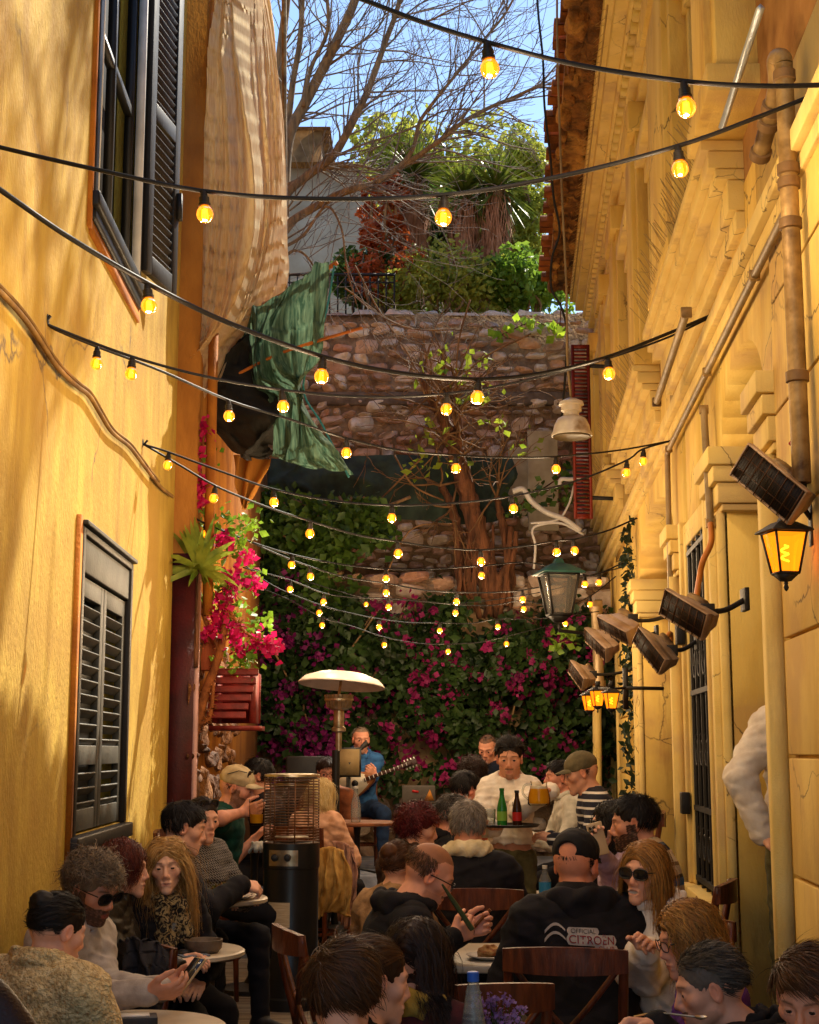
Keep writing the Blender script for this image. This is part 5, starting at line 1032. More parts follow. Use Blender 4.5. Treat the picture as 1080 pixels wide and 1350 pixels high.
def patterned(name, c1, c2, kind='brick', scale=22):
    m = M(name, c1, c2=c1, bump=.3, bscale=200); t = m.node_tree; N, L = t.nodes, t.links; b = N['Principled BSDF']; tc = N.new('ShaderNodeTexCoord')
    if kind == 'brick':
        x = N.new('ShaderNodeTexBrick'); x.inputs['Scale'].default_value = scale; x.inputs['Mortar Size'].default_value = .035; x.inputs['Color1'].default_value = x.inputs['Color2'].default_value = (*lin(c1), 1); x.inputs['Mortar'].default_value = (*lin(c2), 1)
        mp = N.new('ShaderNodeMapping'); mp.inputs['Rotation'].default_value = (R_(90), R_(20), R_(40)); L.new(tc.outputs['Object'], mp.inputs[0]); L.new(mp.outputs[0], x.inputs[0]); L.new(x.outputs['Color'], b.inputs['Base Color'])
    else:
        x = N.new('ShaderNodeTexNoise'); x.inputs['Scale'].default_value = scale; x.inputs['Distortion'].default_value = 3.5; r = N.new('ShaderNodeValToRGB'); r.color_ramp.elements[0].color = (*lin(c1), 1); r.color_ramp.elements[1].color = (*lin(c2), 1); r.color_ramp.elements[0].position = .5; r.color_ramp.elements[1].position = .54
        L.new(tc.outputs['Object'], x.inputs[0]); L.new(x.outputs[0], r.inputs[0]); L.new(r.outputs[0], b.inputs['Base Color'])
    return m
m_eye = M('eye_white', (1, 1, 1), c2=(.95, .95, .95), rough=.15, attr='col', bump=0, spec=.5)
m_lens = M('sunglass_lens', (.012, .011, .012), rough=.12, spec=.6, bump=0); m_frame = M('glasses_frame', (.015, .012, .010), rough=.4, bump=0)
def ik(S, T, l1, l2, hint):
    d = T-S; D = np.linalg.norm(d)
    if D > (l1+l2)*.995: T = S+d/D*(l1+l2)*.995; d = T-S; D = np.linalg.norm(d)
    u = d/D; a = np.clip((l1*l1-l2*l2+D*D)/(2*D), -l1, l1); h = math.sqrt(max(l1*l1-a*a, 0)); n = np.asarray(hint, float); n = nrm(n-u*(n@u)); return S+u*a+n*h, T
def hand_prims(W, fwd, pal, side, curl=.5, s=1.0, spread=.06, thumb=.5):
    """palm and five fingers; fwd along the fingers, pal out of the palm, side +1 right hand"""
    f = nrm(fwd); p = nrm(np.asarray(pal)-f*(np.asarray(pal)@f)); x = np.cross(f, p)*side     # x points to the thumb
    pr = []
    for i, (ox, L) in enumerate(((.031, .074), (.010, .083), (-.011, .077), (-.030, .060))):
        k0 = W+f*.012*s+x*ox*.55*s; k1 = W+(f*(.088-.006*abs(i-1))+x*ox)*s; pr.append(C(k0, k1, .0145*s, .0115*s, k=.012))
        q = k1; a = 0; d0 = nrm(f+x*(ox*spread*20*.3))
        for j, (fr, r0, r1) in enumerate(((.46, .0098, .0088), (.31, .0088, .0080), (.23, .0080, .0062))):
            a += curl*(.75 if j == 0 else 1.0)*(1+.08*i); d = d0*math.cos(a)+p*math.sin(a); e = q+d*L*fr*s; pr.append(C(q, e, r0*s, r1*s, k=.004)); q = e
    b0 = W+(f*.02+x*.026+p*.006)*s; d1 = nrm(f*.75+x*.75+p*thumb*.5); b1 = b0+d1*.042*s; d2 = nrm(f*.95+x*(.25-.2*thumb)+p*thumb); b2 = b1+d2*.034*s; d3 = nrm(f+x*(.05-.3*thumb)+p*thumb*1.1); b3 = b2+d3*.026*s
    pr += [C(b0, b1, .017*s, .0125*s, k=.012), C(b1, b2, .0115*s, .010*s, k=.005), C(b2, b3, .010*s, .0078*s, k=.004)]; return pr
def head_prims(T, s=1.0, fem=0, open_mouth=0, beard=0, nose=1.0, jaw=1.0, full=True):
    """T(p) maps head coordinates (x right ear, y face, z up; metres) to the body frame; R its rotation"""
    R = T.R; c = lambda a, b, r1, r2=None, k=.012, neg=False: C(T(a), T(b), r1*s, None if r2 is None else r2*s, k=k*s, neg=neg); e = lambda a, r, k=.015, neg=False, Q=None: EL(T(a), np.array(r)*s, R if Q is None else R@Q, k=k*s, neg=neg)
    P = [e((0, -.014, .036), (.074, .094, .082)), e((0, -.045, .015), (.066, .060, .070), .02), e((0, .030, -.020), (.0545*jaw, .058, .078), .03)]
    for x in (-1, 1):
        P += [c((x*.046*jaw, .002, -.054), (x*.010, .074, -.097), .018, .0145, .022), e((x*.043, .054, -.014), (.023, .022, .022), .022), c((x*.012, .084, .028), (x*.046, .064, .026), .0085, .0085, .016)]
    if full:
        P += [c((0, .084, .018), (0, .1035*nose, -.026), .0080, .0112, .010), c((-.010, .094, -.033), (.010, .094, -.033), .0088, None, .008), e((0, .079, -.099), (.016, .016, .014), .016), e((0, .074, -.064), (.026, .020, .026), .022)]
        P += [c((-.020, .089, -.060), (.020, .089, -.060), .0062, None, .004), c((0, .095, -.0585), (0, .095, -.0585), .007, None, .008), c((-.016, .089, -.0725), (.016, .089, -.0725), .0075, None, .004)]
        for x in (-1, 1): P += [e((x*.031, .095, .005), (.0185, .0125, .0098), .012, True)]
        for x in (-1, 1):
            P += [e((x*.031, .0735, .003), (.0155, .0146, .0136), .004), e((x*.031, .0885, .003), (.0135, .010, .0050), .0015, True)]
        if open_mouth: P += [e((0, .098, -.066), (.021, .014, .0055+.004*open_mouth), .003, True)]
        P += [c((-.013, .094, -.066), (.013, .094, -.066), .0016, None, .002, True)] if not open_mouth else []
    for x in (-1, 1):
        Q = rot((0, 0, 1), -x*22)@rot((1, 0, 0), -10); P += [e((x*.074, -.008, -.002), (.010, .019, .032), .006, False, Q), e((x*.083, -.002, .002), (.006, .011, .020), .004, True, Q)]
    return P
def wrinkles(seed, amp):
    r = np.random.default_rng(seed); W = r.normal(size=(6, 3))*np.array((13, 13, 24)); U = r.normal(size=(6, 3))*9; ph = r.uniform(0, 6, (6, 2))
    def fn(P):
        d = 0
        for i in range(6): d = d+(1-np.abs(np.sin(P@W[i]+ph[i, 0]+1.6*np.sin(P@U[i]+ph[i, 1]))))**2.2*(1 if i % 2 else -1)
        return -d*amp*.5
    return fn
class XF:
    def __init__(s, R, o, sc=1): s.R, s.o, s.sc = R, np.asarray(o, float), sc
    def __call__(s, p): return s.o+s.R@(np.asarray(p, float)*s.sc)
    def inv(s, P): return (P-s.o)@s.R/s.sc
SKC = V3(0, -.014, .036); SKR = V3(.078, .098, .086)
def scalp(n, kind, rng):
    d = rng.normal(size=(n*4, 3)); d /= np.linalg.norm(d, axis=1)[:, None]; y, z = d[:, 1], d[:, 2]; ax = np.abs(d[:, 0])
    front = z > .42+.30*np.clip((ax-.25)*1.6, 0, 1)*0
    hl = np.where(y > .30, z > (.40 if kind == 'long' else .50)-.06*ax, np.where(y > -.12, z > .10+.34*np.clip((y+.12)/.42, 0, 1), z > -.52))
    if kind == 'cap': hl = (y < .10) & (z > -.50) & (z < -.16)
    if kind == 'bald': hl = (y < .05) & (z > -.52) & (z < .42)
    if kind == 'receding': hl = hl & ~((y > .25) & (z < .86) & (ax > .18)) & ~((y > .62))
    return d[hl][:n]
def hair_strands(T, kind, rng, n=1500, L=.06, seg=4, w=.0032, lift=.25, sweep=(0, 0, 0), curl=0, grav=.0, s=1.0, layer=.012, body=None, part=None, wav=.28):
    ph0 = rng.uniform(0, 6, 4); d = scalp(n, kind, rng); n = len(d); fly = np.where(rng.random(n) < .06, rng.uniform(1.4, 2.4, n), 1); P0 = SKC+d*SKR; W = nrm(V3(.15, -.45, .85)); nn = d/SKR; nn /= np.linalg.norm(nn, axis=1)[:, None]
    t = d-W if part is None else np.stack([np.sign(d[:, 0]-part)*.9, -.25+0*d[:, 0], -.35+0*d[:, 0]], 1)
    t = t+np.asarray(sweep)+np.stack([np.sin(d@V3(5, 3, 2)+ph0[0])+.5*np.sin(d@V3(11, -7, 9)+ph0[1]), np.sin(d@V3(-3, 6, 4)+ph0[2]), .6*np.sin(d@V3(7, 2, -6)+ph0[3])], 1)*wav; t -= nn*(t*nn).sum(1)[:, None]; t /= np.linalg.norm(t, axis=1)[:, None]+1e-9
    Ls = L*rng.uniform(.65, 1.2, n); P = P0+nn*rng.uniform(0, layer, n)[:, None]; pts = [P.copy()]; hoff = .002+layer*(.35+.65*(.5+.5*np.sin(d@V3(13, 7, 9)+ph0[0])))+rng.uniform(0, layer*.35, n); dirv = t+nn*lift*rng.uniform(.3, 1.4, n)[:, None]+rng.normal(size=(n, 3))*.07
    a0 = (5*np.sin(d@V3(9, 5, 7)+ph0[0])+5*np.sin(d@V3(-6, 11, 8)+ph0[1])+rng.uniform(0, .9, n)) if curl > .007 else rng.uniform(0, 6.28, n); b1 = np.cross(t, nn)
    for i in range(seg):
        dirv = dirv+V3(0, 0, -1)*grav*(1 if i > 0 else .4)-nn*lift*.25; dirv /= np.linalg.norm(dirv, axis=1)[:, None]; P = P+dirv*(Ls/seg)[:, None]
        if body is not None and i > 2: dirv = dirv*V3(.78, .78, 1)-V3(0, 0, .12)
        fr = (i+1)/seg; hh = (layer*.3+hoff*fr**.8+lift*Ls*fr*.35)*fly
        q = (P-SKC)/(SKR+hh[:, None]); m = np.linalg.norm(q, axis=1); k = (m < 1) if body is not None and i > 2 else (m > 0); P[k] = SKC+((P[k]-SKC)/m[k][:, None])
        if body is not None:
            for c_, r_ in body:
                q = (P-c_)/r_; m = np.linalg.norm(q, axis=1); k = m < 1+hoff/.3*.12; P[k] = c_+(P[k]-c_)/m[k][:, None]*(1+hoff[k]/.3*.12)[:, None]
        pp = P.copy()
        if curl: ph = a0+i*1.5; pp = P+(b1*np.cos(ph)[:, None]+nn*np.sin(ph)[:, None])*curl
        pts.append(pp)
    A = np.stack(pts, 1); tang = np.gradient(A, axis=1); out = A-SKC; sd_ = np.cross(tang, out); sd_ /= np.linalg.norm(sd_, axis=2)[..., None]+1e-9
    sd_ = sd_+.35*rng.normal(size=(n, 1, 3)); sd_ /= np.linalg.norm(sd_, axis=2)[..., None]
    ww = w*np.concatenate([[.7], np.linspace(1, .35, seg)])[None, :, None]*rng.uniform(.6, 1.3, (n, 1, 1))
    V = np.stack([A-sd_*ww*.5, A+sd_*ww*.5], 2).reshape(n, -1, 3); V = T.o+(V*T.sc)@T.R.T; m = seg+1; base = np.arange(n)[:, None]*m*2; Fq = []
    for i in range(seg): Fq.append(base+np.array([[2*i, 2*i+1, 2*i+3, 2*i+2]]))
    return V.reshape(-1, 3), np.concatenate(Fq)
NP = [0]
def person(label, px, py, Y, yaw, hair, top, floor=0.0, head=(0, 0, 0), lean=8, twist=0, sex='m', s=1.0, wide=1.0, arms=('lap', 'lap'), hands=None, legs='sit', trousers=None, shoe=None, skinc='#c98a62', beard=0, brows='#2a1a10',
           glasses=None, cap=None, near=1, collar=None, hood=False, sleeves='long', extra=None, smile=0, stance=0, beardc='#2a1c14', scalp_c=None, lip='#a8574c', cat='person', face=True, thick=.014, knees=.13, legyaw=0, tone=None, nobody=False):
    """px,py: where the middle of the head stands in the photograph, Y its distance; yaw: facing (0 away from the camera, 90 left)"""
    seed = 100+NP[0]; NP[0] += 1; rng = np.random.default_rng(seed); fem = sex == 'f'; hs = (.94 if fem else 1.0)*s; bs = (.93 if fem else 1.0)*s; wd = wide*(.90 if fem else 1.0)
    th = R_(lean); sp = lambda t, x=0, y=0: V3(x, y*math.cos(th)+t*math.sin(th), t*math.cos(th)-y*math.sin(th))*bs
    Rs = rot((0, 0, 1), twist); SH = lambda t, x, y=0: Rs@V3(*(sp(t, x, y)))
    N0 = SH(.50, 0, .005); Rh = rot((0, 0, 1), head[0])@rot((1, 0, 0), head[1])@rot((0, 1, 0), head[2]); Hc = N0+Rs@(V3(0, .018+.10*math.sin(th), .128)*bs)+Rh@V3(0, .022, 0)
    H = XF(Rh, Hc, hs); Rz = rot((0, 0, 1), yaw); tgt = at(px, py, Y); root = tgt-Rz@Hc; hipz = root[2]; root0 = V3(root[0], root[1], floor)
    up = V3(0, 0, hipz-floor)                    # hip height above the floor
    off = lambda P: P+up
    T = XF(Rh, off(Hc), hs)
    sh = {1: off(SH(.428, .160*wd)), -1: off(SH(.428, -.160*wd))}
    l1, l2 = .285*bs, .255*bs; J = {}
    for i, sd_ in enumerate((-1, 1)):           # -1 left, +1 right
        a = arms[i]; hint = V3(sd_*.55, -.35, -.8)
        if isinstance(a, str): tg = {'lap': V3(sd_*.10, .27, .12), 'table': V3(sd_*.13, .37, .22), 'cross': V3(-sd_*.06, .28, .20), 'down': V3(sd_*.24, .03, -.10), 'pocket': V3(sd_*.20, .10, -.02)}[a]*bs
        else:
            if a[0] == 'at': a = (*((Rz.T@(at(*a[1:4])-root))/bs), *a[4:])
            tg = np.asarray(a[:3], float)*bs
            if len(a) > 3: hint = np.asarray(a[3:6], float)
        E, Wr = ik(sh[sd_], off(tg), l1, l2, hint); J[sd_] = (sh[sd_], E, Wr)
    torso = [EL(off(sp(.05)), V3(.158*wd, .118, .11)*bs, k=.05), EL(off(sp(.20)), V3(.140*wd, .108, .16)*bs, rot((1, 0, 0), -lean), k=.06), EL(off(SH(.36, 0)), V3(.158*wd, .112, .16)*bs, Rs@rot((1, 0, 0), -lean), k=.06),
             C(off(SH(.445, -.12*wd)), off(SH(.445, .12*wd)), .056*bs, k=.05), C(off(SH(.44, -.125*wd)), off(N0), .048*bs, .05*bs, k=.05), C(off(SH(.44, .125*wd)), off(N0), .048*bs, .05*bs, k=.05)]
    if fem: torso += [EL(off(SH(.33, x*.068, .085)), V3(.058, .05, .055)*bs, k=.04) for x in (-1, 1)]
    armp = {}
    for sd_ in (-1, 1):
        S, E, W_ = J[sd_]; armp[sd_] = [C(S, E, .050*bs*wd**.5, .040*bs, k=.03), C(E, W_, .040*bs, .0275*bs, k=.02)]
    hp = {-1: V3(-.09*wd, 0, 0)*bs, 1: V3(.09*wd, 0, 0)*bs}; legp = []; feet = []; hz = hipz-floor
    for sd_ in (-1, 1):
        Hh = off(hp[sd_])
        if legs == 'sit': fp = V3(sd_*knees*1.05, .42+.05*sd_*stance, 0); kh = V3(sd_*.15, 1, .9)
        else: fp = V3(sd_*.11, .02+.08*sd_*stance, 0); kh = V3(0, 1, .1)
        ank = V3(fp[0], fp[1], .085); ll = max(.42*bs, (np.linalg.norm(ank-Hh)/2+.004) if legs != 'sit' else 0); K, A_ = ik(Hh, ank, ll, ll, kh)
        legp += [C(Hh, K, .082*bs*wd, .055*bs, k=.03), C(K, A_, .053*bs, .036*bs, k=.02)]; feet.append((A_, V3(A_[0]+sd_*.03, A_[1]+.16, A_[2]-.05)))
    neck = [C(off(N0)-V3(0, .012, .03), T((0, -.028, -.055)), .055*bs*(.88 if fem else 1), .047*hs*(.92 if fem else 1), k=.02)]
    hd = head_prims(T, hs, fem, smile, beard, full=near > 0 and face, jaw=.93 if fem else 1.0)
    hnd = []; hboxes = []
    for i, sd_ in enumerate((-1, 1)):
        S, E, W_ = J[sd_]; h = (hands or {}).get(sd_, {}); f = np.asarray(h.get('f', W_-E), float); pal = np.asarray(h.get('p', V3(-sd_*.5, .2, -.9)), float)
        if 'skip' in h: continue
        q = hand_prims(W_, f, pal, sd_, h.get('curl', .45), hs*.98, thumb=h.get('thumb', .5)); hnd += q; bb = np.array([p.a for p in q]+[p.b for p in q]); hboxes.append((bb.min(0)-.02, bb.max(0)+.02))
    o = thing('person', label, cat, tuple(root0), R_(yaw))
    allp = torso+neck+hd+armp[-1]+armp[1]+hnd+legp
    resh = {2: .0034, 1: .0048, 0: .0075}[near]; resb = {2: .013, 1: .016, 0: .02}[near]; rn = {2: .0042, 1: .006, 0: .008}[near]
    hb = (T((0, 0, 0))-.155*hs-V3(0, 0, .02), T((0, 0, 0))+.155*hs); bods = []
    V1, F1 = sdf_mesh(neck+hd+torso[3:6], resh, inc=hb); parts = [(V1, F1, 0)]
    for bx in hboxes: parts.append((*sdf_mesh(hnd+armp[-1]+armp[1], rn, inc=bx), 0))
    rest = torso+neck+armp[-1]+armp[1]+legp
    parts.append((*sdf_mesh(rest, resb, exc=[hb]), 0))
    mb = MB(); cols = []
    for V, F, mi in parts:
        if len(V) == 0: continue
        mb.add(V, F, 0); q = T.inv(V); c = np.ones((len(V), 3)); ax = np.abs(q[:, 0]); dface = np.linalg.norm(q, axis=1) < .19
        def mix(mask, col, amt=1.0):
            m = (np.clip(mask, 0, 1)*amt*dface)[:, None]; c[:] = c*(1-m)+np.asarray(col)*m
        sk = np.array(skl(skinc)); rel = lambda h: np.array(lin(h))/sk
        mix(np.exp(-(((ax-.042)/.022)**2+((q[:, 1]-.06)/.03)**2+((q[:, 2]+.022)/.02)**2)), (1.1, .72, .66), .5); mix(np.exp(-((q[:, 0]/.016)**2+((q[:, 2]+.03)/.016)**2+((q[:, 1]-.108)/.02)**2)), (1.1, .75, .7), .5); mix((ax > .07)*(q[:, 2] > -.05)*(np.abs(q[:, 2]) < .04), (1.1, .78, .70), .6)
        ln = np.clip(1.6-1.6*(((q[:, 0])/.023)**2+((q[:, 2]+.066)/.0115)**2), 0, 1)*(q[:, 1] > .084); 
        if 0 < beard < .5: mix(((ax < .024) & (q[:, 2] < -.080) & (q[:, 2] > -.118) & (q[:, 1] > .05) | (ax < .026) & (q[:, 2] < -.044) & (q[:, 2] > -.056) & (q[:, 1] > .07))*1.0, rel(beardc), .8); mix(((q[:, 2] < -.05) & (q[:, 1] > .0) & (q[:, 2] > -.13))*1.0, (.72, .68, .66), .5)
        if beard >= .5:
            nz = .5+.5*np.sin(q[:, 0]*310+2*np.sin(q[:, 2]*270))*np.sin(q[:, 2]*330+q[:, 1]*200); low = (q[:, 2] < -.045+.35*np.clip(ax-.035, 0, 1)+.0*q[:, 1]) & (q[:, 1] > -.01) & (q[:, 2] > -.135)
            mus = (ax < .032) & (q[:, 2] < -.042) & (q[:, 2] > -.062) & (q[:, 1] > .07); side = (ax > .05) & (q[:, 1] > -.01) & (q[:, 1] < .035) & (q[:, 2] < .0) & (q[:, 2] > -.09); mix((low | mus | side)*(.72+.5*nz), rel(beardc), beard)
        mix(ln*1.0, rel(lip), .6)
        ev = np.exp(-(((q[:, 2]-.0285+.16*np.clip(ax-.038, 0, 1))/.0036)**2))*np.clip((ax-.012)/.006, 0, 1)*np.clip((.056-ax)/.012, 0, 1)*(q[:, 1] > .05); mix(ev, rel(brows), .8)
        if smile: mix(((q[:, 0]/.019)**2+((q[:, 2]+.066)/.0065)**2 < 1)*(q[:, 1] > .072), np.array((.50, .42, .33))/sk, 1)
        if scalp_c:
            dd = (q-SKC)/SKR; m_ = np.where(dd[:, 1] > .30, dd[:, 2] > .50, np.where(dd[:, 1] > -.12, dd[:, 2] > .12+.34*np.clip((dd[:, 1]+.12)/.42, 0, 1), dd[:, 2] > -.52)); mix(m_*1.0*(np.linalg.norm(dd, axis=1) > .8)*(ax < .077), rel(scalp_c), .88)
        cols.append(c)
    if near and face:
        for x in (-1, 1):
            a, b_ = np.meshgrid(np.linspace(0, math.pi, 11), np.linspace(0, 2*math.pi, 16, endpoint=False), indexing='ij'); r = .0122
            L_ = np.stack([r*np.sin(a)*np.cos(b_), r*np.cos(a), r*np.sin(a)*np.sin(b_)], -1).reshape(-1, 3)+V3(x*.031, .0742, .003); i, j = np.meshgrid(np.arange(10), np.arange(16), indexing='ij'); i, j = i.ravel(), j.ravel()
            mb.add(np.array([T(p) for p in L_]), np.stack([i*16+j, i*16+(j+1) % 16, (i+1)*16+(j+1) % 16, (i+1)*16+j], 1), 1)
            ang = a.ravel(); c = np.full((len(L_), 3), .40)*np.array((1, .88, .8)); c[ang < .74] = (.05, .03, .018); c[ang < .36] = .008; cols.append(c)
    body = mb.build('body', [skin(skinc), m_eye], o, smooth=180, col=np.concatenate(cols))
    # ---- clothes
    cres = {2: .0075, 1: .010, 0: .015}[near]; fd = wrinkles(seed, {2: .009, 1: .009, 0: .006}[near])
    def inflate(ps, t, kk=None): 
        return [Pr(p.t, p.a, p.b, p.r1+t, None if p.r2 is None else p.r2+t, p.k if kk is None else kk, p.neg) for p in ps]
    kind = top.get('kind', 'shirt'); tt = top.get('t', thick); slv = []
    for sd_ in (-1, 1):
        S, E, W_ = J[sd_]; cuff = E+(W_-E)*.97 if sleeves == 'long' else None
        if sleeves == 'long': slv += [C(S, E, .056*bs*wd**.5+tt, .048*bs+tt, k=.04), C(E, cuff, .046*bs+tt, .033*bs+tt*.9, k=.02)]
        elif sleeves == 'rolled': slv += [C(S, E, .056*bs+tt, .050*bs+tt, k=.04), C(E, E+(W_-E)*.35, .048*bs+tt, .046*bs+tt, k=.02)]
        else: slv += [C(S, S+(E-S)*.62, .058*bs+tt, .058*bs+tt, k=.04)]
    tp = inflate(torso[:4], tt, .05)+inflate(torso[4:6], tt*.8, .04)+slv
    if fem: tp += inflate(torso[6:], tt*.7, .05)
    if kind in ('jacket', 'coat'): tp += [EL(off(sp(.06)), V3(.185*wd, .145, .12)*bs, k=.06)]
    if kind == 'long': tp += [C(off(sp(.0)), off(sp(-.22)), .15*bs, .19*bs, k=.06)]
    cutN = [C(off(N0)-V3(0, -.012, .0), T((0, -.01, -.06)), .066*bs, .075*hs, k=.01, neg=True)]
    if top.get('open'): cutN += [C(off(SH(.44, 0, .12)), off(SH(.30, 0, .16)), .05*bs, .015, k=.01, neg=True)]
    if 'hem' in top: cutN = cutN+[EL(off(sp(top['hem']-.30)), V3(.34, .34, .30), k=.01, neg=True)]
    V, F = sdf_mesh(tp+cutN, cres, disp=fd, dmax=.02); 
    mt = top['m']; g = MB().add(V, F).build({'jacket': 'jacket', 'coat': 'coat', 'shirt': 'shirt', 'hoodie': 'hoodie', 'sweater': 'sweater', 'tshirt': 't_shirt', 'long': 'coat'}.get(kind, 'shirt'), mt, o, smooth=180)
    nk = []
    a = np.linspace(0, 2*math.pi, 13); ctr = off(N0)+V3(0, .004, .010)
    if collar:
        rr, hh, tk = {'crew': (.068, .0, .010), 'high': (.074, .022, .016), 'lapel': (.082, .012, .016), 'fur': (.088, .018, .026), 'scarf': (.086, -.008, .030)}[collar]
        for i in range(12):
            pp = [ctr+V3(rr*math.sin(q)*1.05, rr*math.cos(q)*.95, hh-.03*math.cos(q)*(1+.6*(collar == 'lapel'))-.0)*bs for q in (a[i], a[i+1])]; nk.append(C(pp[0], pp[1], tk*bs, k=.012))
            if hh: pp2 = [q-V3(0, 0, .025) for q in pp]; nk.append(C(pp2[0], pp2[1], tk*1.05*bs, k=.015))
        if collar == 'scarf': nk += [C(ctr+V3(.04, .09, -.05), ctr+V3(.035, .125, -.24), .036, .044, k=.03), C(ctr+V3(-.04, .09, -.05), ctr+V3(-.05, .12, -.18), .036, .040, k=.03)]
        V, F = sdf_mesh(nk, min(cres, .0065), disp=folds(seed+5, .005, 45), dmax=.012); MB().add(V, F).build({'scarf': 'scarf', 'fur': 'fur_collar'}.get(collar, 'collar'), top.get('cm', mt), o, smooth=180)
    if hood:
        hdp = []
        for i in range(12):
            q0, q1 = a[i], a[i+1]; bk = lambda q: max(0, -math.cos(q)); hw_ = 1+max(0, tt-.014)*14; pt = lambda q: ctr+V3(.098*hw_*math.sin(q), .082*math.cos(q)-.035*hw_*bk(q), .012-.036*math.cos(q)*.6-.018*bk(q))*bs; hdp.append(C(pt(q0), pt(q1), (.020+.020*bk(q0))*bs, (.020+.020*bk(q1))*bs, k=.02))
        hdp += [EL(ctr+V3(0, -.10, -.06)*bs, V3(.095, .042, .055)*bs, k=.04), C(ctr+V3(-.06, -.10, -.02)*bs, ctr+V3(.06, -.10, -.02)*bs, .035*bs, k=.03)]
        V, F = sdf_mesh(hdp+[EL(ctr+V3(0, -.02, .05), V3(.075, .085, .05)*bs, k=.02, neg=True)], cres, disp=folds(seed+9, .006, 34), dmax=.014); MB().add(V, F).build('hood', mt, o, smooth=180)
    if trousers is not None or legs:
        V, F = sdf_mesh(inflate(legp, .012, .03)+[EL(off(V3(0, 0, .02)), V3(.175*wd, .135, .12)*bs, k=.05)], cres*1.5, disp=fd, dmax=.02); MB().add(V, F).build('trousers', trousers or cloth('dark_trousers', '#14131a'), o, smooth=180)
        V, F = sdf_mesh([p for a_, b_ in feet for p in (C(a_-V3(0, .02, .03), b_, .045, .038, k=.02), C(a_, a_-V3(0, 0, .03), .045, .045, k=.02))], .012); MB().add(V, F).build('shoes', shoe or cloth('shoe_leather', '#1c1512', rough=.5), o, smooth=180)
    # ---- hair, hat, glasses
    if hair:
        hk = hair['kind']; hm = hairmat(hair['c']); b = MB(); q = {2: 1.0, 1: .6, 0: .3}[near]; wq = {2: 1.0, 1: 1.35, 0: 2.0}[near]; kw = dict(hair.get('kw', {}))
        base = None
        if hk in ('short', 'receding', 'bald', 'curly', 'bun', 'bob', 'long'):
            if hk == 'curly': base = [EL(T((0, -.018, .046)), V3(.086, .104, .090)*hs, T.R)]
            elif hk in ('short', 'bun'): base = [EL(T((0, -.016, .040)), V3(.0785, .0985, .0875)*hs, T.R)]
            elif hk in ('long', 'bob'): base = [EL(T((0, -.018, .041)), V3(.083, .102, .089)*hs, T.R)]
            if base is not None:
                if hk == 'long': base += [C(T((x*.055, -.045, -.02)), T((x*.075, -.055, -.15)), .034*hs, .03*hs, k=.03) for x in (-1, 0, 1)]
                if hk == 'bob': base += [C(T((x*.06, -.03, .0)), T((x*.066, -.025, -.085)), .032*hs, .026*hs, k=.03) for x in (-1, 0, 1)]
                if hk == 'bun': base += [EL(T((0, -.095, .075)), V3(.042, .040, .040)*hs, T.R, k=.01)]
                base += [EL(T((0, .085, -.025 if hk != 'long' else -.034)), V3(.068, .075, .085)*hs, T.R, k=.012, neg=True), C(T((-.12, .0, -.028)), T((.12, .0, -.028)), .038*hs, k=.01, neg=True) if hk in ('short', 'bun', 'curly') else EL(T((0, .09, -.06)), V3(.06, .08, .09)*hs, T.R, k=.01, neg=True), EL(T((0, -.03, -.12)), V3(.11, .16, .075)*hs, T.R, k=.01, neg=True) if hk in ('short', 'bun', 'curly') else EL(T((0, .12, -.1)), V3(.05, .06, .05)*hs, T.R, k=.01, neg=True)]
                V, F = sdf_mesh(base, .005 if near == 2 else .008, disp=folds(seed+3, .0018, 160), dmax=.006); b.add(V, F)
        if hk == 'short': b.add(*hair_strands(T, 'short', rng, **{**dict(n=int(4200*q), L=.05, w=.0024*wq, lift=.06, layer=.009), **kw}))
        elif hk in ('receding', 'bald', 'cap'): b.add(*hair_strands(T, hk, rng, **{**dict(n=int(1600*q), L=.02, w=.0026*wq, lift=.12, layer=.003), **kw}))
        elif hk == 'curly': b.add(*hair_strands(T, 'short', rng, **{**dict(n=int(4200*q), L=.06, seg=6, w=.0028*wq, lift=.30, curl=.010, layer=.016, grav=.12, wav=.9), **kw}))
        elif hk == 'bun':
            b.add(*hair_strands(T, 'short', rng, **{**dict(n=int(3400*q), L=.08, w=.0024*wq, lift=.02, layer=.006, sweep=(0, -1.6, .4)), **kw}))
        elif hk in ('long', 'bob'):
            Lh = hair.get('L', .38 if hk == 'long' else .17); bod = [(T.inv((off(SH(.40, 0)))[None])[0], V3(.17*wd, .14, .18)), (T.inv(off(N0)[None])[0]-V3(0, 0, .01), V3(.085, .085, .10))]
            b.add(*hair_strands(T, 'long', rng, **{**dict(n=int(5600*q), L=Lh, seg=10, w=.0027*wq, lift=.10, grav=.50, layer=.014, part=.012, body=bod, curl=.0085), **kw}))
        b.build('hair', hm, o, smooth=180)
    if cap:
        cm = cap['m']; k = cap.get('h', 1.0); dm = [EL(T((0, -.014, .052)), V3(.0845, .104, .086)*hs, T.R), C(T((-.06, .0, .03)), T((.06, .0, .03)), .03*hs, k=.02)] if False else [EL(T((0, -.014, .052)), V3(.0845, .104, .083)*hs, T.R)]
        dm += [EL(T((0, -.01, -.052)), V3(.14, .16, .088)*hs, T.R, k=.004, neg=True)]
        if cap.get('gap'): dm += [EL(T((0, -.112, .045)), V3(.036, .03, .026)*hs, T.R, k=.004, neg=True)]
        V, F = sdf_mesh(dm, .004 if near == 2 else .006, disp=folds(seed+2, .001, 60), dmax=.004); cb = MB().add(V, F)
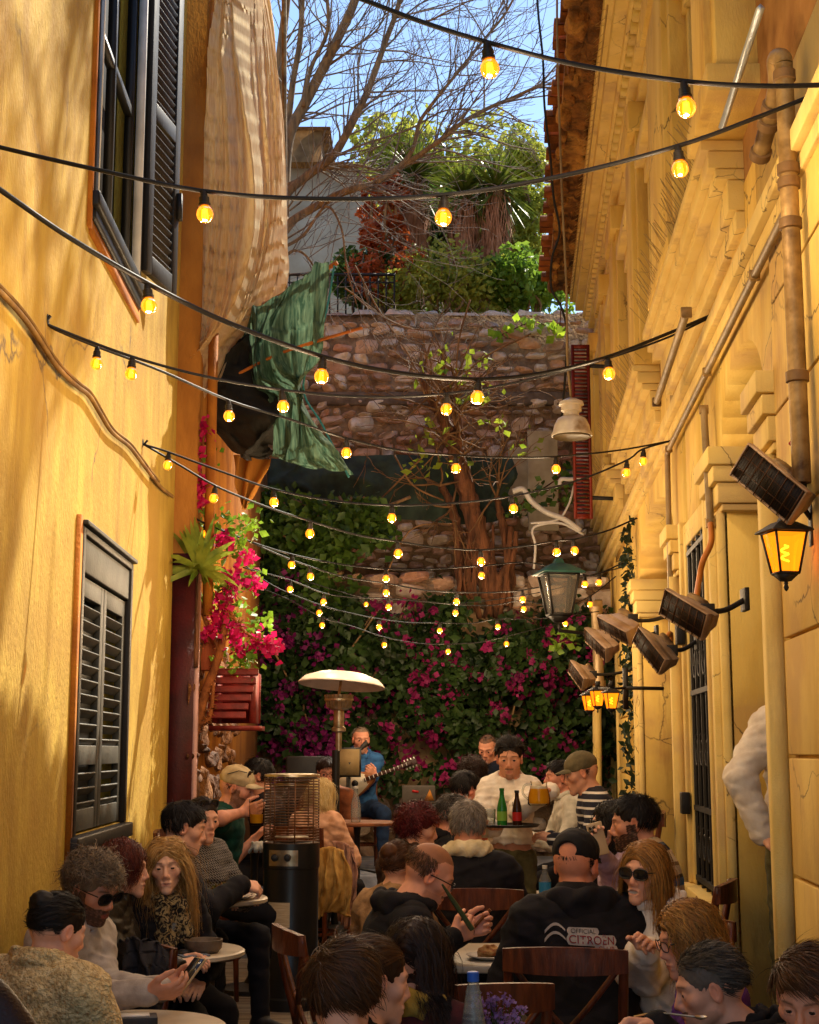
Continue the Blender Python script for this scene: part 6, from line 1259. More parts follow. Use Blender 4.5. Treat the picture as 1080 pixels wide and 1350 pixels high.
        if cap.get('brim', 1):
            G = []
            for u in np.linspace(-1, 1, 13): G.append([T((.072*u, .060+.02*(1-u*u)+L_*(1-u*u)**.5*.075, .050-.016*u*u-.012*L_)) for L_ in np.linspace(0, 1, 6)])
            G = np.array(G); up_ = T.R@V3(0, 0, .004); cb.grid(G+up_); cb.grid(G[::-1]-up_*.2); 
            edge = np.concatenate([G[:, -1]]); cb.grid([edge+up_, edge-up_*.2])
        cb.lathe([(.001, .004), (.007, .003), (.008, -.003)], T((0, -.014, .136)), T.R, 8); cb.build('cap', cm, o, smooth=50)
    if glasses:
        gm = MB(); ln = MB(); up_ = .055 if glasses == 'up' else 0; zg = .006 if not up_ else .098; yg = .103 if not up_ else .062; hw, hh = (.029, .021) if glasses != 'specs' else (.026, .017)
        for x in (-1, 1):
            a_ = np.linspace(0, 2*math.pi, 21); shp = lambda k: np.array([T((x*.033+hw*k*np.sign(math.cos(q))*abs(math.cos(q))**.75, yg-.22*abs(x*.033+hw*math.cos(q))**1.5*2.2, zg+hh*k*np.sign(math.sin(q))*abs(math.sin(q))**.75)) for q in a_])
            gm.tube(shp(1.0), .0028 if glasses != 'specs' else .0017, 5, cap=False)
            if glasses != 'specs': r = shp(.98); ln.add(np.concatenate([r[:-1], [T((x*.033, yg+.001, zg))]]), [(i, (i+1) % 20, 20) for i in range(20)])
            gm.tube([T((x*.061, yg-.016, zg+.008)), T((x*.079, .04 if not up_ else .0, zg+.008)), T((x*.081, -.015 if not up_ else -.06, zg+.004-(0 if not up_ else .03)))], .0024, 5)
        gm.tube([T((-.008, yg, zg+.004)), T((0, yg+.004, zg+.007)), T((.008, yg, zg+.004))], .0022, 5)
        g = gm.build('glasses', m_frame, o, smooth=60)
        if ln.n: ln.build('lens', m_lens, g)
    o['T'] = 0; del o['T']
    return dict(o=o, T=T, J=J, Rz=Rz, root=root0, off=off, SH=SH, sp=sp, w=lambda p: root0+Rz@np.asarray(p))
# ------------------------------------------------------------------ who sits where
BLK = cloth('black_cloth', '#16131a', c2='#0b0a0c'); BLK2 = cloth('black_leather', '#1c1714', c2='#0e0b0a', rough=.5, bscale=90, scale=10); NAVY = cloth('navy_cloth', '#12161f', c2='#0a0d14')
JEAN = cloth('blue_denim', '#1e3352', c2='#14233a', bscale=300); WHT = cloth('white_sweatshirt', '#e6dccd', c2='#d2c4b2', bscale=300); CRM = cloth('cream_fleece', '#dfcfa8', c2='#c2ae84', bscale=110, bump=.7)
SHERPA = cloth('sherpa_fleece', '#e4cc98', c2='#b89a66', scale=60, bump=1.0, bscale=95, bdist=.02); OLV = cloth('olive_trousers', '#6a6440', c2='#4c472c'); GREY = cloth('grey_sweatshirt', '#b4aaa0', c2='#948a80')
H = dict(black=['#120d0b', '#1e1512', '#0c0908'], brown=['#3c2212', '#5a361c', '#2a160b', '#6a4222'], dkbrown=['#24140c', '#341d11', '#180d08'], grey=['#8a7f74', '#5a5048', '#a89c8c', '#3e362f'], curl=['#5c4a3a', '#8a7660', '#3a2c20', '#a08c70'], red=['#4a0f12', '#6e1518', '#2c0809'],
         auburn=['#4a1a10', '#6a2818', '#2e0f0a'], blond=['#c09048', '#8a5f2c', '#d8b070', '#a07438'], dkblond=['#8a5c28', '#b8843e', '#5c3a18', '#a87234'], pale=['#e8cf90', '#c8a458', '#f2e0b0'], salt=['#2c2622', '#4c443e', '#1c1714', '#6a6058'])
PP = {}
def P_(key, *a, **k): PP[key] = person(*a, **k)
P_('fleece', 'person with black hair in a bun, seen from behind in a fluffy beige sherpa jacket', 76, 1228, 4.75, -24, dict(kind='bun', c=H['black']), dict(m=SHERPA, kind='jacket', t=.03), head=(-22, -18, 0), lean=14, sex='f', arms=('table', 'table'), near=2, collar='fur', s=.98, wide=1.3)
P_('curly', 'person with curly grey-brown hair, beard and sunglasses looking down at a phone', 122, 1170, 5.5, -112, dict(kind='curly', c=H['curl'], kw=dict(L=.06, curl=.008)), dict(m=GREY, kind='sweater'), head=(-8, -24, 4), lean=16, arms=(('at', 214, 1304, 5.35, .6, -.3, -.6), ('at', 196, 1310, 5.15, .5, -.4, -.7)), hands={-1: dict(f=(.1, 1, .15), p=(.6, 0, .7), curl=.55), 1: dict(f=(-.2, 1, .1), p=(-.6, .1, .7), curl=.6)}, near=2, beard=.9, glasses='sun', skinc='#b4744e', collar='crew', beardc='#2c2018')
P_('auburn', 'person with auburn bobbed hair in profile wearing a dark leather jacket', 163, 1146, 6.25, -88, dict(kind='bob', c=H['auburn'], L=.15), dict(m=BLK2, kind='jacket'), head=(0, -4, 0), lean=6, sex='f', arms=('table', 'table'), near=2, collar='high', skinc='#c88a64')
P_('blonde', 'person with long wavy blond hair and a paisley scarf facing the camera', 220, 1142, 6.55, -150, dict(kind='long', c=H['blond'], L=.42, kw=dict(curl=.011, grav=.40)), dict(m=BLK, kind='jacket', cm=patterned('paisley_scarf', '#1a1512', '#8a7650', 'noise', 26)), head=(-24, -6, 3), lean=6, sex='f', arms=('lap', 'lap'), near=2, collar='scarf', skinc='#cf9670', trousers=NAVY)
P_('blackjacket', 'person with black hair, seen from behind in a black jacket over a full plate', 243, 1092, 7.25, -62, dict(kind='short', c=H['black'], kw=dict(L=.05)), dict(m=BLK, kind='jacket'), head=(-14, -14, 0), lean=14, arms=('table', ('at', 318, 1166, 7.1, .7, -.5, -.5)), hands={1: dict(f=(0, 1, -.2), p=(-.5, .3, -.8), curl=.8)}, near=1, collar='high')
P_('greekkey', 'person in a grey geometric-patterned sweater with sunglasses pushed up on dark hair', 268, 1082, 7.8, -138, dict(kind='bun', c=H['dkbrown']), dict(m=patterned('key_pattern_knit', '#2a2624', '#8f8880', 'brick', 26), kind='sweater'), head=(-6, -4, 0), lean=4, sex='f', arms=('table', 'table'), near=1, glasses='up', collar='crew', skinc='#c4845e', floor=.3)
P_('capman', 'person in a beige cap and dark green T-shirt drinking beer beside the cylindrical heater', 313, 1040, 8.6, -97, dict(kind='cap', c=H['dkbrown'], kw=dict(L=.012, lift=.02, layer=.001)), dict(m=cloth('green_cotton', '#0f4a3c', c2='#0a352c'), kind='tshirt'), head=(0, -14, 0), lean=10, arms=(('at', 334, 1108, 8.9, .2, -.3, -.8), ('at', 320, 1071, 8.4, .9, -.5, -.2)), hands={1: dict(f=(.1, 1, .25), p=(-.7, .1, .2), curl=.75)}, near=1, sleeves='short', beard=.8, cap=dict(m=cloth('beige_cotton', '#c9b48c', c2='#a89068')), skinc='#c47a54', floor=.3, beardc='#5a3a24', glasses='up', wide=1.08)
P_('hidden', 'person in the dark behind the beige-capped drinker, only part of the face showing', 338, 1024, 10.2, 105, dict(kind='short', c=H['black']), dict(m=BLK, kind='sweater'), floor=.36, near=0, skinc='#b07048')
P_('heaterblond', 'person with pale blond hair, seen from behind in a pinkish coat beside the wire cage', 424, 1050, 10.2, -24, dict(kind='long', c=H['pale'], L=.25), dict(m=cloth('pink_beige_coat', '#d8a888', c2='#b4825f'), kind='coat', t=.02), head=(-10, -6, 0), lean=8, sex='f', arms=('table', 'table'), near=1, floor=.3)
P_('brownsweater', 'person in a rust-brown sweater and glasses behind the black heater pole', 432, 1020, 11.7, 160, dict(kind='short', c=H['dkbrown']), dict(m=cloth('rust_knit', '#7a4424', c2='#5a3018'), kind='sweater'), head=(25, -8, 0), lean=4, arms=('table', 'table'), near=1, glasses='specs', collar='crew', floor=.36, skinc='#b8704c')
P_('musician', 'person in a blue denim shirt playing a bouzouki at a microphone on the stage', 476, 976, 13.7, -168, dict(kind='receding', c=H['grey'], kw=dict(L=.02)), dict(m=cloth('denim_shirt', '#2f5f94', c2='#1f4370', bscale=160), kind='shirt'), head=(0, -6, 0), lean=2, arms=(('at', 494, 1024, 13.42, .5, -.2, -.8), ('at', 466, 1034, 13.4, .8, -.3, -.4)), hands={-1: dict(f=(.5, .3, .6), p=(.3, -.9, .1), curl=.9), 1: dict(f=(-.8, .3, -.3), p=(0, -1, 0), curl=.6)}, near=1, floor=.65, trousers=JEAN, skinc='#b06c4a', scalp_c='#6a5a4c', collar='lapel', beard=.35, beardc='#8a7c70')
P_('musician2', 'person in a dark navy shirt with receding hair looking down behind the waiter', 643, 987, 13.4, 168, dict(kind='receding', c=H['dkbrown'], kw=dict(L=.02)), dict(m=cloth('navy_shirt', '#141c30', c2='#0c1220'), kind='shirt'), head=(-8, -26, 0), lean=14, arms=(('at', 668, 1030, 13.1, .4, -.3, -.8), ('at', 618, 1030, 13.1, .6, -.3, -.7)), near=1, floor=.65, skinc='#b4704c', scalp_c='#4a3426', wide=1.1)
P_('waiter', 'standing waiter in a white lettered sweatshirt carrying a tray and a jug of beer', 672, 1001, 9.3, 174, dict(kind='short', c=H['black'], kw=dict(L=.075, lift=.25, layer=.016, sweep=(.5, -1.1, .5), wav=.3)), dict(m=WHT, kind='sweater', t=.022, hem=.13), head=(0, -8, 0), lean=0, arms=(('at', 727, 1042, 8.95, .8, -.2, -.5), ('at', 652, 1092, 8.95, .7, -.2, -.6)), hands={-1: dict(f=(.6, .6, .1), p=(.3, .1, -.9), curl=.9), 1: dict(f=(-.2, 1, .05), p=(0, -.05, 1), curl=.1)}, legs='stand', near=2, trousers=OLV, skinc='#b8764c', beard=.4, beardc='#1a110c', collar='crew', floor=.1, wide=.84, brows='#0e0805')
P_('greyhood', 'person with curly dark-brown hair in a grey hooded top before the navy-shirted musician', 622, 1022, 11.2, 35, dict(kind='curly', c=H['dkbrown'], kw=dict(L=.07)), dict(m=cloth('grey_hood_top', '#77726e', c2='#5a5550'), kind='hoodie'), near=1, hood=True, floor=.36, arms=('table', 'table'), lean=12, head=(0, -10, 0))
P_('darkhair', 'person with straight black hair seated just left of the waiter', 614, 1042, 9.9, -28, dict(kind='short', c=H['black'], kw=dict(L=.06)), dict(m=cloth('salmon_shirt', '#b4604a', c2='#8e4636'), kind='shirt'), near=1, floor=.2, arms=('table', 'table'), lean=8, head=(-30, -12, 0), skinc='#c47850')
P_('shortdark', 'person with short greying hair and black collar in profile behind the silver-haired man', 600, 1078, 8.3, -66, dict(kind='short', c=H['salt'], kw=dict(L=.022)), dict(m=BLK, kind='jacket'), near=1, arms=('table', 'table'), lean=8, head=(-10, -8, 0), collar='high', skinc='#b87250')
P_('redcurl', 'person with short curly dark-red hair sitting left of the silver-haired man', 551, 1093, 7.9, -40, dict(kind='curly', c=H['red'], kw=dict(L=.07)), dict(m=cloth('dark_brown_coat', '#4a3224', c2='#2e1d14'), kind='jacket'), near=1, sex='f', arms=('table', 'table'), lean=6, head=(-38, -10, 0), skinc='#c08058', s=1.04)
P_('silver', 'person with silver-grey hair, seen from behind in a black jacket with a cream collar', 617, 1092, 7.0, 2, dict(kind='short', c=H['grey'], kw=dict(L=.035, lift=.12)), dict(m=BLK, kind='jacket', cm=CRM), near=2, arms=('table', 'table'), lean=8, head=(-6, -8, 0), collar='fur', skinc='#c07a54', wide=1.08)
P_('brownhat', 'person with brown pinned-up hair mostly hidden behind the balding man', 526, 1142, 6.9, -30, dict(kind='bun', c=H['brown']), dict(m=cloth('tan_fur_coat', '#a8845c', c2='#7c5c3c', bscale=60, bump=.8), kind='coat'), near=1, sex='f', arms=('table', 'table'), lean=6)
P_('balding', 'balding person with glasses and a black hooded jacket bent over knife and fork', 566, 1153, 6.0, -72, dict(kind='bald', c=H['brown'], kw=dict(L=.014)), dict(m=BLK, kind='hoodie'), near=2, hood=True, arms=(('at', 612, 1228, 5.85, .6, -.3, -.7), ('at', 598, 1236, 5.72, .7, -.4, -.6)), hands={-1: dict(f=(.3, .8, .3), p=(.7, -.2, .2), curl=.9), 1: dict(f=(-.2, .9, .35), p=(-.8, .1, .2), curl=.9)}, lean=26, head=(-6, -30, 8), glasses='specs', skinc='#c47c54', scalp_c='#8a5a3c', beard=.25)
P_('darklong', 'person with long dark hair and a mustard scarf, seen from behind near the bottle', 552, 1268, 4.35, -14, dict(kind='long', c=H['dkbrown'], L=.36), dict(m=cloth('maroon_knit', '#4a1a1e', c2='#301014'), kind='sweater', cm=cloth('mustard_scarf', '#a8883a', c2='#7a6020')), near=2, sex='f', arms=('table', 'table'), lean=10, head=(-8, -10, 0), collar='scarf')
P_('frontface', 'person with swept-back brown hair in profile beside the nearest brown-haired head', 494, 1294, 4.1, -66, dict(kind='bun', c=H['brown'], kw=dict(L=.10)), dict(m=BLK, kind='sweater'), near=2, sex='f', arms=('table', 'table'), lean=8, head=(-4, -10, 0), skinc='#c88a66')
P_('front', 'nearest person with tousled chestnut-brown hair, seen from behind at the bottom edge', 452, 1312, 3.75, 6, dict(kind='short', c=H['brown'], kw=dict(n=5200, L=.095, seg=6, lift=.08, layer=.013, sweep=(.9, .45, .1), w=.0024, wav=.5)), dict(m=BLK, kind='sweater'), near=2, arms=('table', 'table'), lean=10, head=(-12, -12, 0), skinc='#c88058')
P_('hoodie', 'broad person in a black cap and black hoodie with a club print on its back', 760, 1142, 5.75, 8, dict(kind='cap', c=H['black'], kw=dict(L=.014, lift=.02, layer=.001)), dict(m=BLK, kind='hoodie', t=.03), near=2, hood=True, arms=('table', 'table'), lean=16, head=(-34, -12, 0), cap=dict(m=cloth('black_cap', '#131115', c2='#0b0a0c', rough=.8), gap=True), skinc='#b8693c', wide=1.14, s=1.04)
P_('smiling', 'smiling person with dark-blond hair and sunglasses in a white hooded top', 850, 1151, 5.65, 150, dict(kind='long', c=H['dkblond'], L=.30, kw=dict(curl=.004, layer=.008)), dict(m=WHT, kind='hoodie', t=.02), near=2, sex='f', hood=True, arms=(('at', 852, 1252, 5.35, .5, -.3, -.8), ('at', 842, 1258, 5.4, .5, -.3, -.8)), head=(-6, -2, -4), lean=8, glasses='sun', smile=1, skinc='#c4825a')
P_('stripedsweater', 'bearded person with a black fade haircut in a cream, blue and black striped sweater', 836, 1086, 6.75, 70, dict(kind='short', c=H['black'], kw=dict(L=.035, lift=.2)), dict(m=stripes('striped_knit', [('#cdb48c', 0), ('#2a5a80', .30), ('#1a1614', .42), ('#cdb48c', .47), ('#8a6a44', .62), ('#cdb48c', .68), ('#161a28', .86), ('#5a6878', .95)], 2, .26), kind='sweater', t=.022), near=2, arms=('table', 'table'), head=(10, -8, 0), lean=8, beard=.95, skinc='#b4714a', wide=1.05, beardc='#140d09')
P_('phonewoman', 'person in sunglasses holding up a phone between the striped sweater and the black cap', 806, 1088, 7.3, 95, dict(kind='long', c=H['black'], L=.25), dict(m=cloth('lilac_cuffs', '#b8a0b4', c2='#927a90'), kind='sweater'), near=1, sex='f', arms=('table', ('at', 790, 1122, 7.0, .2, -.3, -.8)), hands={1: dict(f=(-.2, .2, 1), p=(-.9, 0, .1), curl=.6)}, glasses='sun', skinc='#c48560')
P_('navystripe', 'person in an olive cap and navy shirt with thin white stripes at the long table', 766, 1020, 9.1, 88, dict(kind='cap', c=H['dkbrown'], kw=dict(L=.02, layer=.001)), dict(m=stripes('striped_jersey', [('#141626', 0), ('#d0c8bc', .70)], 2, .045), kind='shirt', t=.016), near=1, floor=.2, arms=('table', 'table'), lean=14, head=(0, -16, 0), cap=dict(m=cloth('olive_cap', '#6a5e42', c2='#4c4430')), skinc='#b87850')
P_('whitehood', 'person with black hair in a pale hooded jacket behind the olive-capped man', 738, 1026, 10.4, 96, dict(kind='short', c=H['black']), dict(m=cloth('pale_hooded_top', '#c8c4b4', c2='#a8a494'), kind='hoodie'), near=1, hood=True, floor=.3, arms=('table', 'table'), skinc='#b06a48')
P_('purple', 'person with straight blond hair, glasses and a purple sweater facing left', 908, 1238, 4.85, 96, dict(kind='long', c=H['dkblond'], L=.27), dict(m=cloth('purple_knit', '#5a2a86', c2='#3c1a5e'), kind='sweater'), near=2, sex='f', arms=('table', 'table'), lean=10, head=(4, -16, 0), glasses='specs', skinc='#c07a54')
P_('spoon', 'older person with short dark-grey hair and black jacket lifting a spoon', 936, 1304, 4.5, 82, dict(kind='short', c=H['salt'], kw=dict(L=.035, lift=.12, sweep=(0, -1.5, .4))), dict(m=BLK, kind='jacket'), near=2, arms=('table', ('at', 866, 1352, 4.3, .2, -.4, -.8)), hands={1: dict(f=(-.1, 1, .1), p=(-.3, .1, -.9), curl=.95)}, hood=True, lean=30, head=(4, -14, 0), collar='high', skinc='#b87a58', beard=.2)
P_('young', 'young person with swept brown hair cut off by the right edge, looking down', 1064, 1316, 4.2, 152, dict(kind='short', c=H['brown'], kw=dict(n=3600, L=.09, lift=.14, layer=.018, sweep=(-1.2, -.2, 0), wav=.4)), dict(m=BLK, kind='sweater'), near=2, arms=('table', 'table'), lean=8, head=(0, -20, 0), skinc='#b87450')
P_('doorway', 'person in a white sweatshirt standing in the arched doorway, seen from behind', 1050, 900, 6.5, -24, dict(kind='short', c=H['dkbrown']), dict(m=WHT, kind='sweater', t=.022), near=1, floor=.25, legs='stand', arms=((-.13, -.16, -.02, -.5, -.75, -.3), 'pocket'), lean=0, trousers=OLV, wide=.84, hands={-1: dict(curl=.6, f=(.8, -.1, -.2))})
# ================================================================== FURNITURE AND TABLEWARE
m_wood = M('dark_chair_wood', '#6a3418', c2='#3c1a0b', scale=7, stretch=(6, 6, 1), rough=.4, bump=.25, bscale=40, coat=.2); m_marble = M('pale_table_top', '#cbbda6', c2='#a89a84', scale=5, rough=.35, bump=.05); m_glass = glassy('clear_glass', '#eef0ec', .22, body=.14); m_china = M('white_china', '#d8cfc0', rough=.25, bump=0, spec=.5)
m_tabwood = M('table_wood', '#8a5228', c2='#5e3416', scale=6, stretch=(1, 7, 1), rough=.45, bump=.2)
def chair(label, x, y, rz, floor=0.0, proto={}):
    """cross-back bistro chair; rz: which way the sitter faces"""
    if 'p' in proto:
        c = copy_tree(proto['p']); c.location = (x, y, floor); c.rotation_euler = (0, 0, R_(rz)); c['label'] = label; return c
    t = thing('bistro_chair', label, 'chair', (x, y, floor), R_(rz), 'dark wooden cross-back bistro chairs'); proto['p'] = t
    b = MB(); b.lathe([(.001, .455), (.205, .455), (.215, .447), (.215, .432), (.19, .425), (.001, .425)], n=28); b.build('seat', m_wood, t, smooth=40)
    for sx in (-1, 1):
        b = MB(); b.tube(spline([(sx*.19, -.20, 0), (sx*.185, -.19, .43), (sx*.195, -.25, .72), (sx*.20, -.285, .90)], 6), [.019]*19 if False else .017, 8); b.build('leg', m_wood, t, smooth=180)
        b = MB(); b.tube([(sx*.17, .17, .43), (sx*.185, .19, 0)], [.018, .014], 8); b.build('leg', m_wood, t, smooth=180)
        b = MB(); b.tube(spline([(sx*.195, -.275, .86), (sx*.05, -.252, .68), (-sx*.10, -.225, .53), (-sx*.165, -.20, .455)], 6), .012, 6); q = b.build('cross_brace', m_wood, t, smooth=180); q.scale = (1, 1, 1)
    G = []
    for u in np.linspace(-1, 1, 15):
        yb = -.285-.035*(1-u*u); zt_ = .905+.012*(1-u*u); G.append([(u*.215, yb-.011, zt_-.095+.02*u*u), (u*.215, yb-.013, zt_), (u*.215, yb+.011, zt_), (u*.215, yb+.013, zt_-.095+.02*u*u), (u*.215, yb-.011, zt_-.095+.02*u*u)])
    b = MB(); b.grid(G); n = len(G); b.add(G[0][:4], [(0, 1, 2, 3)]); b.add(G[-1][:4], [(3, 2, 1, 0)]); fixn(b.build('back_rail', m_wood, t, smooth=50, bevel=0))
    b = MB(); b.lathe([(.16, .2), (.165, .205), (.165, .22), (.155, .22)], n=24); b.build('stretcher', m_wood, t, smooth=40); return t
CH = 0
def chair_at(label, px, py_rail, Y, rz, floor=0.0):   # rail top seen at this pixel
    p = at(px, py_rail, Y); a = R_(rz); d = V3(-math.sin(a), math.cos(a), 0); return chair(label, p[0]+d[0]*.29, Y+d[1]*.29, rz, p[2]-.905 if floor is None else floor)
chair_at('cross-back wooden chair of the broad person with the printed black hoodie', 745, 1252, 5.25, -8, None)
chair_at('cross-back wooden chair at the bottom edge behind the glass bottle', 640, 1300, 4.6, 12, None)
for k, lab in (('curly', 'wooden chair under the sunglasses wearer with curly hair'), ('auburn', 'wooden chair under the auburn-haired sitter in leather'), ('blonde', 'wooden chair under the long-haired blond sitter with a scarf'), ('silver', 'wooden chair under the silver-haired sitter with the cream collar'), ('balding', 'wooden chair under the balding diner'), ('darklong', 'wooden chair under the sitter with long dark hair and mustard scarf'), ('smiling', 'wooden chair under the smiling white-hooded sitter'), ('stripedsweater', 'wooden chair under the bearded sitter in the striped sweater'), ('purple', 'wooden chair under the blond sitter in purple'), ('capman', 'wooden chair under the beige-capped drinker'), ('fleece', 'wooden chair under the sherpa-jacket wearer'), ('blackjacket', 'wooden chair under the black-haired diner by the wall'), ('navystripe', 'wooden chair under the navy-striped sitter'), ('heaterblond', 'wooden chair under the pale blond sitter by the wire cage'), ('musician', 'wooden chair on the stage under the bouzouki player')):
    d = PP[k]; r = d['root']; o_ = d['o']; hz_ = d['off'](V3(0, 0, 0))[2]; w_ = d['w'](V3(0, .02, 0)); chair(lab, w_[0], w_[1], math.degrees(o_.rotation_euler[2]), o_.location[2]+max(0, hz_-.53-0))
def table(label, x, y, z, r, floor=0.0, mat=None, shape='round', d=None, rz=0, group='cafe tables'):
    t = thing('cafe_table', label, 'table', (x, y, floor), R_(rz), group); h = z-floor; mat = mat or m_marble
    if shape == 'round':
        b = MB(); b.lathe([(.001, h), (r-.008, h), (r, h-.006), (r, h-.02), (r-.01, h-.026), (.001, h-.026)], n=40); b.build('table_top', mat, t, smooth=35)
        b = MB(); b.lathe([(.03, h-.026), (.022, h-.1), (.022, .10), (.05, .05), (.20, .025), (.21, 0)], n=16)
        b.build('pedestal', m_iron, t, smooth=40)
    else:
        b = MB(); b.box((0, 0, h-.015), (d[0], d[1], .03)); b.build('table_top', mat, t, bevel=.006)
        for sx in (-1, 1):
            for sy in (-1, 1): b = MB(); b.box((sx*(d[0]/2-.05), sy*(d[1]/2-.05), (h-.03)/2), (.045, .045, h-.03)); b.build('leg', m_iron, t)
    return t
def tz(px, py, Y): p = at(px, py, Y); return p
TA = at(246, 1252, 6.55); table('round pale table with a glass and a grey bowl before the blond scarf wearer', TA[0]-.05, 6.55, TA[2], .30)
TB = at(305, 1184, 7.3); table('round pale table with a loaded plate left of the cylindrical heater', TB[0]-.10, 7.35, TB[2], .27)
TC = at(175, 1350, 5.05); table('round table edge under the phone at the bottom left', TC[0], 4.95, TC[2]+.01, .32)
TD = at(338, 1118, 8.95); table('small orange-brown wooden table in front of the beige-capped drinker', TD[0]-.02, 9.05, TD[2], .16, .3, m_tabwood)
TE = at(664, 1262, 5.95); table('pale table edge between the balding diner and the black hoodie', TE[0]+.05, 6.05, TE[2], 0, 0, m_marble, 'rect', (.66, .66))
TF0 = at(716, 1150, 8.4); table('long crowded table running back from the waiter to the olive-capped man', TF0[0]+.02, 8.55, .80, 0, 0, m_marble, 'rect', (.62, 2.7), -7)
TG = at(668, 1205, 6.9); table('pale table with plates in front of the silver-haired man', TG[0]+.06, 7.15, .80, 0, 0, m_marble, 'rect', (.55, .85), -6)
TH_ = at(640, 1400, 4.25); table('near table below the frame carrying the bottle and the lavender', TH_[0]+.0, 4.2, .76, .34)
TI = at(880, 1400, 3.9); table('near table at the bottom right in front of the spoon-lifting diner', TI[0]-.25, 3.95, .76, .33)
TJ = at(462, 1090, 11.0); table('dark table with a clear bottle behind the pale blond sitter', TJ[0]+.05, 11.0, at(468, 1083, 11)[2], .3, .36, m_tabwood)
m_thin = glassy('thin_glass', '#f4f2ea', .12)
def lathe_thing(name, label, cat, prof, p, mat, group=None, n=20, parts=(), rz=0):
    t = thing(name, label, cat, tuple(p), rz, group)
    for nm, pr, mt in parts: MB().lathe(pr, n=n).build(nm, mt, t, smooth=50)
    return t
TUMB = [(.001, 0), (.027, 0), (.030, .004), (.036, .12), (.034, .12), (.028, .012), (.001, .010)]
m_cola = M('cola', (.035, .012, .006), rough=.1, bump=0); m_beer = M('beer', '#d89a1c', c2='#c07f10', rough=.1, bump=0, emit=0); m_beer2 = glassy('pale_beer', '#e8b838', .15)
p = at(224, 1250, 6.5); p[2] = TA[2]
lathe_thing('tumbler', 'tall tumbler with brown drink on the round table by the grey bowl', 'glass', None, p, None, parts=[('glass', TUMB, m_glass), ('drink', [(.001, .012), (.027, .012), (.0305, .065), (.001, .065)], m_cola)])
p = at(268, 1254, 6.45); p[2] = TA[2]
lathe_thing('bowl', 'wide grey stoneware bowl on the round pale table', 'bowl', None, p, None, parts=[('bowl', [(.001, 0), (.06, 0), (.078, .02), (.082, .055), (.076, .055), (.07, .025), (.001, .015)], M('grey_stoneware', '#7a6a58', c2='#594b3c', rough=.6, scale=20))])
p = at(222, 1246, 6.75); p[2] = TA[2]
PLATE = [(.001, 0), (.06, 0), (.10, .014), (.105, .018), (.10, .019), (.062, .006), (.001, .006)]
lathe_thing('saucer', 'small white saucer behind the tumbler of brown drink', 'saucer', None, p, None, parts=[('plate', [(r*.6, z) for r, z in PLATE], m_china)])
b = MB(); q = at(250, 1262, 6.4); q[2] = TA[2]+.004; b.box(q, (.12, .20, .006), rot((0, 0, 1), 25)); tag(b.build('menu_card', M('grey_card', '#6e7480', rough=.5), bevel=.002), 'grey menu card lying on the round table beside the bowl', 'menu')
# plate with food
p = at(300, 1180, 7.25); p[2] = TB[2]; t = lathe_thing('food_plate', 'large plate piled with a filled sandwich left of the heater', 'plate', None, p, None, parts=[('plate', [(r*1.3, z) for r, z in PLATE], m_china)])
V, F = sdf_mesh([EL((.05, 0, .035), (.055, .05, .035), k=.02), EL((-.03, .01, .03), (.05, .045, .028), k=.02), EL((.02, -.03, .05), (.04, .03, .025), k=.02)], .006, disp=folds(4, .01, 60), dmax=.02); MB().add(V, F).build('sandwich', M('bread_crust', '#a8682c', c2='#6e2e14', scale=40, bump=.6, bscale=80), t, smooth=180)
P = RNG.normal(size=(260, 3))*V3(.05, .035, .012)+V3(0, -.01, .05); leaves(P, .02).build('salad', M('salad', '#6a3c1c', c2='#3f5a1c', scale=60), t)['kind'] = 'stuff'
def napkin(label, px, py, Y, z, mat, s=.07, seed=1, cat='napkin'):
    r = np.random.default_rng(seed); q = at(px, py, Y); V, F = sdf_mesh([EL(V3(0, 0, .012)+r.normal(size=3)*.025*V3(1, 1, .2), V3(s*.5, s*.35, .018)*r.uniform(.7, 1.3), rot((0, 0, 1), r.uniform(0, 180)), k=.01) for _ in range(5)], .006, disp=folds(seed, .012, 55), dmax=.02)
    o = MB().add(V, F).build('napkin', mat, smooth=180); o.location = (q[0], Y, z); return tag(o, label, cat)
m_nap = M('paper_napkin', '#d8d2c4', c2='#bdb5a6', rough=.9, bump=.2)
napkin('crumpled white napkin on the orange-brown table by the drinker', 342, 1112, 8.9, TD[2], m_nap, .08, 3)
# beer glass in the drinker's hand
def hand_w(k, sd_, o=(0, 0, 0)): d = PP[k]; return d['w'](d['J'][sd_][2])+np.asarray(o)
p = at(338, 1088, 8.33); t = thing('beer_mug', 'glass of pale beer held by the beige-capped drinker', 'glass', tuple(p), 0)
MB().lathe([(.001, 0), (.034, 0), (.038, .006), (.043, .14)], n=20).build('glass', m_thin, t, smooth=50); MB().lathe([(.001, .012), (.034, .012), (.037, .06), (.001, .06)], n=20).build('beer', m_beer, t, smooth=50)
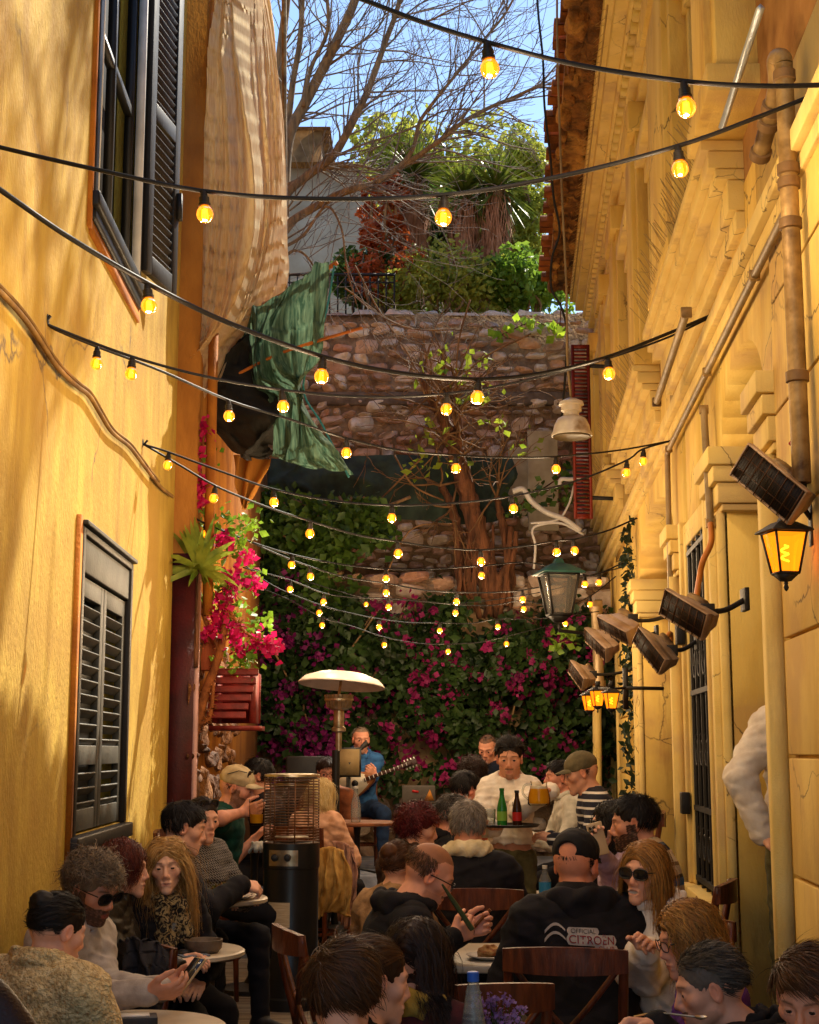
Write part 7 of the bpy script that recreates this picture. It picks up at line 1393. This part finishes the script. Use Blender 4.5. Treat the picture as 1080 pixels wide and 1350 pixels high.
# phone held by the curly-haired one
def slab(name, label, cat, c, d, R, mat, parts=()):
    t = thing(name, label, cat, tuple(c)); b = MB(); b.box((0, 0, 0), d, R); b.build('body', mat, t, bevel=.003)
    for nm, cc, dd, mt in parts: b = MB(); b.box(np.asarray(R)@np.asarray(cc), dd, R); b.build(nm, mt, t)
    return t
c = (hand_w('curly', 1)+hand_w('curly', -1))/2+V3(.11, -.0, .05)
slab('phone', 'pale phone in the hands of the curly-haired sunglasses wearer', 'phone', c, (.072, .148, .009), rot((0, 0, 1), -52)@rot((1, 0, 0), 48), M('phone_case', '#b8a078', rough=.4, bump=0), [('screen', (0, 0, .0052), (.066, .14, .001), M('dark_screen', (.02, .02, .024), rough=.1, bump=0))])
q = at(180, 1338, 5.0); slab('wallet', 'dark wallet with a phone on the table at the bottom left', 'wallet', (q[0], 4.95, TC[2]+.028), (.15, .09, .03), rot((0, 0, 1), 12), M('dark_leather', '#2c2a2c', rough=.5), [('strap', (0, 0, .017), (.10, .06, .004), m_white)])
c = at(788, 1106, 6.95); slab('phone', 'phone with three round lenses held up beside the black cap', 'phone', c, (.074, .010, .150), rot((0, 1, 0), -14), M('gold_phone', '#c8ad84', rough=.35, bump=0), [('camera_bump', (-.014, -.006, .045), (.036, .003, .038), M('phone_glass', '#8a7458', rough=.2, bump=0))])
b = MB()
for x, z in ((-.022, .054), (-.006, .054), (-.014, .038)): b.lathe([(.001, .002), (.0065, .002), (.0065, -.002)], c+rot((0, 1, 0), -14)@V3(x, -.0085, z), np.array(Matrix.Rotation(R_(90), 3, 'X')), 12)
o = b.build('phone_lens', m_lens, [x for x in bpy.data.objects if x.name.startswith('phone') and x.type == 'EMPTY'][-1], world=True)
# tray with bottles and glass, and the jug
tc = at(672, 1090, 8.9); t = thing('tray', 'round dark serving tray balanced on the waiter\'s hand', 'tray', tuple(tc)); MB().lathe([(.001, 0), (.165, 0), (.18, .014), (.176, .016), (.162, .006), (.001, .006)], n=40).build('tray_dish', m_black, t, smooth=40)
BOT = [(.001, 0), (.029, 0), (.031, .006), (.031, .10), (.027, .125), (.015, .17), (.0125, .205), (.0145, .207), (.0145, .22), (.001, .22)]
def bottle(label, p, s, m1, cap, band, group=None):
    t = thing('bottle', label, 'bottle', tuple(p), 0, group); MB().lathe([(r*s, z*s) for r, z in BOT], n=18).build('bottle_body', m1, t, smooth=50); MB().lathe([(.0152*s, .208*s), (.0152*s, .222*s), (.001, .223*s)], n=14).build('cap', cap, t, smooth=40); MB().lathe([(.0315*s, .03*s), (.0315*s, .085*s)], n=18).build('paper_label', band, t, smooth=50); return t
m_gb = M('green_bottle_glass', '#2c8a34', c2='#1f6a28', rough=.1, spec=.6, bump=0, trans=.3); m_rl = M('red_label', '#b4201c', rough=.5, bump=0); m_gl_ = M('green_label', '#7aa83c', rough=.5, bump=0)
bottle('green glass bottle standing on the serving tray', tc+V3(-.045, -.02, .007), .98, m_gb, m_gb, m_gl_); bottle('dark cola bottle with a red label on the serving tray', tc+V3(.045, -.0, .007), .92, m_cola, m_black, m_rl)
lathe_thing('tumbler', 'empty tumbler on the left side of the serving tray', 'glass', None, tc+V3(-.115, .0, .007), None, parts=[('glass', [(r*.95, z*.8) for r, z in TUMB], m_glass)])
jc = at(711, 1062, 8.85); t = thing('beer_jug', 'glass jug of golden beer held in the waiter\'s raised hand', 'jug', tuple(jc))
JUG = [(.001, -.0), (.060, 0), (.068, .010), (.066, .05), (.052, .105), (.047, .125), (.052, .14)]
MB().lathe(JUG, n=28).build('glass', m_thin, t, smooth=50); MB().lathe([(.001, .010), (.060, .012), (.0615, .05), (.050, .100), (.001, .100)], n=28).build('beer', m_beer, t, smooth=50)
MB().lathe([(.001, .112), (.045, .112), (.050, .100), (.0505, .098)], n=28).build('foam', m_china, t, smooth=50)
b = MB(); b.tube(spline([(-.05, 0, .125), (-.085, 0, .115), (-.095, 0, .07), (-.064, 0, .035)], 6), .007, 7); b.build('handle', m_glass, t, smooth=180)
def text_on(name, body, mat, parent, M4, size, ext=.0006):
    cu = bpy.data.curves.new(name, 'FONT'); cu.body = body; cu.size = size; cu.extrude = ext; cu.align_x = 'CENTER'; cu.align_y = 'CENTER'; tmp = bpy.data.objects.new(name, cu); COL.objects.link(tmp)
    dg = bpy.context.evaluated_depsgraph_get(); me = bpy.data.meshes.new_from_object(tmp.evaluated_get(dg)); bpy.data.objects.remove(tmp); me.name = name
    o = bpy.data.objects.new(name, me); COL.objects.link(o); me.materials.clear(); me.materials.append(mat); o.parent = parent; o.matrix_local = M4; return o
def surf_y(o, x, z, sgn):                       # where the garment surface lies at local x, z, from the front (+1) or back (-1)
    V = np.array([v.co for v in o.data.vertices]) if not isinstance(o, np.ndarray) else o; k = np.argsort((V[:, 0]-x)**2+(V[:, 2]-z)**2)[:40]; return (V[k, 1].max() if sgn > 0 else V[k, 1].min())
def conform(o, VG, sgn, Mx, lift=.004):         # lay a flat print onto the garment
    Mi = Mx.inverted(); VS = VG[(VG[:, 1]*sgn > 0) & (np.abs(VG[:, 0]) < .30)]
    for v in o.data.vertices:
        w_ = Mx@v.co; k = np.argsort((VS[:, 0]-w_.x)**2+(VS[:, 2]-w_.z)**2)[:5]; y = np.mean(VS[k, 1]); v.co = Mi@Vector((w_.x, y+sgn*(lift+.002), w_.z))
def garment(k): return [c for c in PP[k]['o'].children if c.name.split('.')[0] in ('sweater', 'hoodie', 'jacket', 'shirt')][0]
def gverts(k):
    me = garment(k).data; V = np.empty(len(me.vertices)*3); me.vertices.foreach_get('co', V); return V.reshape(-1, 3)
m_ink = M('faded_print_ink', '#6a6058', rough=.8, bump=0)
VG = gverts('waiter'); d = PP['waiter']; zc = d['off'](V3(0, 0, .36))[2]
front = lambda x, z: Matrix.Translation((x, 0, z))@Matrix.Rotation(R_(180), 4, 'Z')@Matrix.Rotation(R_(90), 4, 'X')
for body, x, z in (('PHILIA', -.02, zc), ('ATHENS', -.03, zc-.055)):
    o = text_on('lettering', body, m_ink, garment('waiter'), front(x, z), .035); conform(o, VG, 1, front(x, z))
# print on the black hoodie
VG = gverts('hoodie'); d = PP['hoodie']; zc = d['off'](V3(0, 0, .385))[2]; m_pr = M('print_red', '#a8343c', rough=.8, bump=0); m_pw = M('print_grey', '#b0a49c', rough=.8, bump=0)
back = lambda x, z, r=0: Matrix.Translation((x, 0, z))@Matrix.Rotation(R_(r), 4, 'Y')@Matrix.Rotation(R_(90), 4, 'X')
def rrect(w_, h, n=5, sub=26):
    pts = []
    for cx, cy, a0 in ((w_/2-h*.4, h/2-h*.4, 0), (-w_/2+h*.4, h/2-h*.4, 90), (-w_/2+h*.4, -h/2+h*.4, 180), (w_/2-h*.4, -h/2+h*.4, 270)):
        for i in range(n): a = R_(a0+90*i/(n-1)); pts.append((cx+h*.4*math.cos(a), cy+h*.4*math.sin(a)))
    xs = np.linspace(-w_/2, w_/2, sub); P = np.array(pts+pts[:1]); G = []
    for x in xs:
        r = h*.4; e = max(0, abs(x)-(w_/2-r)); hh = h/2-r+math.sqrt(max(r*r-e*e, 0)); G.append([(x, -hh, 0), (x, 0, 0), (x, hh, 0)])
    return np.array(G)
def badge(name, w_, h, x, z, mat, lift, r=2):
    G = rrect(w_, h); Mx = back(x, z, r); b = MB(); b.grid(G); o = b.build(name, mat, garment('hoodie')); o.matrix_local = Mx; conform(o, VG, -1, Mx, lift); return o
badge('print_badge', .115, .026, -.03, zc+.031, m_pw, .0042); badge('print_badge', .185, .038, .0, zc, m_pw, .0042, 3); badge('print_badge', .090, .027, .05, zc-.031, m_pw, .0044, 3)
for body, x, z, sz in (('OFFICIAL', -.03, zc+.031, .022), ('CITROËN', .0, zc, .040), ('CLUB', .05, zc-.031, .026)):
    o = text_on('lettering', body, m_pr if sz > .025 else m_ink, garment('hoodie'), back(x, z, 3), sz); conform(o, VG, -1, back(x, z, 3), .0062)
b = MB()
for i, (a0, rr) in enumerate(((0, .075), (1, .060))):
    t_ = np.linspace(.15, 1, 8); up_ = np.stack([-.18+.085*t_, .012-.03*i+.045*np.sin(t_*2.6)-0*t_, 0*t_], 1); b.grid(np.stack([up_, up_+np.stack([0*t_, -.014*(1-.5*t_), 0*t_], 1)], 1))
for i in range(5):
    for j in range(2):
        if (i+j) % 2 == 0: x, y = -.03+i*.017, -.062-j*.014-i*.001; b.add([(x, y, 0), (x+.016, y, 0), (x+.019, y+.013, 0), (x+.003, y+.013, 0)], [(0, 1, 2, 3)])
o = b.build('print_stripes', m_pw, garment('hoodie')); o.matrix_local = back(0, zc, 2); conform(o, VG, -1, back(0, zc, 2), .0045)
# foreground bottle and lavender
p = at(624, 1300, 4.2); p[2] = .76; bt_ = thing('water_bottle', 'clear ribbed glass bottle with a blue cap in front of the nearest chair', 'bottle', tuple(p)); hB = at(624, 1281, 4.2)[2]-.76
MB().lathe([(.001, 0), (.032, 0), (.036, .01), (.036, hB*.45), (.033, hB*.6), (.019, hB*.85), (.0145, hB*.92), (.0145, hB*.95)], n=24).build('glass', m_glass, bt_, smooth=50); MB().lathe([(.001, .008), (.033, .012), (.033, hB*.5), (.001, hB*.5)], n=20).build('water', glassy('water', '#e6ecee', .12), bt_, smooth=50)
b = MB()
for z in np.linspace(hB*.5, hB*.84, 8): b.lathe([(.0335-.014*(z/hB-.5)/.35, z-.004), (.036-.0145*(z/hB-.5)/.35, z), (.0335-.014*(z/hB-.5)/.35, z+.004)], n=20)
b.build('ribs', m_glass, bt_, smooth=180); MB().lathe([(.0165, hB*.925), (.0165, hB*.995), (.014, hB), (.001, hB)], n=18).build('cap', M('blue_cap', '#2a5fc0', c2='#1d4a9c', rough=.4, bump=0), bt_, smooth=40)
p = at(655, 1345, 4.3); p[2] = .76; lv = thing('lavender', 'small bunch of lilac flowers in a pot beside the clear bottle', 'flowers', tuple(p)); zl = at(655, 1330, 4.3)[2]-.76
MB().lathe([(.001, 0), (.035, 0), (.045, .09), (.041, .09), (.001, .08)], n=16).build('pot', m_terra, lv, smooth=40)
b = MB(); fp = []
for k in range(60):
    a, r = random.uniform(0, 6.3), random.uniform(0, .085); e = V3(r*math.cos(a), r*math.sin(a), zl+random.uniform(-.09, .03)); b.tube([(e[0]*.2, e[1]*.2, .08), e], .0012, 3, cap=False); fp += [e+RNG.normal(size=3)*.006 for _ in range(12)]
b.build('stems', m_gl[0], lv); leaves(np.array(fp), .012, aspect=.9).build('blossoms', M('lilac_petal', '#a48ac0', c2='#7a5a98', trans=.3), lv)
# ---- things on the long tables
def plates(spots, z, Y0):
    for i, (px, py, Y, s, lab) in enumerate(spots): p = at(px, py, Y); p[2] = z; lathe_thing('plate', lab, 'plate', None, p, None, 'plates on the long tables', parts=[('plate', [(r*s, q*s) for r, q in PLATE], m_china)])
plates([(672, 1200, 7.0, .9, 'white plate nearest the silver-haired man\'s shoulder'), (700, 1172, 7.35, 1.0, 'white plate with leftovers below the waiter\'s trousers'), (706, 1150, 8.0, .9, 'white plate in the middle of the long table'), (712, 1128, 8.7, .9, 'white plate beside the blue water bottle'), (735, 1105, 9.2, .9, 'white plate in front of the navy-striped sitter'), (648, 1262, 5.9, .95, 'white plate on the table edge left of the black hoodie')], .80, 0)
for c_ in [o_ for o_ in bpy.data.objects if o_.get('label', '') == 'white plate on the table edge left of the black hoodie']: c_.location.z = TE[2]
m_food = M('leftover_food', '#8a4a20', c2='#c8a060', scale=50, bump=.5)
def food(label, px, py, Y, z, seed, mat=None, s=.05):
    r = np.random.default_rng(seed); q = at(px, py, Y); V, F = sdf_mesh([EL(V3(*(r.normal(size=2)*s*.6), .018), V3(s*.6, s*.5, .018)*r.uniform(.6, 1.3), k=.015) for _ in range(5)], .006, disp=folds(seed, .010, 70), dmax=.015); o = MB().add(V, F).build('food', mat or m_food, smooth=180); o.location = (q[0], Y, z); return tag(o, label, 'food')
food('reddish leftover food on the plate below the waiter', 700, 1172, 7.35, .808, 5); food('fried food on the plate in the middle of the long table', 706, 1150, 8.0, .808, 6, M('fried_food', '#b88a44', c2='#7c4a1c', scale=60)); food('dark food on the white plate left of the black hoodie', 648, 1262, 5.9, TE[2]+.008, 7)
for i, (px, py, Y, lab) in enumerate(((690, 1182, 7.1, 'tumbler beside the leftovers below the waiter'), (703, 1160, 7.7, 'tumbler on the near half of the long table'), (724, 1135, 8.4, 'tumbler beside the blue water bottle'), (742, 1116, 9.0, 'tumbler close to the navy-striped sleeve'), (694, 1195, 6.85, 'tumbler beside the printed hoodie\'s left shoulder'))):
    p = at(px, py, Y); p[2] = .80; lathe_thing('tumbler', lab, 'glass', None, p, None, 'tumblers on the long tables', parts=[('glass', TUMB, m_glass), ('drink', [(.001, .012), (.027, .012), (.029, .05), (.001, .05)], m_beer2)])
p = at(718, 1120, 8.9); p[2] = .80; lathe_thing('plastic_bottle', 'clear water bottle with a blue label on the long table', 'bottle', None, p, None, parts=[('bottle_body', [(.001, 0), (.034, 0), (.036, .01), (.036, .15), (.014, .20), (.014, .22)], m_glass), ('paper_label', [(.0365, .08), (.0365, .14)], M('blue_label', '#2f7fb4', rough=.4)), ('cap', [(.015, .215), (.015, .235), (.001, .236)], m_white)])
napkin('crumpled napkin between the tumblers on the long table', 728, 1120, 8.6, .80, m_nap, .1, 11); napkin('blue-grey napkin near the waiter\'s hip', 708, 1140, 8.15, .80, M('blue_napkin', '#7f94a8', rough=.9), .1, 12); napkin('lilac scarf heaped on the long table by the striped sleeve', 740, 1092, 9.3, .80, M('lilac_cloth', '#8c7aa8', c2='#a8584a', scale=16), .16, 13, 'scarf'); napkin('white napkin heap on the table in front of the silver-haired man', 684, 1180, 7.2, .80, m_nap, .12, 14)
b = MB(); q = at(690, 1190, 6.95); b.tube(spline([q+V3(-.07, 0, .0), q+V3(-.03, 0, .02), q, q+V3(.03, 0, .02), q+V3(.07, 0, 0)], 4), .004, 5); b.box(q+V3(-.04, 0, -.005), (.05, .004, .035)); b.box(q+V3(.04, 0, -.005), (.05, .004, .035)); o = b.build('sunglasses', m_lens); o.location.z = .822-q[2]; tag(o, 'folded dark sunglasses left on the table below the waiter', 'sunglasses')
# knife of the balding diner and spoon of the older one
h = hand_w('balding', 1); k0 = at(583, 1166, 5.66); k1 = h+V3(.07, -.01, .03); b = MB(); d_ = nrm(k1-k0); b.tube([k0, k0*.6+k1*.4, k1], [.004, .010, .010], 6); tag(b.build('knife', M('green_handle', '#3f4a2c', rough=.5), smooth=60), 'dark green-handled knife held upright by the balding diner', 'knife')
h = hand_w('balding', -1); b = MB(); b.tube([h+V3(.02, -.02, .0), h+V3(.10, -.03, .085)], [.006, .008], 6); tag(b.build('fork', m_tabwood, smooth=60), 'wooden-handled fork in the balding diner\'s other hand', 'fork')
h = hand_w('spoon', 1); b = MB(); b.tube(spline([h+V3(-.06, .02, .02), h+V3(.0, -.01, .035), h+V3(.10, -.04, .03)], 5), .003, 5); V = RNG; b.lathe([(.001, .0), (.016, .006), (.018, .010), (.015, .008), (.001, .003)], h+V3(.115, -.045, .022), n=12); tag(b.build('spoon', m_steel, smooth=60), 'metal spoon lifted by the older diner at the bottom right', 'spoon')
# ---- coats over a chair, jacket on chair at left, leather chair back
def drape(name, label, cat, rows, mat, seed, amp=.03):
    G = sheet(rows, 26, 34, lambda u, v: amp*np.sin(u*19+seed+2*v)+amp*.5*np.sin(u*37+v*6+seed)); t = MB().grid(G).build(name, mat, smooth=180); s = t.modifiers.new('solid', 'SOLIDIFY'); s.thickness = .012; return tag(t, label, cat)
drape('hanging_jacket', 'tan denim jacket hanging beside the black cylindrical heater', 'jacket', [[(418, 1120, 9.5), (436, 1116, 9.45), (452, 1122, 9.5)], [(419, 1160, 9.45), (440, 1160, 9.38), (462, 1160, 9.45)], [(417, 1185, 9.45), (440, 1180, 9.38), (462, 1206, 9.45)], [(421, 1212, 9.45), (432, 1202, 9.4), (460, 1208, 9.45)]], cloth('tan_denim', '#c09650', c2='#946c30'), 1)
drape('hanging_jacket', 'dusty pink coat hanging behind the tan denim jacket', 'coat', [[(440, 1108, 9.8), (456, 1112, 9.75), (466, 1122, 9.8)], [(446, 1150, 9.75), (460, 1150, 9.7), (470, 1152, 9.75)], [(448, 1185, 9.75), (460, 1190, 9.7), (468, 1192, 9.75)], [(448, 1215, 9.75), (456, 1224, 9.7), (463, 1222, 9.75)]], cloth('dusty_pink_cloth', '#a87c68', c2='#7c5746'), 2)
drape('hanging_jacket', 'dark grey jacket slung over the chair back beside the pale tumbler table', 'jacket', [[(148, 1246, 5.9), (180, 1238, 5.85), (226, 1250, 5.9)], [(156, 1290, 5.85), (190, 1285, 5.78), (224, 1285, 5.85)], [(165, 1350, 5.85), (190, 1350, 5.78), (215, 1350, 5.85)]], cloth('dark_grey_cloth', '#2c2a2e', c2='#1c1a1e'), 3)
chair_at('wooden chair with the dark grey jacket slung over it, bottom left', 176, 1246, 6.0, 150, None)
V, F = sdf_mesh([EL((0, 0, .25), (.26, .09, .30), k=.05), C((-.2, 0, 0), (.2, 0, 0), .10, k=.1)], .012, disp=folds(77, .004, 12), dmax=.01); p = at(-52, 1350, 4.1); o = MB().add(V, F).build('leather_chair_back', M('dark_brown_leather', '#2a1210', c2='#1a0a08', rough=.4, bump=.3, bscale=120), smooth=180); o.location = (p[0]-.02, 4.1, at(0, 1283, 4.1)[2]-.53); tag(o, 'rounded dark brown leather chair back in the bottom left corner', 'chair')
# ---- musician's bouzouki, microphone, music stand, speaker cases
bz = thing('bouzouki', 'long-necked bouzouki with a pale face played on the stage', 'bouzouki', tuple(at(466, 1034, 13.35))); nb0, nb1 = at(462, 1036, 13.3), at(541, 1007, 13.25); u = nrm(nb1-nb0); n_ = nrm(V3(-.1, -1, .1)-u*(V3(-.1, -1, .1)@u)); v = np.cross(n_, u); Rb = np.stack([u, n_, v], 1)
V, F = sdf_mesh([EL(nb0, (.16, .075, .12), Rb, k=.03), EL(nb0+u*.12, (.12, .05, .07), Rb, k=.05), EL(nb0+n_*.13, (.4, .10, .4), Rb, k=.005, neg=True)], .008); MB().add(V, F).build('bowl_back', m_tabwood, bz, world=True, smooth=60)
b = MB(); a_ = np.linspace(0, 2*math.pi, 30, endpoint=False); ring = np.array([nb0+n_*.032+u*(.155*math.cos(q)*(1.25 if math.cos(q) > 0 else 1))+v*(.115*math.sin(q)*(1-.35*max(0, math.cos(q)))) for q in a_]); b.prism(ring, n_*.006); b.build('face', M('pale_spruce', '#c8bda8', c2='#a8997c'), bz, world=True)
b = MB(); b.box((nb0+nb1)/2+u*.08+n_*.042, (np.linalg.norm(nb1-nb0)-.12, .03, .032), Rb); b.box(nb1+n_*.03, (.13, .02, .055), Rb); b.build('neck', M('dark_neck', '#3a1c0e', rough=.4), bz, world=True, bevel=.004)
b = MB()
for k in np.linspace(.2, .95, 12): b.box(nb0*(1-k)+nb1*k+n_*.0585, (.006, .002, .03), Rb)
for k in range(4): b.tube([nb1+u*(-.04+.03*k)+n_*.03-v*.045, nb1+u*(-.04+.03*k)+n_*.03+v*.045], .006, 5)
b.build('fret', m_white, bz, world=True); b = MB(); b.lathe([(.001, .002), (.03, .002), (.03, -.002)], nb0+n_*.040+u*.05, np.array(Vector(n_).to_track_quat('Z', 'Y').to_matrix()), 20); b.build('sound_hole', m_black, bz, world=True)
mc = at(482, 981, 13.3); ms = thing('microphone_stand', 'black microphone on a boom stand before the bouzouki player', 'microphone', (mc[0]-.15, 13.1, .65)); b = MB(); b.tube([(mc[0]-.15, 13.1, .66), (mc[0]-.15, 13.1, mc[2]-.25)], .012, 7); b.tube([V3(mc[0]-.32, 13.05, mc[2]-.42), V3(mc[0]-.02, 13.28, mc[2]-.02)], .009, 6)
for k in range(3): a = k*2.09; b.tube([(mc[0]-.15, 13.1, .72), (mc[0]-.15+.25*math.cos(a), 13.1+.25*math.sin(a), .66)], .010, 5)
b.build('stand', m_black, ms, world=True); V, F = sdf_mesh([C(mc, mc+V3(-.05, -.05, -.05), .026, .016)], .005); MB().add(V, F).build('microphone', m_iron, ms, world=True, smooth=180)
st = thing('music_stand', 'music stand holding a pale sheet left of the bouzouki player', 'music stand', tuple(at(462, 1060, 13.0))); p0 = at(461, 1005, 13.0); b = MB(); b.box(p0, (.17, .01, .23), rot((1, 0, 0), -15)); b.build('sheet', M('music_paper', '#8a754e', c2='#6e5a38'), st, world=True); b = MB(); b.tube([p0, (p0[0], 13.05, .66)], .012, 6); b.box(p0+V3(0, .012, 0), (.20, .012, .26), rot((1, 0, 0), -15)); b.build('stand', m_black, st, world=True)
c = at(552, 1048, 13.6); sc_ = thing('equipment_case', 'grey hard case with stickers standing on the stage right of the bouzouki', 'case', (c[0], 13.6, .65)); b = MB(); zt1, zt0 = at(552, 1036, 13.5)[2], at(552, 1060, 13.5)[2]; b.box((c[0], 13.6, (zt1+zt0)/2), (.30, .25, zt1-zt0)); b.build('lid', M('grey_case', '#5a5248', c2='#423b33', rough=.6), sc_, world=True, bevel=.008)
b = MB(); b.box((c[0], 13.6, (.65+zt0)/2), (.42, .3, zt0-.65-.004)); b.build('amplifier', m_black, sc_, world=True, bevel=.01); b = MB(); b.box((c[0]-.03, 13.472, zt1-.05), (.06, .006, .02), rot((0, 1, 0), 10)); b.build('sticker', m_rl, sc_, world=True); b = MB(); b.prism([(c[0]+.05, 13.474, zt0+.03), (c[0]+.14, 13.474, zt0+.03), (c[0]+.10, 13.474, zt1-.03)], (0, -.004, 0)); b.build('sticker', m_tan, sc_, world=True)
c = at(405, 1010, 12.6); sp_ = thing('speaker_cabinet', 'black speaker cabinet standing in the dark behind the heater cage', 'speaker', (c[0], 12.8, .36)); b = MB(); zt1 = at(405, 997, 12.6)[2]; b.box((c[0], 12.75, (.36+zt1)/2), (.36, .32, zt1-.36)); b.build('cabinet', m_black, sp_, world=True, bevel=.015); b = MB(); b.lathe([(.001, .004), (.12, .0), (.13, -.01), (.15, .0)], (c[0], 12.588, zt1-.3), np.array(Matrix.Rotation(R_(90), 3, 'X')), 24); b.build('cone', m_iron, sp_, world=True, smooth=50)
p = at(469, 1086, 10.9); p[2] = at(468, 1083, 11)[2]; bottle('clear slim bottle on the dark table behind the pale blond sitter', p, 1.15, m_glass, m_white, m_glass)
